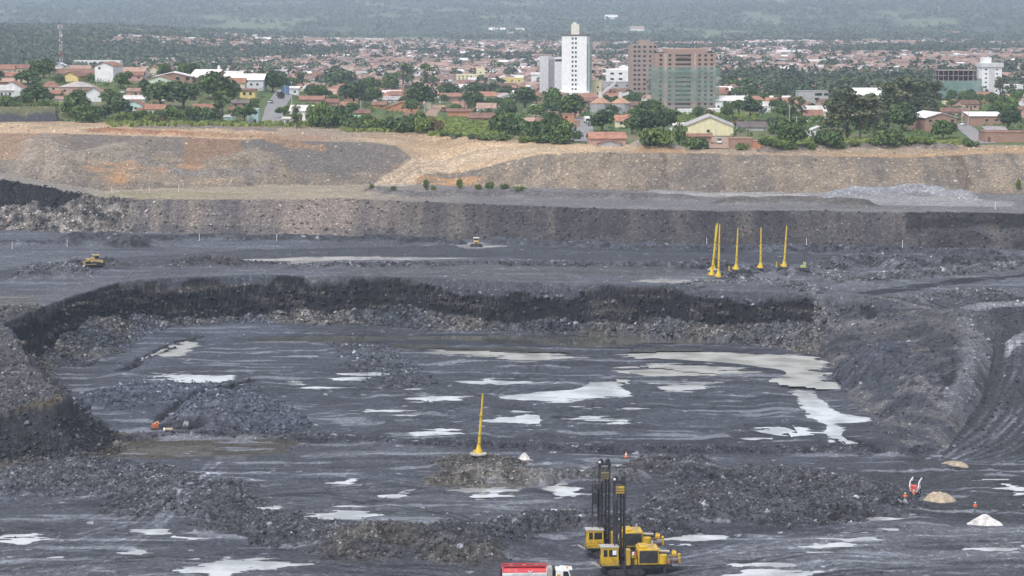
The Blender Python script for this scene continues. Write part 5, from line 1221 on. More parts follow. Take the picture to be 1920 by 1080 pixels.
def leaf_cloud(lobes, n, size, rng, fill=0.35):
    """n bent leaf clumps spread over and through a set of lobes; returns verts, quads, tone"""
    L = np.array(lobes, float); wgt = L[:, 3] ** 2; wgt /= wgt.sum()
    k = rng.choice(len(L), n, p=wgt)
    d = rng.normal(size=(n, 3)); d /= np.linalg.norm(d, axis=1)[:, None]
    d[:, 2] = np.where(d[:, 2] < -0.55, -d[:, 2], d[:, 2])
    r = L[k, 3] * np.where(rng.random(n) < fill, rng.random(n) ** 0.5, 0.86 + 0.24 * rng.random(n))
    sq = L[k, 4] if L.shape[1] > 4 else np.ones(n)
    c = L[k, :3] + d * r[:, None] * np.stack([np.ones(n), np.ones(n), sq], 1)
    nrm = d + 0.75 * rng.normal(size=(n, 3)); nrm[:, 2] += 0.35; nrm /= np.linalg.norm(nrm, axis=1)[:, None]
    up = rng.normal(size=(n, 3)); a = np.cross(nrm, up); a /= np.linalg.norm(a, axis=1)[:, None]; b_ = np.cross(nrm, a)
    s = size * (0.6 + 0.8 * rng.random(n))
    a *= s[:, None]; b_ *= (s * (0.55 + 0.4 * rng.random(n)))[:, None]
    V = np.stack([c - a * 0.5, c + b_ * 0.5 + nrm * 0.12 * s[:, None], c + a * 0.5, c - b_ * 0.5 - nrm * 0.10 * s[:, None]], 1).reshape(-1, 3)
    Fq = np.arange(4 * n).reshape(n, 4)
    tone = np.clip(rng.random(n) * 0.55 + 0.5 * _h(k, k * 0, 5) , 0, 1)
    return V, Fq, np.repeat(tone, 4)

def crown_obj(name, V, Fq, tone, mat, parent=None):
    o = np_mesh(name, V, Fq, mat, parent, color=np.repeat(tone[:, None], 3, 1), cname='leaf')
    return o

def make_lobes(kind, rng):
    L = []
    if kind == 'broad':
        for i in range(13):
            a = rng.random() * 6.28; rr = 3.4 * rng.random() ** 0.6
            L.append((rr * math.cos(a), rr * math.sin(a), 2.6 + 4.2 * (1 - (rr / 4.4) ** 2) * rng.random() ** 0.6 + 0.8 * (rng.random() - 0.5), 1.4 + 1.0 * rng.random(), 0.85))
        L.append((0, 0, 4.2, 3.1, 0.95))
    elif kind == 'flat':
        for i in range(14):
            a = rng.random() * 6.28; rr = 4.1 * rng.random() ** 0.5
            L.append((rr * math.cos(a), rr * math.sin(a), 3.3 + 1.8 * (1 - (rr / 4.2) ** 2) + 0.9 * (rng.random() - 0.5), 1.1 + 0.6 * rng.random(), 0.75))
    elif kind == 'airy':
        for i in range(15):
            zz = 1.8 + 11.5 * rng.random() ** 0.9; rr = (3.1 - 0.13 * zz) * rng.random() ** 0.5; a = rng.random() * 6.28
            L.append((rr * math.cos(a), rr * math.sin(a), zz, 0.75 + 0.75 * rng.random(), 1.25))
    elif kind == 'bush':
        for i in range(9):
            a = rng.random() * 6.28; rr = 3.6 * rng.random() ** 0.6
            L.append((rr * math.cos(a), rr * math.sin(a) * 0.8, 1.0 + 1.5 * (1 - rr / 4.4) + 0.7 * rng.random(), 1.1 + 0.9 * rng.random(), 0.85))
        L.append((0, 0, 1.3, 2.4, 0.7))
    return L

def trunk_mesh(kind, lobes, rng):
    m = MB()
    top = 2.8 if kind in ('broad', 'flat') else 9.0
    r0 = 0.38 if kind != 'airy' else 0.28
    m.tube((0, 0, -1.0), (0.1, 0.05, top * 0.5), r0, r0 * 0.75, 8); m.tube((0.1, 0.05, top * 0.5), (0, 0, top), r0 * 0.75, r0 * 0.5, 8)
    for l in lobes[:9]:
        b0 = Vector((0, 0, top * (0.55 + 0.4 * rng.random())))
        m.tube(b0, Vector(l[:3]), r0 * 0.38, 0.05, 5)
    return m

PROTO = {}
for kind, cnt, n, size in (('broad', 4, 1500, 0.85), ('flat', 2, 1100, 0.8), ('airy', 3, 900, 0.7), ('bush', 4, 800, 0.75)):
    for q in range(cnt):
        rng = np.random.default_rng(100 + q + 10 * len(kind))
        lb = make_lobes(kind, rng)
        V, Fq, tone = leaf_cloud(lb, n, size, rng)
        PROTO[(kind, q)] = (V, Fq, tone, lb, rng, float(V[:, 0].max() - V[:, 0].min()), float(V[:, 2].max()))
CROWNME = {}; TRUNKME = {}
TREE_RNG = random.Random(5)

def plant(kind, colr, x, y, z, width, height, name, label, cat, group):
    cands = [k for k in PROTO if k[0] == kind]; key = TREE_RNG.choice(cands)
    V, Fq, tone, lb, rng, pw, ph = PROTO[key]
    rot = TREE_RNG.random() * 6.28
    ck = (key, colr)
    sx, sz = width / pw, height / ph
    if kind == 'bush':
        if ck not in CROWNME:
            o = crown_obj(name, V, Fq, tone, LEAF[colr]); CROWNME[ck] = o.data
        else:
            o = bpy.data.objects.new(name, CROWNME[ck]); COL.objects.link(o)
        o.location = (x, y, z - 0.2); o.rotation_euler = (0, 0, rot); o.scale = (sx, sx, sz)
        return tag(o, label, cat, group)
    e = empty(name, (x, y, z), rot, label, cat, group); e.scale = (sx, sx, sz)
    if ck not in CROWNME:
        o = crown_obj('crown', V, Fq, tone, LEAF[colr], e); CROWNME[ck] = o.data
    else:
        o = bpy.data.objects.new('crown', CROWNME[ck]); COL.objects.link(o); o.parent = e
    if key not in TRUNKME:
        o = trunk_mesh(kind, lb, rng).build('trunk', BARK, e); TRUNKME[key] = o.data
    else:
        o = bpy.data.objects.new('trunk', TRUNKME[key]); COL.objects.link(o); o.parent = e
    return e

T = []   # (px, base row, width px, height px, kind, colour)
def t_(s, kind, colr):
    for it in s.split(';'):
        a = [float(v) for v in it.split(',')]
        T.append((a[0], a[1], a[2], a[3] if len(a) > 3 else None, kind, colr))
t_('79,147,44,34;8,127,24,20;66,195,56,34;269,178,24,28;297,205,72,50;342,206,66,50;398,189,66,52;437,191,32,36;510,173,42,38;531,160,18,16;662,199,58,42;690,182,32,36;709,180,30,30;733,183,38,44;784,203,58,46;812,163,24,20', 'broad', 'dark')
t_('838,188,54,32;890,186,46,30;922,186,46,28;950,188,44,26;985,205,54,40;1072,224,56,46;1130,246,50,38;1205,252,62,44;1245,252,46,42;1408,220,44,38;1370,174,54,26;1408,172,52,26;1460,180,46,24;1500,180,46,24;1492,280,60,46;1865,199,36,24;1893,244,44,36;1810,200,28,22;1828,204,26,18', 'broad', 'dark')
t_('50,159,46,26;138,222,52,46;204,199,42,30;222,225,56,40;634,171,70,44;892,213,36,42;920,208,32,24;952,208,34,24;1034,208,40,42;1005,224,44,26;1058,270,46,46;1222,217,48,30;1308,224,26,24;1695,247,54,52;1771,266,54,38;1890,212,46,32;1690,205,44,30;1150,220,30,22;1185,252,34,30', 'broad', 'mid')
t_('457,233,44,36;533,223,32,24;1260,224,28,18;1100,229,24,18;590,163,22,14;605,164,20,14;560,166,18,14;1592,168,44,24;1630,166,40,22;240,164,14,12;1383,204,16,20;1362,210,14,20', 'flat', 'mid')
t_('755,168,32,48;800,166,34,44;556,242,22,42;416,222,38,50;770,160,22,34', 'airy', 'light')
t_('1590,264,56,92;1562,262,46,66;1615,264,50,80;1642,258,50,74;1668,240,52,80;1692,228,60,80;1722,226,56,72;1752,218,52,62;1490,228,26,46;1503,228,22,44;1578,240,40,70;1712,205,40,50', 'airy', 'olive')
t_('152,184,32,18;183,224,42,24;320,226,44,28;112,156,24,18;171,153,24,16;475,199,24,16;590,183,46,24;598,238,52,46;642,238,38,40;1278,274,26,46;1306,281,42,24;1460,252,44,32;1556,277,56,32;1821,275,32,16;1768,212,34,18;1800,214,30,16', 'bush', 'mid')
t_('6,196,34,18;34,196,34,18;358,228,44,28;390,229,40,28;262,228,38,22;620,241,44,34;735,246,40,28;760,249,40,26;838,256,30,9;862,258,30,9;890,260,30,9;918,262,30,10;946,251,52,40;968,254,46,32;1006,262,50,34;1036,264,46,36;1015,268,46,18;1048,271,40,20;1082,262,20,18;1228,272,34,18;1436,276,26,18;1540,272,30,20', 'bush', 'dark')
t_('230,230,34,20;286,231,34,18;440,233,22,10;665,243,44,26;700,244,42,24;680,246,34,18;790,250,40,32;826,254,26,10;1230,279,60,40;1395,282,26,14;1455,279,34,18;1476,282,34,18;1672,275,54,36;1640,274,26,14;1720,270,32,16;1745,272,30,14;1700,274,28,14;1600,276,32,14;1575,279,30,16;910,262,40,12;948,264,36,14;985,268,34,14;1520,282,30,14', 'bush', 'light')
t_('812,250,34,28;196,215,30,18;300,232,26,12;525,186,16,14;1330,218,18,14;1345,232,24,14;1425,236,30,14;1385,236,26,14', 'bush', 'rust')
t_('697,355,8,11;738,357,10,10;800,357,10,22;812,357,10,10;862,355,11,21;895,356,14,11;918,356,20,15;945,355,18,11;975,357,22,9;1910,356,10,22', 'bush', 'light')

ADJ = {('broad', 'dark'): 'dark round crowned tree', ('broad', 'mid'): 'mid green bushy tree', ('flat', 'mid'): 'flat crowned green tree', ('airy', 'light'): 'thin light green tree with see-through crown', ('airy', 'olive'): 'tall olive eucalyptus',
       ('bush', 'mid'): 'green bush', ('bush', 'dark'): 'dark green bush', ('bush', 'light'): 'bright yellow green bush', ('bush', 'rust'): 'brownish bush'}
USED = {}
def describe(px, py, wpx, kind, colr):
    if 335 < py < 362: near = [(800, 340, 'tan haul road bend on the upper bench')] if px < 1500 else [(1910, 330, 'right edge on the upper bench')]
    else: near = LAND
    cand = sorted(near, key=lambda l: (l[0] - px) ** 2 + (1.6 * (l[1] - py + 12)) ** 2)
    size = 'large ' if wpx > 52 else ('small ' if wpx < 27 else '')
    for l in cand[:5]:
        dx, dy = l[0] - px, l[1] - (py - 12)
        if abs(dx) < 16: rel = 'in front of' if dy < 0 else 'behind'
        else:
            rel = ('right of' if dx < 0 else 'left of')
            if dy < -14: rel = 'below and ' + rel
            elif dy > 14: rel = 'above and ' + rel
            elif abs(dx) < 34: rel = 'close by, just ' + rel
        if 335 < py < 362 and px < 1500: rel = 'right of' if px > 790 else 'left of'
        lb = f'{size}{ADJ[(kind, colr)]} {rel} the {l[2]}'
        if lb not in USED and len(lb.split()) <= 16: USED[lb] = 1; return lb
    side = ['far left', 'left', 'centre left', 'centre', 'centre right', 'right', 'far right'][min(6, int(px / 275))]
    for q in ('smallest', 'second smallest', 'third smallest', 'fourth smallest', 'fifth smallest'):
        lb = f'{q} {ADJ[(kind, colr)]} in the row beside the {cand[0][2]}'
        if lb not in USED and len(lb.split()) <= 16: USED[lb] = 1; return lb
    return ' '.join(f'{ADJ[(kind, colr)]} in the {side} belt beside the {cand[0][2]}'.split()[:16])
NEAR_TREES = []
for px, py, wpx, hpx, kind, colr in T:
    x, y, z = ground_at(px, py); s = scale_at(y, z)
    wm_ = wpx / s; hm = (hpx or wpx * 0.8) / s
    nm = {'broad': 'broadleaf_tree', 'flat': 'broadleaf_tree', 'airy': 'eucalyptus_tree' if colr == 'olive' else 'slender_tree', 'bush': 'bush'}[kind]
    plant(kind, colr, x, y + wm_ * 0.3, z, wm_ * 1.15, hm * 1.08, nm, describe(px, py, wpx, kind, colr), 'bush' if kind == 'bush' else 'tree', 'bushes along the rim and town' if kind == 'bush' else 'trees of the near town')
    NEAR_TREES.append((x, y, wm_))

rf = random.Random(17); nfill = 0
OCC = [(o.location.x, o.location.y, 8.0) for o in COL.objects if o.parent is None and o.get('category') and o.get('category') not in ('tree', 'bush') and o.location.y > 850] + [(a, b_ + c * .3, c * .55) for a, b_, c in NEAR_TREES]
STREETS = [[ground_at(*p)[:2] for p in ps] for ps in ([(503, 236), (515, 205), (530, 180), (541, 171)], [(1091, 266), (1092, 250), (1093, 235), (1094, 222)], [(1848, 270), (1822, 250), (1806, 238), (1800, 233)], [(806, 221), (812, 210), (822, 198)], [(1345, 279), (1352, 258)])]
tries = 0
while nfill < 165 and tries < 9000:
    tries += 1
    Yc = rf.uniform(930, 1420); Xc = Yc * rf.uniform(-0.235, 0.235); pc = 960 + F * Xc / Yc
    if 800 < pc < 945 and Yc < 1060: continue
    w_ = rf.uniform(6.5, 11.5)
    if any(abs(Xc - a) < c + w_ * .4 and abs(Yc - b_) < c + w_ * .5 for a, b_, c in OCC): continue
    if any(polydist(np.array([Xc]), np.array([Yc]), st)[0] < 8 for st in STREETS): continue
    zc = float(town_z(np.array([Xc]), np.array([Yc]))[0]) if Yc > 1010 else float(layout(np.array([Xc]), np.array([Yc]))[0][0])
    kd, cl = rf.choice([('broad', 'dark'), ('broad', 'mid'), ('broad', 'dark'), ('flat', 'mid'), ('bush', 'mid'), ('bush', 'dark')])
    pxx, pyy = proj(Xc, Yc, zc); s_ = scale_at(Yc, zc)
    plant(kd, cl, Xc, Yc, zc, w_, w_ * (0.82 if kd != 'bush' else 0.5), 'bush' if kd == 'bush' else 'broadleaf_tree', describe(pxx, pyy, w_ * s_, kd, cl), 'bush' if kd == 'bush' else 'tree', 'bushes along the rim and town' if kd == 'bush' else 'trees of the near town')
    OCC.append((Xc, Yc, w_ * .45)); nfill += 1
# small infill houses of the near town
HST = [('terra', 'cream', 'terracotta roofed'), ('pale', 'white', 'pale roofed'), ('brown', 'pink', 'brown roofed'), ('lgrey', 'white', 'grey roofed'), ('orange', 'cream', 'orange roofed'), ('terra', 'brick', 'bare brick')]
HP = {}; nh = 0; tries = 0
while nh < 62 and tries < 6000:
    tries += 1
    Yc = rf.uniform(980, 1420); Xc = Yc * (rf.uniform(-0.235, -0.08) if rf.random() < 0.55 else rf.uniform(-0.08, 0.235)); pc = 960 + F * Xc / Yc
    if 800 < pc < 945 and Yc < 1080: continue
    if any(abs(Xc - a) < c * 0.8 + 5 and abs(Yc - b_) < c * 0.7 + 5 for a, b_, c in OCC): continue
    if any(polydist(np.array([Xc]), np.array([Yc]), st)[0] < 11 for st in STREETS): continue
    zc = float(layout(np.array([Xc]), np.array([Yc]))[0][0]); pxx, pyy = proj(Xc, Yc, zc)
    k = rf.randrange(len(HST)); ro, wa, nm = HST[k]
    near = sorted(LAND, key=lambda l: (l[0] - pxx) ** 2 + (1.6 * (l[1] - pyy)) ** 2); lb = None
    for l in near[:6]:
        dx, dy = l[0] - pxx, l[1] - pyy
        rel = 'in front of' if abs(dx) < 16 and dy < 0 else ('behind' if abs(dx) < 16 else ('right of' if dx < 0 else 'left of'))
        c_ = f'small {nm} house {rel} the {l[2]}'
        if c_ not in USED and len(c_.split()) <= 16: lb = c_; USED[c_] = 1; break
    if lb is None: continue
    if k not in HP:
        e = empty('town_house', (0, 0, 0), 0, 'x', 'house', 'small infill houses of the near town'); w_, d, h, r = 9.5, 8.0, 3.2, 1.7
        m = MB().box(-w_ / 2, w_ / 2, -d / 2, d / 2, -2.5, h); m.prismx([(-d / 2 + .02, h - .02), (d / 2 - .02, h - .02), (0, h + r - .05)], -w_ / 2 + .01, w_ / 2 - .01); m.build('wall', WALL[wa], e)
        roof_mesh('gx', w_, d, h, r).build('roof', ROOF[ro], e); add_window(e, -2.2, 1.7, -d / 2); add_window(e, 2.4, 1.7, -d / 2)
        MB().box(-0.4, 0.5, -d / 2 - 0.06, -d / 2 + 0.02, 0, 2.1).build('door', DOORM, e); HP[k] = e
    else: e = dup(HP[k])
    e.location = (Xc, Yc, zc); e.rotation_euler = (0, 0, rf.choice([0.1, -0.15, math.pi / 2 + 0.1, 0.25])); sc = rf.uniform(0.85, 1.3); e.scale = (sc, rf.uniform(0.85, 1.1), rf.uniform(0.9, 1.35)); e['label'] = lb
    OCC.append((Xc, Yc, 6.0)); nh += 1
# low scrub that fills the gardens: uncountable
gx2 = []
while len(gx2) < 2600:
    Yc = rf.uniform(890, 1440); Xc = Yc * rf.uniform(-0.24, 0.24); pc = 960 + F * Xc / Yc
    if (800 < pc < 945 and Yc < 1030) or any(abs(Xc - a) < c * 0.75 and abs(Yc - b_) < c * 0.7 for a, b_, c in OCC if c >= 6) or any(polydist(np.array([Xc]), np.array([Yc]), st)[0] < 6.5 for st in STREETS): continue
    if Yc < 1000 and layout(np.array([Xc]), np.array([Yc]))[1]['tt'][0] < 14: continue
    gx2.append((Xc, Yc))
gx2 = np.array(gx2); gz2 = layout(gx2[:, 0], gx2[:, 1])[0]
r_ = np.random.default_rng(4); nl = 42; n_ = len(gx2); k_ = n_ * nl
ww = r_.uniform(1.6, 4.2, n_); d_ = r_.normal(size=(k_, 3)); d_ /= np.linalg.norm(d_, axis=1)[:, None]; W2_ = np.repeat(ww, nl)
c_ = np.stack([np.repeat(gx2[:, 0], nl) + d_[:, 0] * W2_ * .5, np.repeat(gx2[:, 1], nl) + d_[:, 1] * W2_ * .5, np.repeat(gz2, nl) + W2_ * (0.3 + 0.32 * d_[:, 2])], 1)
nr_ = d_ + 0.7 * r_.normal(size=(k_, 3)); nr_[:, 2] += 0.4; nr_ /= np.linalg.norm(nr_, axis=1)[:, None]
a_ = np.cross(nr_, r_.normal(size=(k_, 3))); a_ /= np.linalg.norm(a_, axis=1)[:, None]; b2 = np.cross(nr_, a_); s2 = r_.uniform(0.35, 0.75, k_)[:, None]
V_ = np.stack([c_ - a_ * s2 * .5, c_ + b2 * s2 * .45, c_ + a_ * s2 * .5, c_ - b2 * s2 * .45], 1).reshape(-1, 3)
tn = np.clip(np.repeat(r_.random(n_), nl) * 0.6 + 0.4 * r_.random(k_), 0, 1)
tag(np_mesh('undergrowth', V_, np.arange(4 * k_).reshape(-1, 4), LEAF['mid'], color=np.repeat(np.repeat(tn, 4)[:, None], 3, 1), cname='leaf'), kind='stuff')
# grass of the field and on the spoil bench: uncountable tufts
def tufts(name, pts, size, mat, rng):
    P_ = np.array(pts); n = len(P_); k = 5
    c = np.repeat(P_, k, 0); c[:, :2] += rng.normal(size=(n * k, 2)) * 0.35
    a = rng.random(n * k) * 6.28; h = size * (0.5 + rng.random(n * k)); w_ = h * 0.45
    dx, dy = np.cos(a) * w_, np.sin(a) * w_
    V = np.stack([c + np.stack([-dx, -dy, 0 * h - 0.1], 1), c + np.stack([dx, dy, 0 * h - 0.1], 1), c + np.stack([dx * 1.2 + 0.2 * h, dy * 1.2, h], 1), c + np.stack([-dx * 1.2 + 0.2 * h, -dy, h * 0.9], 1)], 1).reshape(-1, 3)
    o = np_mesh(name, V, np.arange(4 * n * k).reshape(-1, 4), mat, color=np.repeat(np.repeat(rng.random((n * k, 1)), 4, 0), 3, 1), cname='leaf')
    return tag(o, kind='stuff')
rng = np.random.default_rng(8); gp = []
for (x0, x1, y0, y1, cnt) in ((805, 940, 222, 256, 1100), (0, 116, 196, 199, 260), (200, 640, 230, 238, 420), (1430, 1800, 262, 276, 500), (640, 800, 240, 248, 220), (1260, 1420, 214, 240, 300)):
    for _ in range(cnt):
        px, py = rng.uniform(x0, x1), rng.uniform(y0, y1)
        Yg = None
        gp.append((px, py))
gp = np.array(gp)
def fast_ground(P_):
    """vectorised ground_at for many rows"""
    px, py = P_[:, 0], P_[:, 1]
    v = (py - 540.0) / F; dx = (px - 960.0) / F; dy = CT - v * ST; dz = -ST - v * CT
    Ys = np.arange(845, 1600, 2.5)
    res = np.full((len(px), 3), np.nan)
    done = np.zeros(len(px), bool)
    for Yv in Ys:
        X = dx / dy * Yv; Z = CAMZ + dz / dy * Yv
        idx = np.nonzero(~done)[0]
        if len(idx) == 0: break
        g = layout(X[idx], np.full(len(idx), Yv))[0]
        hit = Z[idx] <= g
        h_ = idx[hit]; res[h_, 0] = X[h_]; res[h_, 1] = Yv; res[h_, 2] = g[hit]; done[h_] = True
    return res[done]
tufts('grass', fast_ground(gp), 1.0, LEAF['meadow'], rng)
# ------------------------------------------------------------------ far town, woods and hills
rng = np.random.default_rng(21)
ca, sa = math.cos(0.32), math.sin(0.32)
gx_, gy_ = np.meshgrid(np.arange(-1500, 1500, 15.0), np.arange(1380, 4700, 21.0))
gx_ = gx_.ravel() + rng.normal(size=gx_.size) * 2.5; gy_ = gy_.ravel() + rng.normal(size=gy_.size) * 2.5
X0 = gx_ * ca - (gy_ - 2900) * sa; Y0 = gx_ * sa + (gy_ - 2900) * ca + 2900
ok = (Y0 > 1420) & (Y0 < 4380) & (np.abs(X0 / Y0) < 0.25)
X0, Y0 = X0[ok], Y0[ok]; U0 = X0 / Y0; P0 = 960 + F * U0
den = fbm(X0 / 260, Y0 / 330, 90, 3) + 0.25 * fbm(X0 / 60, Y0 / 60, 91, 2)
bias = np.interp(P0, [0, 180, 420, 620, 1900], [-0.62, -0.32, -0.05, 0.12, 0.12]) + np.interp(Y0, [1400, 1900, 2300, 4000, 4380], [-0.10, 0.0, 0.10, 0.14, -0.1])
hs_ = (den + bias > -0.02) & (rng.random(len(X0)) < 0.78)
tr_ = ~hs_ & (rng.random(len(X0)) < np.where(den + bias > -0.02, 0.5, 0.74))
# keep clear of the named buildings
BL = np.array([(o.location.x, o.location.y) for o in COL.objects if o.parent is None and o.get('category') and not o.get('category') in ('tree', 'bush')])
def clear(x, y, r):
    k = np.ones(len(x), bool)
    for bx, by in BL: k &= (np.abs(x - bx) > r) | (np.abs(y - by) > r)
    return k
hs_ &= clear(X0, Y0, 17); tr_ &= clear(X0, Y0, 13)
Z0 = town_z(X0, Y0)

def visible(X, Y, Z, top):
    """rough line of sight over the left hill crest"""
    v = np.ones(len(X), bool)
    for f in np.linspace(0.3, 0.96, 26):
        x, y = X * f, Y * f; zz = CAMZ + (Z + top - CAMZ) * f
        sel = (y > 930) & (y < 1600)
        v &= ~(sel & (town_z(x, y) + 1.5 > zz))
    return v
ho = np.nonzero(hs_)[0]; ho = ho[visible(X0[ho], Y0[ho], Z0[ho], 4)]; ho = ho[np.argsort(Y0[ho])]
to = np.nonzero(tr_)[0]; to = to[visible(X0[to], Y0[to], Z0[to], 7)]; to = to[np.argsort(Y0[to])]
print('far houses', len(ho), 'far trees', len(to))

SECT = [(0, 'left of the red and white mast'), (110, 'behind the left hill crest'), (420, 'beyond the left street'), (640, 'behind the left centre trees'), (850, 'behind the pale yellow apartment block'), (1000, 'just beside the white tower'), (1110, 'between the white tower and the brick tower'),
        (1240, 'behind the netted brick tower'), (1345, 'right of the netted brick tower'), (1560, 'behind the tall eucalyptus clump'), (1740, 'behind the right netted frame'), (1840, 'at the far right picture edge')]
def sector(px):
    r = SECT[0][1]
    for a, b_ in SECT:
        if px >= a: r = b_
    return r
STY = [('terra', 'cream', 'terracotta roofed'), ('pale', 'white', 'pale roofed'), ('brown', 'pink', 'brown roofed'), ('white', 'lgrey', 'white roofed'), ('orange', 'cream', 'orange roofed'), ('grey', 'white', 'grey roofed'), ('terra', 'brick', 'brick walled')]
PH = []
for ro, wa, nm in STY:
    w_, d, h, r = 11.0, 9.0, 3.4, 1.9
    e = empty('town_house', (0, 0, 0), 0, 'x', 'house')
    m = MB().box(-w_ / 2, w_ / 2, -d / 2, d / 2, -2, h); m.prismx([(-d / 2 + .02, h - .02), (d / 2 - .02, h - .02), (0, h + r - .05)], -w_ / 2 + .01, w_ / 2 - .01); m.build('wall', WALL[wa], e)
    roof_mesh('gx', w_, d, h, r).build('roof', ROOF[ro], e)
    add_window(e, -2.5, 1.8, -d / 2); add_window(e, 2.4, 1.8, -d / 2)
    PH.append(e)
NIND = 160
R2 = random.Random(3); first = [True] * len(STY)
for i in ho[:NIND]:
    k = R2.choices(range(len(STY)), [4, 2, 3, 1.4, 1.6, 1.2, 1.5])[0]
    o = PH[k] if first[k] else dup(PH[k]); first[k] = False
    o.location = (X0[i], Y0[i], Z0[i]); o.rotation_euler = (0, 0, R2.choice([0.32, 0.32 + math.pi / 2, 0.28, 0.36 + math.pi]))
    sc = R2.uniform(0.8, 1.3); o.scale = (sc, R2.uniform(0.85, 1.15), R2.uniform(0.85, 1.3))
    o['label'] = f'small {STY[k][2]} house in the middle distance, {sector(P0[i])}'; o['group'] = f'{STY[k][2]} houses {sector(P0[i])}'
for k, f_ in enumerate(first):
    if f_:
        for c in list(PH[k].children): bpy.data.objects.remove(c)
        bpy.data.objects.remove(PH[k])
for i in to[:40]:
    w_ = R2.uniform(7, 12); kind = R2.choice(['broad', 'broad', 'broad', 'flat', 'airy']); colr = R2.choice(['dark', 'dark', 'mid']) if kind != 'airy' else 'olive'
    if kind == 'flat': colr = 'mid'
    plant(kind, colr, X0[i], Y0[i], Z0[i], w_, w_ * (R2.uniform(0.75, 1.0) if kind != 'airy' else 1.4), 'eucalyptus_tree' if kind == 'airy' else 'broadleaf_tree', f'{ADJ[(kind, colr)]} among the houses {sector(P0[i])}', 'tree', f'{ADJ[(kind, colr)]}s {sector(P0[i])}')

# the rest of the far town: one uncountable mass of roofs and walls
rest = ho[NIND:]
rest = np.concatenate([rest])
n = len(rest); th = np.where(rng.random(n) < 0.5, 0.32, 0.32 + math.pi / 2) + rng.normal(size=n) * 0.05
w_ = rng.uniform(8, 14, n); d = rng.uniform(7, 10, n); h = rng.uniform(2.8, 4.2, n); big = rng.random(n) < 0.05; w_ = np.where(big, w_ * 2.0, w_); r = rng.uniform(1.2, 2.2, n)
wc = np.array([(0.62, 0.57, 0.48), (0.70, 0.70, 0.70), (0.50, 0.36, 0.30), (0.37, 0.21, 0.15), (0.55, 0.5, 0.42)])[rng.integers(0, 5, n)]
rc = np.array([(0.30, 0.175, 0.135), (0.36, 0.25, 0.205), (0.20, 0.135, 0.115), (0.34, 0.20, 0.15), (0.27, 0.165, 0.135), (0.72, 0.72, 0.72), (0.42, 0.41, 0.41)])[rng.choice(7, n, p=[.24, .18, .18, .16, .1, .07, .07])]
rc = rc * rng.uniform(0.75, 1.2, (n, 1)); wc = wc * rng.uniform(0.8, 1.1, (n, 1))
hx, hy = w_ / 2, d / 2; ov = 0.4
loc = np.zeros((n, 16, 3))
zz = np.zeros(n)
def S(i, x, y, z): loc[:, i, 0] = x; loc[:, i, 1] = y; loc[:, i, 2] = z
S(0, -hx, -hy, zz - 2); S(1, hx, -hy, zz - 2); S(2, hx, hy, zz - 2); S(3, -hx, hy, zz - 2); S(4, -hx, -hy, h); S(5, hx, -hy, h); S(6, hx, hy, h); S(7, -hx, hy, h); S(8, -hx, 0, h + r); S(9, hx, 0, h + r)
e_ = r * ov / hy
S(10, -hx - ov, -hy - ov, h - e_ + .1); S(11, hx + ov, -hy - ov, h - e_ + .1); S(12, hx + ov, hy + ov, h - e_ + .1); S(13, -hx - ov, hy + ov, h - e_ + .1); S(14, -hx - ov, 0, h + r + .1); S(15, hx + ov, 0, h + r + .1)
ct_, st_ = np.cos(th)[:, None], np.sin(th)[:, None]
V = np.stack([loc[:, :, 0] * ct_ - loc[:, :, 1] * st_ + X0[rest][:, None], loc[:, :, 0] * st_ + loc[:, :, 1] * ct_ + Y0[rest][:, None], loc[:, :, 2] + Z0[rest][:, None]], 2).reshape(-1, 3)
tri = np.array([(0, 1, 5), (0, 5, 4), (1, 2, 6), (1, 6, 5), (2, 3, 7), (2, 7, 6), (3, 0, 4), (3, 4, 7), (4, 8, 7), (5, 6, 9), (10, 11, 15), (10, 15, 14), (12, 13, 14), (12, 14, 15)])
Fq = (tri[None] + 16 * np.arange(n)[:, None, None]).reshape(-1, 3)
C = np.concatenate([np.repeat(wc[:, None], 10, 1), np.repeat(rc[:, None], 6, 1)], 1).reshape(-1, 3)
fm_ = bpy.data.materials.new('far_town_render_and_tiles'); t, b = nt(fm_)
at = N(t, 'ShaderNodeAttribute', attribute_name='house'); tc = N(t, 'ShaderNodeTexCoord'); n1 = N(t, 'ShaderNodeTexNoise', Scale=0.8, Detail=4.0); t.links.new(tc.outputs['Object'], n1.inputs['Vector'])
t.links.new(mixc(t, at.outputs['Color'], ramp(t, n1.outputs[0], [(0.3, 0.7), (0.7, 1.2)]), 1.0, 'MULTIPLY'), b.inputs['Base Color']); b.inputs['Roughness'].default_value = 0.85
tag(np_mesh('far_town_houses', V, Fq, fm_, color=C, cname='house'), kind='stuff')

def wood(name, x, y, z, w_, h, nleaf, mat, rng):
    n = len(x); k = n * nleaf
    d = rng.normal(size=(k, 3)); d /= np.linalg.norm(d, axis=1)[:, None]
    W_ = np.repeat(w_, nleaf); Hh = np.repeat(h, nleaf)
    c = np.stack([np.repeat(x, nleaf) + d[:, 0] * W_ * 0.45, np.repeat(y, nleaf) + d[:, 1] * W_ * 0.45, np.repeat(z, nleaf) + Hh * (0.55 + 0.42 * d[:, 2])], 1)
    nr = d + 0.7 * rng.normal(size=(k, 3)); nr[:, 2] += 0.5; nr /= np.linalg.norm(nr, axis=1)[:, None]
    a = np.cross(nr, rng.normal(size=(k, 3))); a /= np.linalg.norm(a, axis=1)[:, None]; b_ = np.cross(nr, a)
    s = W_ * rng.uniform(0.22, 0.42, k)
    a *= s[:, None] * .5; b_ *= s[:, None] * .45
    V = np.stack([c - a, c + b_, c + a, c - b_], 1).reshape(-1, 3)
    tone = np.clip(np.repeat(rng.random(n), nleaf) * 0.6 + 0.4 * rng.random(k), 0, 1)
    return tag(np_mesh(name, V, np.arange(4 * k).reshape(-1, 4), mat, color=np.repeat(np.repeat(tone, 4)[:, None], 3, 1), cname='leaf'), kind='stuff')
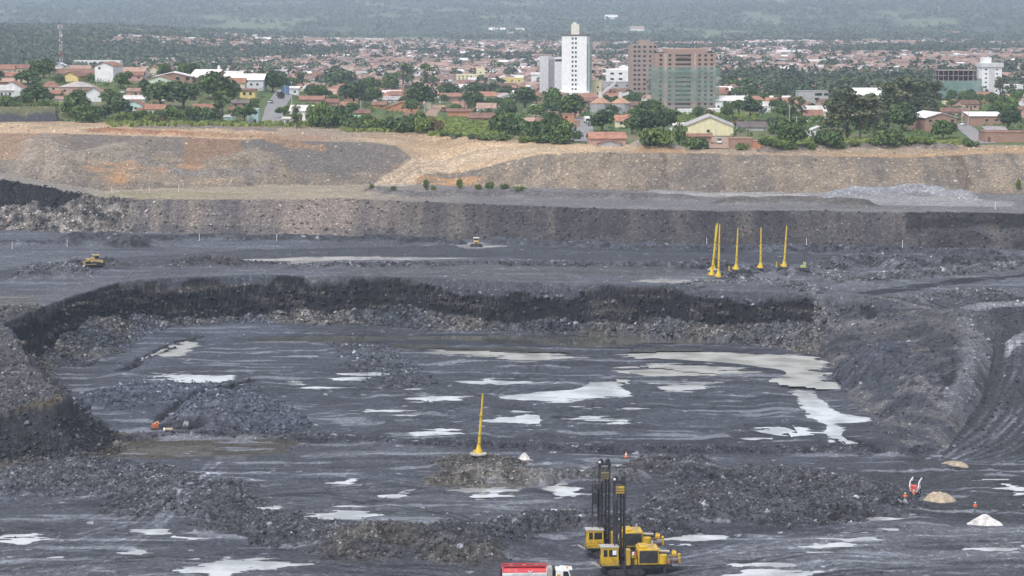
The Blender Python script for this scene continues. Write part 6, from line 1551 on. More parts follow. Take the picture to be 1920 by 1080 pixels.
rt = to[40:]
wood('far_town_trees', X0[rt], Y0[rt], Z0[rt], rng.uniform(7, 13, len(rt)), rng.uniform(6, 11, len(rt)), 34, LEAF['far'], rng)
# woods on the far slope and behind the left hill
n = 26000
Yw = 2100 + (10400 - 2100) * rng.random(n) ** 1.25; Xw = Yw * rng.uniform(-0.255, 0.255, n)
dn = fbm(Xw / 230, Yw / 520, 71, 4); patch = fbm(Xw / 150, Yw / 240, 95, 3); u = Xw / Yw
near_ = (Yw < 4400)
keep = np.where(near_, (np.interp(960 + F * u, [0, 200, 450, 620], [1.0, 0.75, 0.35, 0.0]) > rng.random(n)) & (patch > -0.35), ((dn < 0.26) & (patch > -0.3)) | (rng.random(n) < 0.10))
keep &= ~((np.abs(Yw - 4550) < 200) & (u > -0.08))
keep &= visible(Xw, Yw, town_z(Xw, Yw), 9)
Xw, Yw = Xw[keep], Yw[keep]; Zw = town_z(Xw, Yw); nn = len(Xw); print('wood', nn)
wood('far_woodland', Xw, Yw, Zw, rng.uniform(9, 20, nn) * np.interp(Yw, [2000, 5000, 10000], [0.8, 1.15, 2.2]), rng.uniform(6, 11, nn) * np.interp(Yw, [2000, 5000, 10000], [1, 1.1, 1.6]), 16, LEAF['far'], rng)
# ------------------------------------------------------------------ machines and people of the mine
YEL = paint('machine_yellow', (0.62, 0.40, 0.03), 0.45, 0.15, 0.9, dirt=(0.16, 0.13, 0.09)); YELB = paint('pole_yellow', (0.68, 0.47, 0.035), 0.5, 0.12, 0.5, dirt=(0.4, 0.3, 0.08))
DKS = paint('dark_steel', (0.035, 0.037, 0.043), 0.5, 0.3, 1.0, dirt=(0.09, 0.09, 0.09)); BLK = paint('black_rubber', (0.018, 0.018, 0.02), 0.8, 0.3, 1.0, dirt=(0.08, 0.08, 0.085))
GRL = paint('radiator_grille', (0.10, 0.095, 0.09), 0.7, 0.35, 2.0, dirt=(0.2, 0.18, 0.15)); PALE = paint('pale_worn_steel', (0.42, 0.40, 0.36), 0.6, 0.2, 1.0); WHT = paint('white_machine_paint', (0.78, 0.78, 0.78), 0.4, 0.1, 1.0, dirt=(0.4, 0.37, 0.33))
RED = paint('tank_red', (0.55, 0.045, 0.055), 0.4, 0.15, 0.8, dirt=(0.45, 0.2, 0.2)); ORG = paint('hi_vis_orange', (0.85, 0.20, 0.05), 0.7, 0.12, 2.0); CREAMY = paint('faded_machine_yellow', (0.50, 0.36, 0.15), 0.6, 0.2, 1.0, dirt=(0.2, 0.16, 0.11)); PINK = paint('faded_red_paint', (0.60, 0.13, 0.10), 0.5, 0.2, 1.5)
LIME = paint('lime_hi_vis', (0.42, 0.48, 0.16), 0.6)
CABG = paint('cab_glass', (0.03, 0.035, 0.04), 0.15, 0.2, 1.0, spec=0.6)

def top_at(px, py, lo=300):
    return ground_at(px, py, lo)

def drill_rig(px, py, lo, yaw, mast_h, label, head_z, rear_mast):
    x, y, z = ground_at(px, py, lo)
    e = empty('drill_rig', (x, y, z), math.radians(yaw), label, 'drill rig', 'blast hole drill rigs')
    # undercarriage
    for sy in (-2.0, 2.0):
        m = MB(); m.prism([(1.0, 0.45), (1.5, 0.0), (6.6, 0.0), (7.1, 0.45), (7.1, 0.8), (6.6, 1.15), (1.5, 1.15), (1.0, 0.8)], sy - 0.4, sy + 0.4)
        for k in range(16): m.box(1.2 + k * 0.36, 1.42 + k * 0.36, sy - 0.45, sy + 0.45, -0.04, 0.05)
        tr = m.build('track', BLK, e)
        for k in range(6): MB().tube((1.7 + k * 0.95, sy - 0.46, 0.5), (1.7 + k * 0.95, sy + 0.46, 0.5), 0.3, None, 10).build('track_roller', DKS, tr)
    m = MB().box(0.2, 11.6, -1.7, 1.7, 1.25, 1.75).box(2.0, 6.4, -1.2, 1.2, 0.6, 1.25).box(-0.4, 3.0, -2.3, 2.3, 1.62, 1.8); m.build('chassis', DKS, e, bevel=0.04)
    for jx, jy in ((3.75, -2.0), (3.75, 2.0), (10.4, -1.6), (10.4, 1.6)):
        MB().box(jx - 0.2, jx + 0.2, jy - 0.2, jy + 0.2, 0.1, 2.3).lathe([(0.5, 0), (0.5, 0.12), (0.2, 0.2)], 10, (jx, jy, 0)).build('jack_leg', DKS, e)
    # cab
    m = MB().prism([(0.05, 1.8), (2.75, 1.8), (2.75, 4.75), (-0.12, 4.75), (-0.12, 3.4)], -2.3, -0.2); cab = m.build('cab', YEL, e, bevel=0.05)
    MB().box(-0.22, 2.85, -2.4, -0.1, 4.75, 4.9).build('cab_roof', PALE, cab)
    for x0, x1 in ((0.32, 0.95), (1.2, 2.5)): MB().box(x0, x1, -2.33, -2.29, 3.3, 4.45).build('cab_window', CABG, cab)
    MB().box(-0.15, -0.11, -2.1, -0.5, 3.45, 4.5).build('cab_window', CABG, cab)
    if not rear_mast: MB().box(1.78, 2.42, -2.36, -2.33, 3.6, 4.35).build('window_notice', WHT, cab)
    MB().box(1.15, 1.19, -2.34, -2.29, 1.95, 4.6).box(1.15, 2.6, -2.34, -2.29, 3.0, 3.12).build('door_frame', YEL, cab)
    rl = MB()
    for k in range(5): rl.bar((-0.4 + k * 0.8, -2.35, 1.75), (-0.4 + k * 0.8, -2.35, 2.75), 0.05)
    for zz in (2.25, 2.75): rl.bar((-0.4, -2.35, zz), (2.8, -2.35, zz), 0.05)
    rl.build('handrail', YEL, e)
    MB().bar((-1.5, -2.0, 2.35), (-0.2, -2.2, 1.65), 0.25).build('access_step', PALE, e)
    # mast
    mx, my = 3.05, -0.4; hw = 0.82; z0 = 1.0; m = MB()
    for sx in (-hw, hw):
        for sy in (-hw, hw): m.bar((mx + sx, my + sy, z0), (mx + sx, my + sy, mast_h), 0.24)
    nz = int((mast_h - z0) / 1.15)
    for k in range(nz):
        a, b_ = z0 + 1.15 * k, z0 + 1.15 * (k + 1)
        for sy in (-hw, hw):
            m.bar((mx - hw, my + sy, a if k % 2 else b_), (mx + hw, my + sy, b_ if k % 2 else a), 0.09); m.bar((mx - hw, my + sy, b_), (mx + hw, my + sy, b_), 0.09)
        for sx in (-hw, hw): m.bar((mx + sx, my - hw, a if k % 2 else b_), (mx + sx, my + hw, b_ if k % 2 else a), 0.09)
    mast = m.build('mast', DKS, e)
    MB().tube((mx + 0.25, my, 1.0), (mx + 0.25, my, mast_h - 2.0), 0.17, None, 10).build('drill_pipe', DKS, mast)
    MB().tube((mx - 0.35, my + 0.3, 2.4), (mx - 0.35, my + 0.3, mast_h - 3.0), 0.2, None, 10).build('pipe_rack', DKS, mast)
    MB().box(mx - 0.34, mx - 0.28, my - 0.4, my + 0.4, 1.5, mast_h - 1).build('feed_chain', GRL, mast)
    MB().box(mx - 0.75, mx + 0.75, my - 0.95, my + 0.7, head_z - 0.55, head_z + 0.65).build('rotary_head', YEL if not rear_mast else paint('faded_head_yellow', (0.17, 0.14, 0.07), 0.6), mast, bevel=0.08)
    for zz in (head_z - 0.15, head_z + 0.25): MB().box(mx - 0.76, mx + 0.76, my - 0.98, my - 0.94, zz - 0.05, zz + 0.05).build('head_band', DKS, mast)
    MB().box(mx - 1.05, mx + 1.05, my - 1.0, my + 1.0, mast_h - 0.02, mast_h + 0.35).tube((mx - 0.6, my - 0.3, mast_h + 0.55), (mx - 0.6, my + 0.3, mast_h + 0.55), 0.4, None, 12).tube((mx + 0.6, my - 0.3, mast_h + 0.55), (mx + 0.6, my + 0.3, mast_h + 0.55), 0.4, None, 12).build('crown_block', DKS, mast)
    MB().cbox((mx - 0.9, my - 0.8, mast_h + 0.55), (0.35, 0.2, 0.3)).build('work_lamp', WHT, mast)
    if rear_mast:
        m = MB(); tx = mx - 1.55
        for sx in (-0.45, 0.45): m.bar((tx + sx, my, 1.8), (tx + sx, my, mast_h * 0.78), 0.2)
        for k in range(11): m.bar((tx - 0.45, my, 2 + k * 1.15), (tx + 0.45, my, 2 + (k + 1) * 1.15 if k % 2 else 2 + k * 1.15), 0.08)
        m.box(tx - 0.2, tx + 0.9, my - 0.3, my + 0.3, mast_h * 0.73, mast_h * 0.79).box(tx - 0.3, tx + 0.5, my - 0.35, my + 0.35, mast_h * 0.58, mast_h * 0.7); m.build('pipe_carousel', DKS, mast)
    for sx in (-0.6, 0.7): MB().tube((mx + sx + 0.9, my, 2.0), (mx + sx, my, mast_h * 0.45), 0.12, 0.1, 8).build('mast_ram', DKS, e)
    # machinery between mast and engine house
    m = MB().box(4.05, 4.75, -2.1, -0.6, 1.75, 4.3).box(4.75, 5.9, -1.7, 1.2, 1.75, 2.9).box(4.9, 5.7, -1.9, -0.4, 2.9, 3.4); m.build('valve_cabinet', YEL, e, bevel=0.05)
    m = MB()
    for k in range(6): m.tube((4.8 + 0.2 * k, -2.0 + 0.1 * k, 1.8), (4.6 + 0.22 * k, -1.7, 3.8 + 0.15 * (k % 3)), 0.07, None, 6)
    m.build('hydraulic_hoses', BLK, e)
    for sx, c in ((5.15, WHT), (5.5, PINK)): MB().cbox((sx, -2.0, 3.7), (0.3, 0.3, 0.5)).build('filter', c, e)
    m = MB().box(6.0, 9.4, -1.9, 1.9, 1.75, 4.35); eh = m.build('engine_house', YEL, e, bevel=0.08)
    gm = MB().box(6.2, 9.2, -1.94, -1.88, 2.05, 4.1)
    gm.build('radiator_grille', GRL, eh)
    m = MB()
    for k in range(13): m.box(6.2, 9.2, -1.99, -1.94, 2.1 + k * 0.155, 2.16 + k * 0.155)
    m.build('grille_slats', DKS, eh)
    MB().box(6.2, 7.6, -1.5, 1.0, 4.35, 4.75).build('air_cleaner', YEL, eh, bevel=0.06)
    MB().tube((8.6, 0.4, 4.3), (8.6, 0.4, 5.2), 0.16, None, 8).build('exhaust', PALE, eh)
    MB().tube((9.4, -1.2, 3.9), (11.2, -1.1, 3.75), 0.2, None, 10).build('exhaust_pipe', PALE, e)
    MB().lathe([(0.1, 0), (0.75, 0.05), (0.75, 1.5), (0.1, 1.55)], 16, (10.05, -1.4, 1.8)).build('receiver_tank', YEL, e, smooth=False)
    m = MB().box(10.8, 12.9, -1.6, 1.2, 1.75, 1.95).tube((11.3, -1.4, 2.4), (12.6, -1.4, 2.4), 0.4, None, 12); m.build('compressor', paint('dusty_purple_grey', (0.16, 0.13, 0.15), 0.6, 0.3), e)
    MB().tube((11.6, -1.0, 3.35), (12.3, -1.0, 3.35), 0.45, None, 12).tube((11.9, -1.0, 2.9), (11.9, -1.0, 3.9), 0.2, None, 8).build('dust_collector', YEL, e)
    m = MB()
    for xx in (10.9, 11.9, 12.9):
        m.bar((xx, -1.65, 1.95), (xx, -1.65, 3.2), 0.07)
    for zz in (2.6, 3.2): m.bar((10.9, -1.65, zz), (12.9, -1.65, zz), 0.07)
    m.box(12.6, 12.95, -1.6, -1.0, 1.95, 3.4); m.build('rear_handrail', YEL, e)
    for k in range(3): MB().cbox((11.1 + 0.6 * k, -1.55, 2.1 + 0.1 * k), (0.3, 0.2, 0.35)).build('red_fitting', PINK, e)
    return e
drill_rig(1125, 1075, 300, 4, 15.3, 'nearer yellow drill rig with dark mast, yellow head and white notice in cab window', 14.0, False)
drill_rig(1098, 1047, 300, 4, 15.6, 'rear yellow drill rig half hidden behind the nearer one, its mast taller and all dark', 13.8, True)

# tanker lorry, partly below the picture edge
x, y, z = ground_at(938, 1101, 300)
e = empty('tanker_truck', (x, y, z), math.radians(2), 'red and white tanker lorry with white cab at the bottom edge', 'tanker')
prof = []
def ell(rx, rz, cz, n=24): return [(rx * math.cos(2 * math.pi * i / n), cz + rz * math.sin(2 * math.pi * i / n)) for i in range(n)]
MB().prismx(ell(1.15, 1.05, 2.35), 0.3, 7.4).build('tank_lower', WHT, e, smooth=False)
up = [(1.19 * math.cos(a), 2.35 + 1.09 * math.sin(a)) for a in [math.pi * (0.10 + 0.80 * i / 18) for i in range(19)]]
MB().prismx(up + [(up[-1][0] * 0.98, up[-1][1] - 0.03), (up[0][0] * 0.98, up[0][1] - 0.03)], 0.34, 7.3).build('tank_upper', RED, e)
MB().box(0.2, 7.6, -0.75, -0.65, 3.62, 3.78).box(0.2, 7.6, 0.65, 0.75, 3.62, 3.78).box(0.2, 0.3, -0.75, 0.75, 3.62, 3.78).build('roof_rail', RED, e)
MB().box(0.6, 7.2, -0.6, 0.6, 3.42, 3.5).build('walkway', paint('walkway_red', (0.28, 0.03, 0.04), 0.6), e)
for k in range(3): MB().lathe([(0.35, 0), (0.35, 0.18), (0.1, 0.24)], 12, (1.8 + 2.0 * k, 0, 3.48)).build('manhole', PINK, e)
MB().box(0.02, 0.28, -1.1, 1.1, 1.4, 3.3).build('rear_cabinet', paint('dark_maroon', (0.11, 0.012, 0.02), 0.5), e)
m = MB()
for a, b_ in (((4.35, 3.02), (5.05, 2.42)), ((5.05, 3.02), (4.35, 2.42))): m.bar((a[0], -1.18, a[1]), (b_[0], -1.24, b_[1]), 0.1)
m.build('cross_emblem', WHT, e)
# lower rim stripes of the livery, too small to read in the photograph
m = MB()
for k in range(9): m.box(2.0 + 0.27 * k, 2.14 + 0.27 * k, -1.235, -1.18, 2.42, 2.62)
for k in range(7): m.box(5.4 + 0.27 * k, 5.54 + 0.27 * k, -1.235, -1.18, 2.42, 2.62)
m.build('side_stripes', WHT, e)
MB().box(7.45, 8.2, -1.1, 1.1, 1.2, 3.3).tube((7.8, -1.0, 1.2), (7.8, -1.0, 3.5), 0.16, None, 8).tube((8.15, -0.9, 1.2), (8.15, -0.9, 3.4), 0.12, None, 8).build('pump_cabinet', PALE, e, bevel=0.1)
cabm = MB().prism([(8.75, 0.9), (11.1, 0.9), (11.15, 2.0), (10.85, 3.05), (8.75, 3.15)], -1.2, 1.2).build('cab', WHT, e, bevel=0.08)
MB().prism([(9.95, 2.0), (10.95, 2.0), (10.7, 2.85), (9.95, 2.85)], -1.23, -1.19).build('door_window', CABG, cabm)
MB().box(8.95, 9.5, -1.24, -1.19, 0.95, 2.4).build('yellow_panel', paint('panel_yellow', (0.55, 0.42, 0.03), 0.5), cabm)
MB().box(8.45, 8.78, -1.15, 1.15, 1.0, 3.0).build('cab_rear', BLK, e)
MB().prism([(9.5, 3.15), (11.3, 3.02), (11.4, 3.14), (9.5, 3.3)], -1.1, 1.1).build('sun_visor', WHT, cabm)
MB().tube((10.6, -0.6, 3.2), (10.6, -0.6, 3.45), 0.16, None, 10).build('beacon', paint('amber_beacon', (0.7, 0.35, 0.06), 0.3), cabm)
MB().box(10.9, 11.25, -1.15, 1.15, 0.5, 1.0).build('bumper', DKS, e)
MB().box(0.2, 8.8, -0.5, 0.5, 0.8, 1.25).build('chassis', DKS, e)
for wx in (1.3, 2.65, 7.9 + 2.2):
    for wy in (-1.0, 1.0):
        wb = MB().tube((wx, wy - 0.28, 0.52), (wx, wy + 0.28, 0.52), 0.52, None, 20).build('wheel', BLK, e)
        MB().tube((wx, wy - 0.3, 0.52), (wx, wy + 0.3, 0.52), 0.26, None, 14).build('rim', PALE, wb)

# slim yellow mobile poles
def pole(px, py, h, lean, label, base='disc', lo=300, rise=0.0, w_=0.32):
    x, y, z = ground_at(px, py, lo)
    z += rise
    e = empty('yellow_pole', (x, y, z), 0, label, 'pole', 'slim yellow lattice poles on sled bases')
    if base == 'disc':
        MB().lathe([(1.5, 0), (1.75, 0.15), (1.75, 0.42), (1.4, 0.5)], 22).build('base_sled', PALE, e)
    elif base == 'skid':
        MB().box(-1.5, 1.5, -1.0, 1.0, -0.1, 0.35).build('base_sled', paint('rusty_sled', (0.16, 0.14, 0.125), 0.8), e, bevel=0.06)
    else:
        MB().box(-0.9, 0.9, -0.8, 0.8, -0.2, 0.35).build('base_sled', DKS, e, bevel=0.06)
    MB().lathe([(0.85, 0.35), (0.7, 0.9), (0.45, 1.6), (0.3, 2.3)], 10, (lean * 0.08, 0, 0)).cbox((-0.75, -0.1, 0.75), (0.6, 0.5, 0.55)).build('pole_foot', YELB, e)
    z1 = h * 0.34; z2 = h * 0.66
    P_ = lambda zz: (lean * zz / h, 0, zz)
    m = MB().tube(P_(0.4), P_(z1), w_ * 1.05, w_ * 0.95, 10).tube(P_(z1), P_(z2), w_ * 0.9, w_ * 0.8, 10).tube(P_(z2), P_(h), w_ * 0.76, w_ * 0.55, 10)
    m.tube(P_(h), P_(h + 0.5), 0.12, 0.06, 8)
    m.build('pole_tube', YELB, e)
    for zz in (z1, z2, h * 0.2): MB().tube(P_(zz - 0.14), P_(zz + 0.14), w_ * 1.25, None, 10).build('collar', paint('worn_pole_collar', (0.35, 0.25, 0.04), 0.6), e)
    return e
pole(897, 856, 12.2, 0.9, 'lone slim yellow pole on a pale round sled in the middle of the pit')
pole(1334, 519, 14.9, 1.6, 'front left pole of the yellow pair, leaning right on a long dark sled', 'skid')
pole(1347, 519, 15.0, 0.2, 'front right pole of the yellow pair, upright on a long dark sled', 'skid')
pole(1337, 507, 13.4, 0.8, 'yellow pole leaning on a pale round sled, just behind the yellow pair', 'disc', w_=0.36)
pole(1380, 508, 11.9, 0.4, 'upright yellow pole with wide foot, first right of the yellow pair', 'box')
pole(1426, 506, 11.8, 0.0, 'straight yellow pole behind the rubble heap, its foot hidden', 'box')
pole(1470, 504, 11.9, 0.6, 'rightmost slim yellow pole, leaning slightly right, box at its foot', 'box')
# short yellow bollards, white stakes
def stake(px, py, h, mat, label, group, name, r=0.11, lo=300):
    x, y, z = ground_at(px, py, lo)
    o = MB().tube((0, 0, -0.3), (0, 0, h), r, r * 0.8, 7).tube((0, 0, h), (0, 0, h + 0.08), r * 1.15, r * 1.1, 7).build(name, mat); o.location = (x, y, z)
    return tag(o, label, 'post', group)
stake(1456, 502, 1.5, YELB, 'short yellow post left of the rightmost yellow pole', 'short yellow posts among the poles', 'short_post', 0.2); stake(1367, 508, 1.4, YELB, 'short yellow post left of the pole with wide foot', 'short yellow posts among the poles', 'short_post', 0.2)
for px, py, lb in [(23, 467, 'white marker stake at the far left of the bench'), (126, 463, 'tall white marker stake above the left bulldozer'), (374, 452, 'white marker stake at the foot of the second face, left of the tan streak'), (519, 451, 'white marker stake at the foot of the tan streak'), (210, 362, 'white marker stake on the left edge of the tan bench'), (280, 362, 'white marker stake on the greenish strip of the tan bench'), (335, 360, 'white marker stake in the middle of the tan bench'),
                   (1325, 459, 'white marker stake left of the yellow pair'), (1512, 462, 'white marker stake above the lime green light plant'), (1692, 466, 'white marker stake right of the dark wash pit'), (1866, 393, 'white marker stake near the right end of the second face')]:
    stake(px, py, 2.3, WHT, lb, 'white marker stakes along the benches', 'marker_stake', 0.1)
# lime light plant
x, y, z = ground_at(1508, 509)
e = empty('light_plant', (x, y, z), 0, 'dark skid with lime green body and thin dark mast right of the yellow poles', 'light plant')
MB().box(-1.4, 1.4, -0.8, 0.8, -0.1, 0.9).build('skid', DKS, e, bevel=0.05)
MB().box(-0.3, 0.4, -0.5, 0.5, 0.9, 2.5).box(-1.1, -0.3, -0.5, 0.5, 0.9, 1.5).build('generator_body', LIME, e, bevel=0.06)
MB().tube((0, 0, 2.4), (0, 0, 7.0), 0.09, 0.06, 8).build('mast', DKS, e)
MB().cbox((0, -0.1, 7.1), (1.3, 0.3, 0.4)).build('lamp_head', DKS, e)

# bulldozers
def dozer(px, py, yaw, label, roof_mat):
    x, y, z = ground_at(px, py)
    e = empty('bulldozer', (x, y, z), math.radians(yaw), label, 'bulldozer', 'bulldozers on the upper bench')
    for sy in (-1.25, 1.25):
        m = MB(); m.prism([(-2.2, 0.5), (-1.7, 0), (1.9, 0), (2.4, 0.45), (2.2, 0.85), (0.3, 1.35), (-1.8, 1.0)], sy - 0.33, sy + 0.33)
        for k in range(12): m.box(-1.9 + k * 0.34, -1.72 + k * 0.34, sy - 0.36, sy + 0.36, -0.05, 0.06)
        m.build('track', BLK, e)
    MB().box(-2.0, 1.2, -0.92, 0.92, 0.6, 1.55).build('hull', CREAMY, e, bevel=0.05)
    h_ = MB().prism([(0.2, 1.5), (2.5, 1.35), (2.5, 2.15), (0.2, 2.45)], -0.75, 0.75).build('engine_hood', CREAMY, e, bevel=0.06)
    MB().box(2.5, 2.54, -0.6, 0.6, 1.4, 2.1).build('radiator', GRL, h_)
    MB().tube((1.3, 0.2, 2.3), (1.3, 0.2, 3.1), 0.1, None, 8).build('exhaust', DKS, h_)
    c = MB().prism([(-1.5, 1.55), (0.2, 1.55), (0.1, 3.05), (-1.4, 3.05)], -0.85, 0.85).build('cab', CREAMY, e, bevel=0.05)
    MB().box(-1.6, 0.35, -0.98, 0.98, 3.07, 3.25).build('cab_roof', roof_mat, c, bevel=0.04)
    for sy in (-0.87, 0.87): MB().prism([(-1.25, 2.0), (-0.05, 2.0), (-0.1, 2.95), (-1.2, 2.95)], sy - 0.02, sy + 0.02).build('cab_window', CABG, c)
    MB().box(0.17, 0.21, -0.65, 0.65, 2.45, 2.95).build('cab_window', CABG, c); MB().box(-1.52, -1.46, -0.6, 0.6, 2.0, 2.9).build('cab_window', CABG, c)
    for yy in (-0.7, 0.7): MB().cbox((0.35, yy, 3.32), (0.2, 0.25, 0.2)).build('work_lamp', WHT, c)
    m = MB(); arc = [(3.2 - 0.25 * math.cos(a), 0.75 + 0.75 * math.sin(a)) for a in [-1.2 + 2.4 * i / 6 for i in range(7)]]
    m.prism(arc + [(p[0] + 0.12, p[1]) for p in reversed(arc)], -2.0, 2.0); m.build('blade', DKS if roof_mat is WHT else CREAMY, e)
    for sy in (-1.7, 1.7): MB().bar((-0.3, sy, 0.6), (3.0, sy, 0.55), 0.24).build('push_arm', CREAMY, e)
    for sy in (-0.5, 0.5): MB().tube((2.3, sy, 1.9), (3.05, sy, 0.9), 0.09, None, 8).build('lift_ram', PALE, e)
    MB().box(-2.5, -2.0, -1.0, 1.0, 0.7, 1.6).build('ripper_beam', CREAMY, e, bevel=0.05)
    MB().prism([(-3.0, 0.05), (-2.8, 0.05), (-2.45, 1.5), (-2.75, 1.6)], -0.12, 0.12).build('ripper_tooth', DKS, e)
dozer(177, 498, 200, 'cream yellow bulldozer seen side-on, working on a dark heap at the left of the bench', CREAMY)
dozer(893, 462, -90, 'bulldozer seen head-on with white cab roof and dark blade below the second face', WHT)

# sand heaps
SAND = {'tan': tiles('tan_sand', (0.36, 0.315, 0.245), 0.5), 'white': tiles('white_gravel', (0.60, 0.60, 0.60), 0.5)}
def heap(px, py, wpx, hpx, mat, label, flat=0.25, seed=1):
    x, y, z = ground_at(px, py); s = scale_at(y, z); r = wpx / s / 2; h = hpx / s
    vs = []; fs = []; nr_, na = 12, 36
    for i in range(nr_ + 1):
        q = i / nr_
        for k in range(na):
            a = 2 * math.pi * k / na
            rr = r * q * (1 + 0.16 * math.sin(2 * a + seed) + 0.09 * math.sin(5 * a + 2 * seed) + 0.04 * math.sin(11 * a + seed))
            zz = h * (1 - max(0, (q - flat) / (1 - flat)) ** 1.05) * (1 - 0.12 * math.sin(a * 2 + seed) * q) if q < 1 else -0.25
            zz += 0.06 * h * math.sin(7 * a + 9 * q + seed) * (q > 0.1)
            vs.append((rr * math.cos(a), rr * 0.8 * math.sin(a), zz))
    for i in range(nr_):
        for k in range(na): fs.append((i * na + k, (i + 1) * na + k, (i + 1) * na + (k + 1) % na, i * na + (k + 1) % na))
    o = mesh_obj('sand_heap', vs, fs, SAND[mat]); o.location = (x, y + r * 0.6, z - 0.05)
    return tag(o, label, 'heap')
heap(1762, 944, 58, 15, 'tan', 'flat topped tan sand heap right of the red loader', 0.5, 1)
heap(1850, 986, 60, 19, 'white', 'pointed white gravel heap below the lone orange worker', 0.05, 2)
heap(1793, 876, 50, 6, 'tan', 'low pale sand heap at the foot of the ramp', 0.5, 3)
heap(983, 864, 26, 13, 'white', 'small white gravel heap right of the lone yellow pole', 0.1, 4)

# traffic cone
x, y, z = ground_at(1174, 861)
e = empty('traffic_cone', (x, y, z), 0, 'tall red and white cone standing behind the drill masts', 'cone')
MB().box(-0.38, 0.38, -0.38, 0.38, 0, 0.08).lathe([(0.30, 0.08), (0.21, 0.5)], 14).build('cone_body', ORG, e)
MB().lathe([(0.21, 0.5), (0.13, 0.85)], 14).build('white_sleeve', WHT, e)
MB().lathe([(0.13, 0.85), (0.05, 1.2), (0.03, 1.22)], 14).build('cone_tip', ORG, e)

# people: one skinned body each, clothes as separate skins
SKIN = paint('brown_skin', (0.26, 0.14, 0.09), 0.6); HELM = paint('white_helmet', (0.8, 0.8, 0.78), 0.4); BOOT = paint('dark_boots', (0.02, 0.02, 0.02), 0.7); TROU = paint('grey_trousers', (0.13, 0.15, 0.16), 0.8)
def skin_mesh(name, verts, edges, radii, mat, parent, root=0, sub=1):
    me = bpy.data.meshes.new(name); me.from_pydata(verts, edges, []); me.update()
    o = bpy.data.objects.new(name, me); COL.objects.link(o); o.parent = parent
    md = o.modifiers.new('skin', 'SKIN'); 
    for i, r in enumerate(radii): me.skin_vertices[0].data[i].radius = (r, r)
    me.skin_vertices[0].data[root].use_root = True
    sm = o.modifiers.new('sub', 'SUBSURF'); sm.levels = sub; sm.render_levels = sub
    dg = bpy.context.evaluated_depsgraph_get(); ev = o.evaluated_get(dg); m2 = bpy.data.meshes.new_from_object(ev)
    o.modifiers.clear(); o.data = m2; m2.materials.clear(); m2.materials.append(mat)
    m2.polygons.foreach_set('use_smooth', [True] * len(m2.polygons))
    return o
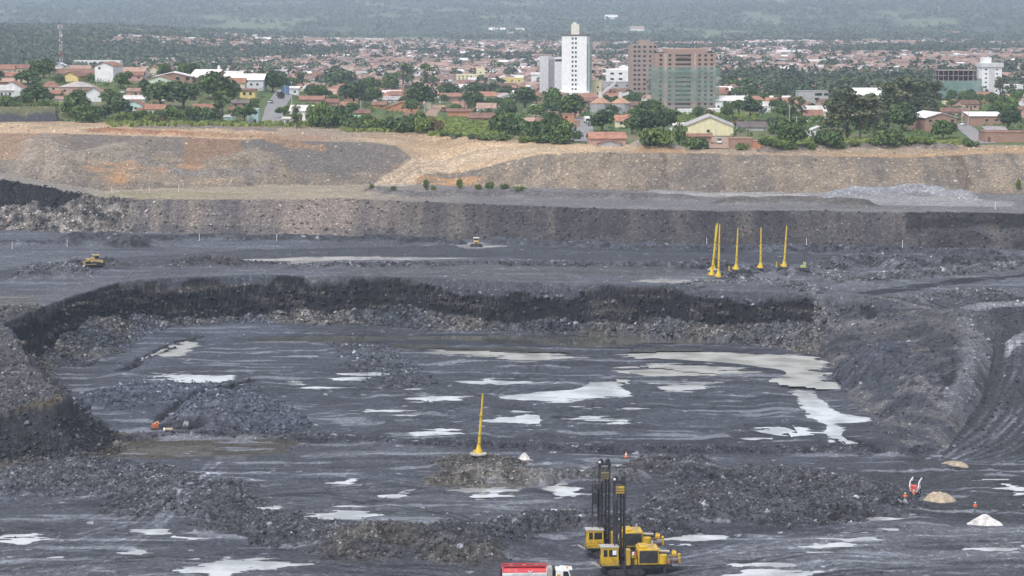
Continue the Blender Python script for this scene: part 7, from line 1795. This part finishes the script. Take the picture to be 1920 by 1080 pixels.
def person(px, py, yaw, pose, label):
    x, y, z = ground_at(px, py)
    e = empty('person', (x, y, z), math.radians(yaw), label, 'person', 'workers in orange by the loader')
    if pose == 'stand': ha = [(-0.24, 0, 1.43), (-0.32, 0.02, 1.14), (-0.30, -0.10, 0.90)]; hb = [(0.24, 0, 1.43), (0.34, 0.02, 1.16), (0.25, -0.18, 0.98)]
    elif pose == 'hips': ha = [(-0.24, 0, 1.43), (-0.42, 0.05, 1.18), (-0.24, -0.08, 1.02)]; hb = [(0.24, 0, 1.43), (0.42, 0.05, 1.18), (0.24, -0.08, 1.02)]
    else: ha = [(-0.24, 0, 1.43), (-0.30, -0.2, 1.20), (-0.22, -0.48, 1.22)]; hb = [(0.24, 0, 1.43), (0.30, -0.2, 1.2), (0.2, -0.48, 1.24)]
    V = [(0, 0, 0.95), (0, 0.01, 1.2), (0, 0.01, 1.42), (0, 0, 1.52), (0, -0.01, 1.62), (0, -0.02, 1.74),
         (-0.11, 0, 0.88), (-0.13, -0.02, 0.48), (-0.14, 0.03, 0.09), (-0.15, -0.13, 0.04), (0.11, 0, 0.88), (0.14, -0.05, 0.48), (0.16, 0.02, 0.09), (0.17, -0.14, 0.04)] + ha + hb
    E = [(0, 1), (1, 2), (2, 3), (3, 4), (4, 5), (0, 6), (6, 7), (7, 8), (8, 9), (0, 10), (10, 11), (11, 12), (12, 13), (2, 14), (14, 15), (15, 16), (2, 17), (17, 18), (18, 19)]
    R = [0.13, 0.12, 0.13, 0.06, 0.09, 0.085, 0.09, 0.062, 0.045, 0.04, 0.09, 0.062, 0.045, 0.04, 0.065, 0.048, 0.035, 0.065, 0.048, 0.035]
    body = skin_mesh('body', V, E, R, SKIN, e)
    # hands: palm chain with five fingers
    for (p, q) in ((ha[1], ha[2]), (hb[1], hb[2])):
        d = (Vector(q) - Vector(p)).normalized(); s_ = d.cross(Vector((0, 1, 0.2))).normalized(); V2 = [tuple(q), tuple(Vector(q) + d * 0.07)]; E2 = [(0, 1)]; R2_ = [0.028, 0.03]
        for k in range(4):
            o = (k - 1.5) * 0.018; L = (0.065, 0.08, 0.075, 0.055)[k]; b0 = Vector(V2[1]) + s_ * o
            V2 += [tuple(b0 + d * L * 0.5), tuple(b0 + d * L * 0.9 + Vector((0, -0.02, 0)))]; n0 = len(V2); E2 += [(1, n0 - 2), (n0 - 2, n0 - 1)]; R2_ += [0.009, 0.008]
        V2 += [tuple(Vector(q) + d * 0.03 + s_ * 0.045), tuple(Vector(q) + d * 0.075 + s_ * 0.06)]; n0 = len(V2); E2 += [(0, n0 - 2), (n0 - 2, n0 - 1)]; R2_ += [0.011, 0.009]
        skin_mesh('hand', V2, E2, R2_, SKIN, body)
    jv = [(0, 0, 0.86), (0, 0.01, 1.2), (0, 0.01, 1.43)] + [ha[0], ha[1], tuple(Vector(ha[1]).lerp(Vector(ha[2]), 0.85)), hb[0], hb[1], tuple(Vector(hb[1]).lerp(Vector(hb[2]), 0.85))]
    skin_mesh('orange_jacket', jv, [(0, 1), (1, 2), (2, 3), (3, 4), (4, 5), (2, 6), (6, 7), (7, 8)], [0.18, 0.17, 0.17, 0.10, 0.075, 0.06, 0.10, 0.075, 0.06], ORG, e)
    skin_mesh('trousers', [(0, 0, 0.92), V[6], V[7], tuple(Vector(V[8]) + Vector((0, 0, 0.06))), V[10], V[11], tuple(Vector(V[12]) + Vector((0, 0, 0.06)))], [(0, 1), (1, 2), (2, 3), (0, 4), (4, 5), (5, 6)], [0.15, 0.11, 0.085, 0.07, 0.11, 0.085, 0.07], TROU, e)
    for a, b_ in ((V[8], V[9]), (V[12], V[13])): MB().box(a[0] - 0.06, a[0] + 0.06, b_[1] - 0.03, a[1] + 0.07, -0.02, 0.12).build('boot', BOOT, e, bevel=0.025)
    MB().lathe([(0.15, 1.72), (0.13, 1.78), (0.09, 1.85), (0.02, 1.88)], 14, (0, -0.01, 0)).box(-0.09, 0.09, -0.23, -0.1, 1.71, 1.735).build('helmet', HELM, e, smooth=False)
    m = MB()
    for sx in (-0.035, 0.035): m.cbox((sx, -0.105, 1.66), (0.022, 0.012, 0.012))
    m.cbox((0, -0.11, 1.57), (0.05, 0.012, 0.01)); m.build('eyes_and_mouth', BOOT, body)
    MB().prism([(-0.015, 1.60), (0.015, 1.60), (0.006, 1.65), (-0.006, 1.65)], -0.135, -0.095).build('nose', SKIN, body)
    for sx in (-0.09, 0.09): MB().cbox((sx, -0.01, 1.63), (0.02, 0.035, 0.055)).build('ear', SKIN, body)
    return e
person(1697, 941, 150, 'hips', 'person in orange jacket and white helmet with hands on hips, left of the red loader')
person(1713, 938, 175, 'work', 'person in orange jacket reaching to the rear of the red loader')
person(1828, 961, 10, 'stand', 'lone person in orange jacket standing above the white gravel heap')

# red and white wheel loader / hole stemmer
x, y, z = ground_at(1717, 928)
e = empty('compact_loader', (x, y + 0.6, z), math.radians(-25), 'small red and white loader with raised white arms, workers behind it', 'loader')
MB().box(-0.75, 0.75, -1.2, 1.2, 0.5, 1.35).build('body', WHT, e, bevel=0.06)
MB().box(-0.6, 0.6, -1.35, -1.15, 0.75, 1.7).box(-0.65, 0.65, -1.2, -0.4, 1.35, 1.75).build('engine_cover', PINK, e, bevel=0.05)
MB().box(-0.3, 0.3, -1.38, -1.34, 1.15, 1.5).build('rear_grille', RED, e)
c = MB(); 
for sx in (-0.6, 0.6):
    c.bar((sx, -0.4, 1.35), (sx, -0.5, 2.45), 0.09); c.bar((sx, 0.6, 1.35), (sx, 0.5, 2.45), 0.09)
c.box(-0.7, 0.7, -0.6, 0.65, 2.45, 2.53); c.build('cab_frame', DKS, e)
for sx in (-0.85, 0.85):
    MB().bar((sx, -1.0, 1.3), (sx, -0.6, 2.3), 0.2).bar((sx, -0.6, 2.3), (sx, 1.3, 2.75), 0.2).bar((sx, 1.3, 2.75), (sx, 1.9, 2.2), 0.18).build('lift_arm', WHT, e)
    MB().tube((sx, -0.3, 1.2), (sx, 0.8, 2.4), 0.06, None, 8).build('arm_ram', PALE, e)
MB().prismx([(1.8, 2.3), (2.6, 1.9), (2.7, 2.05), (2.1, 2.75), (1.85, 2.7)], -0.9, 0.9).build('bucket', DKS, e)
MB().cbox((-0.5, -0.7, 2.75), (0.3, 0.3, 0.35)).build('work_lamp', WHT, e)
for wx in (-0.8, 0.8):
    for wy in (-0.75, 0.75):
        wb = MB().tube((wx - 0.18, wy, 0.42), (wx + 0.18, wy, 0.42), 0.42, None, 18).build('wheel', BLK, e)
        MB().tube((wx - 0.2, wy, 0.42), (wx + 0.2, wy, 0.42), 0.2, None, 12).build('rim', WHT, wb)

# orange excavator-like pump sled and cream drum by the dark sump
x, y, z = ground_at(291, 806)
e = empty('dewatering_pump', (x, y, z), 0.4, 'rusty orange pump unit at the left end of the dark sump trench', 'pump')
MB().box(-0.9, 0.9, -0.6, 0.6, 0, 0.35).build('sled', DKS, e, bevel=0.04)
MB().box(-0.7, 0.2, -0.5, 0.5, 0.35, 1.35).tube((0.45, -0.2, 0.4), (0.45, -0.2, 1.3), 0.3, None, 12).build('pump_body', paint('rusty_orange', (0.55, 0.17, 0.07), 0.6, 0.2, 2.0), e, bevel=0.06)
MB().tube((-0.2, 0, 1.3), (0.5, 0, 1.75), 0.16, None, 8).tube((0.5, 0, 1.75), (0.9, -0.1, 1.3), 0.16, None, 8).build('elbow_pipe', paint('pale_orange', (0.6, 0.35, 0.2), 0.6), e)
x, y, z = ground_at(315, 809)
e = empty('float_drum', (x, y, z), 0.15, 'cream drum float with white end lying beside the dark sump trench', 'drum')
MB().tube((-0.7, 0, 0.42), (1.0, 0, 0.42), 0.42, None, 14).build('drum', paint('cream_drum', (0.45, 0.33, 0.24), 0.6), e)
MB().tube((-1.0, 0, 0.42), (-0.69, 0, 0.42), 0.45, None, 14).build('drum_end', WHT, e)

# cars and a small lorry on the town streets
def car(px, py, yaw, colour, label, van=False):
    x, y, z = ground_at(px, py); z += 0.22
    e = empty('parked_car', (x, y, z), math.radians(yaw), label, 'car' if not van else 'van')
    pm = paint('car_paint_' + colour, {'white': (0.75, 0.75, 0.75), 'silver': (0.5, 0.51, 0.53)}[colour], 0.3, 0.05)
    top = 1.45 if not van else 2.1
    b_ = MB().prismx([(-2.1, 0.3), (2.0, 0.3), (2.1, 0.7), (1.0, 0.95), (-2.0, 1.0), (-2.15, 0.7)], -0.85, 0.85).build('body', pm, e, bevel=0.06)
    MB().prismx([(-1.75, 0.95), (0.95, 0.95), (0.35, top), (-1.4, top)], -0.74, 0.74).build('cabin', CABG, e, bevel=0.05)
    MB().prismx([(-1.35, top), (0.3, top), (0.3, top + 0.05), (-1.35, top + 0.05)], -0.7, 0.7).build('roof', pm, e)
    for wy in (-1.3, 1.3):
        for wx in (-0.8, 0.8): MB().tube((wx - 0.12, wy, 0.32), (wx + 0.12, wy, 0.32), 0.32, None, 14).build('wheel', BLK, e)
    for wx in (-0.6, 0.6): MB().cbox((wx, 2.06, 0.68), (0.3, 0.08, 0.15)).build('headlight', WHT, e)
car(507, 194, 165, 'silver', 'silver car driving down the left street')
car(229, 176, 200, 'white', 'white car beside the tall white gabled building')
car(1349, 270, 175, 'white', 'white car on the dirt forecourt of the pale yellow warehouse', True)
car(1806, 236, 150, 'white', 'white car at the top of the right side street')
for px, py, lb, c1, c2 in [(1101, 232, 'white box lorry at the top of the asphalt street', WHT, WHT), (831, 210, 'yellow topped lorry on the dirt lane', paint('lorry_yellow', (0.6, 0.42, 0.16), 0.5), paint('lorry_red', (0.35, 0.12, 0.1), 0.5))]:
    x, y, z = ground_at(px, py)
    e = empty('box_lorry', (x, y, z + 0.2), 0.1, lb, 'lorry')
    MB().box(-1.15, 1.15, -0.6, 4.2, 0.9, 3.1).build('cargo_box', c1, e, bevel=0.05)
    cb = MB().box(-1.05, 1.05, -2.2, -0.65, 0.55, 2.4).build('cab', c2, e, bevel=0.1)
    MB().box(-0.9, 0.9, -2.24, -2.19, 1.5, 2.2).build('windscreen', CABG, cb)
    for wy in (-1.5, 3.0):
        for wx in (-0.95, 0.95): MB().tube((wx - 0.15, wy, 0.45), (wx + 0.15, wy, 0.45), 0.45, None, 14).build('wheel', BLK, e)

# street poles
PL = paint('concrete_pole', (0.5, 0.49, 0.47), 0.8); PW = paint('wood_pole', (0.2, 0.15, 0.11), 0.9)
def upole(px, py, hpx, mat, label, arm=True):
    x, y, z = ground_at(px, py); s = scale_at(y, z); h = hpx / s
    e = empty('utility_pole', (x, y, z), 0, label, 'pole', 'utility poles of the town')
    MB().tube((0, 0, -1), (0, 0, h), 0.17, 0.11, 8).build('shaft', mat, e)
    if arm: MB().box(-1.1, 1.1, -0.06, 0.06, h - 0.7, h - 0.55).build('crossarm', mat, e)
for px, py, hp, lb in [(535, 193, 34, 'pale utility pole standing in the middle of the left street'), (547, 196, 44, 'taller pale utility pole right of the left street'), (587, 172, 26, 'utility pole below the white house with tall red roof'), (676, 206, 16, 'short pale pole beside the brown roofed brick house'), (1140, 229, 24, 'pale utility pole left of the silo bushes'), (1063, 214, 20, 'pale pole behind the bright orange house'),
                       (1102, 262, 36, 'pale utility pole at the right kerb of the asphalt street'), (1342, 268, 38, 'pale utility pole on the warehouse forecourt'), (1803, 240, 40, 'tall pale utility pole at the top of the right side street'), (1815, 240, 30, 'shorter pale pole right of the tall one on the side street'), (178, 200, 18, 'pale pole among the dark bushes above the spoil bench'), (1493, 243, 26, 'pale pole in front of the eucalyptus pair'),
                       (825, 198, 16, 'dark pole beside the yellow topped lorry'), (868, 212, 26, 'utility pole in front of the white house with steep red roof'), (796, 212, 14, 'short pole left of the dirt lane'), (1480, 240, 44, 'tall pale pole left of the eucalyptus pair')]:
    upole(px, py, hp, PL, lb, arm=hp > 22)
# ------------------------------------------------------------------ loose rock: tens of thousands of stones as uncountable rubble
def rubble(name, sel_w, count, smin, smax, rng, tint=1.0, shade=None):
    gx, gy, z, col, rough, wet, M = ROCKPOOL
    cell = gy * gy * sel_w           # grid cells widen with distance
    p = cell / cell.sum(); idx = rng.choice(len(gx), count, p=p)
    ico = np.array([(0, 0, 1), (0.89, 0, 0.45), (0.28, 0.85, 0.45), (-0.72, 0.53, 0.45), (-0.72, -0.53, 0.45), (0.28, -0.85, 0.45), (0.72, 0.53, -0.45), (-0.28, 0.85, -0.45), (-0.89, 0, -0.45), (-0.28, -0.85, -0.45), (0.72, -0.53, -0.45), (0, 0, -1)])
    fi = np.array([(0, 1, 2), (0, 2, 3), (0, 3, 4), (0, 4, 5), (0, 5, 1), (1, 6, 2), (2, 6, 7), (2, 7, 3), (3, 7, 8), (3, 8, 4), (4, 8, 9), (4, 9, 5), (5, 9, 10), (5, 10, 1), (1, 10, 6)])
    n = count
    s = smin * (smax / smin) ** (rng.random(n) ** 2.2)
    V = np.repeat(ico[None], n, 0) * (0.72 + 0.5 * rng.random((n, 12, 1)))
    V = V * (s[:, None] * np.stack([np.ones(n), rng.uniform(0.6, 1.0, n), rng.uniform(0.45, 0.85, n)], 1))[:, None, :]
    a = rng.random(n) * 6.28; c, s_ = np.cos(a)[:, None], np.sin(a)[:, None]
    X = V[:, :, 0] * c - V[:, :, 1] * s_; Y = V[:, :, 0] * s_ + V[:, :, 1] * c
    tl = rng.normal(size=n)[:, None] * 0.35
    Zv = V[:, :, 2] + X * tl
    P_ = np.stack([X + (gx[idx] + rng.normal(size=n) * 0.4)[:, None], Y + (gy[idx] + rng.normal(size=n) * 0.3)[:, None], Zv + (z[idx] + s * 0.12)[:, None]], 2).reshape(-1, 3)
    Fq = (fi[None] + 12 * np.arange(n)[:, None, None]).reshape(-1, 3)
    base = col[idx] * tint
    if shade is not None: base = base * 0.45 + np.array(shade)[None] * 0.55
    cc = base * (0.42 + 1.75 * rng.random((n, 1)) ** 1.8)
    cc = np.where(rng.random((n, 1)) < 0.09, np.minimum(cc * 2.0 + 0.04, 0.45), cc)
    return tag(np_mesh(name, P_, Fq, ROCKM, color=np.repeat(np.clip(cc, 0.006, 0.6), 12, 0), cname='stone'), kind='stuff')
ROCKM = bpy.data.materials.new('broken_rock'); t, b = nt(ROCKM)
at = N(t, 'ShaderNodeAttribute', attribute_name='stone'); tc = N(t, 'ShaderNodeTexCoord'); n1 = N(t, 'ShaderNodeTexNoise', Scale=2.5, Detail=5.0); t.links.new(tc.outputs['Object'], n1.inputs['Vector'])
t.links.new(mixc(t, at.outputs['Color'], ramp(t, n1.outputs[0], [(0.3, 0.7), (0.7, 1.3)]), 1.0, 'MULTIPLY'), b.inputs['Base Color']); b.inputs['Roughness'].default_value = 0.7; b.inputs['Specular IOR Level'].default_value = 0.35
gx, gy, z, col, rough, wet, M = ROCKPOOL
inv = (np.abs(gx / gy) < 0.25) & (wet < 0.3)
rng = np.random.default_rng(77)
rubble('rubble', (inv & (rough > 0.5) & (gy < 480)).astype(float) * rough, 48000, 0.07, 0.42, rng)
rubble('rubble', (inv & (M['talus'])).astype(float), 22000, 0.12, 0.62, rng, 0.85)
rubble('rubble', (inv & M['rs']).astype(float), 6500, 0.12, 0.55, rng)
rubble('rubble', (inv & (rough > 0.6) & (gy >= 480) & (gy < 700) & ~M['talus'] & ~M['rs'] & ~M['face']).astype(float), 14000, 0.15, 0.7, rng)
rubble('rubble', (inv & M['f2']).astype(float) * (0.25 + (rough > 0.6)), 9000, 0.16, 0.7, rng, 1.0)
rubble('rubble', (inv & (M['f1'] | M['up'])).astype(float), 3500, 0.16, 0.6, rng, 1.15)
rubble('rubble', (inv & (rough <= 0.55) & (gy < 730) & ~M['ramp']).astype(float), 16000, 0.08, 0.3, rng, 1.0)
rubble('rubble', (inv & M['face'] & (M['dist'] > 1.0)).astype(float), 3500, 0.25, 0.9, rng, 1.3)
rubble('boulders', (inv & (rough > 0.7) & (gy < 480)).astype(float), 350, 0.35, 0.8, rng, 1.1)
rubble('boulders', (inv & M['talus']).astype(float), 450, 0.45, 1.1, rng, 0.9)
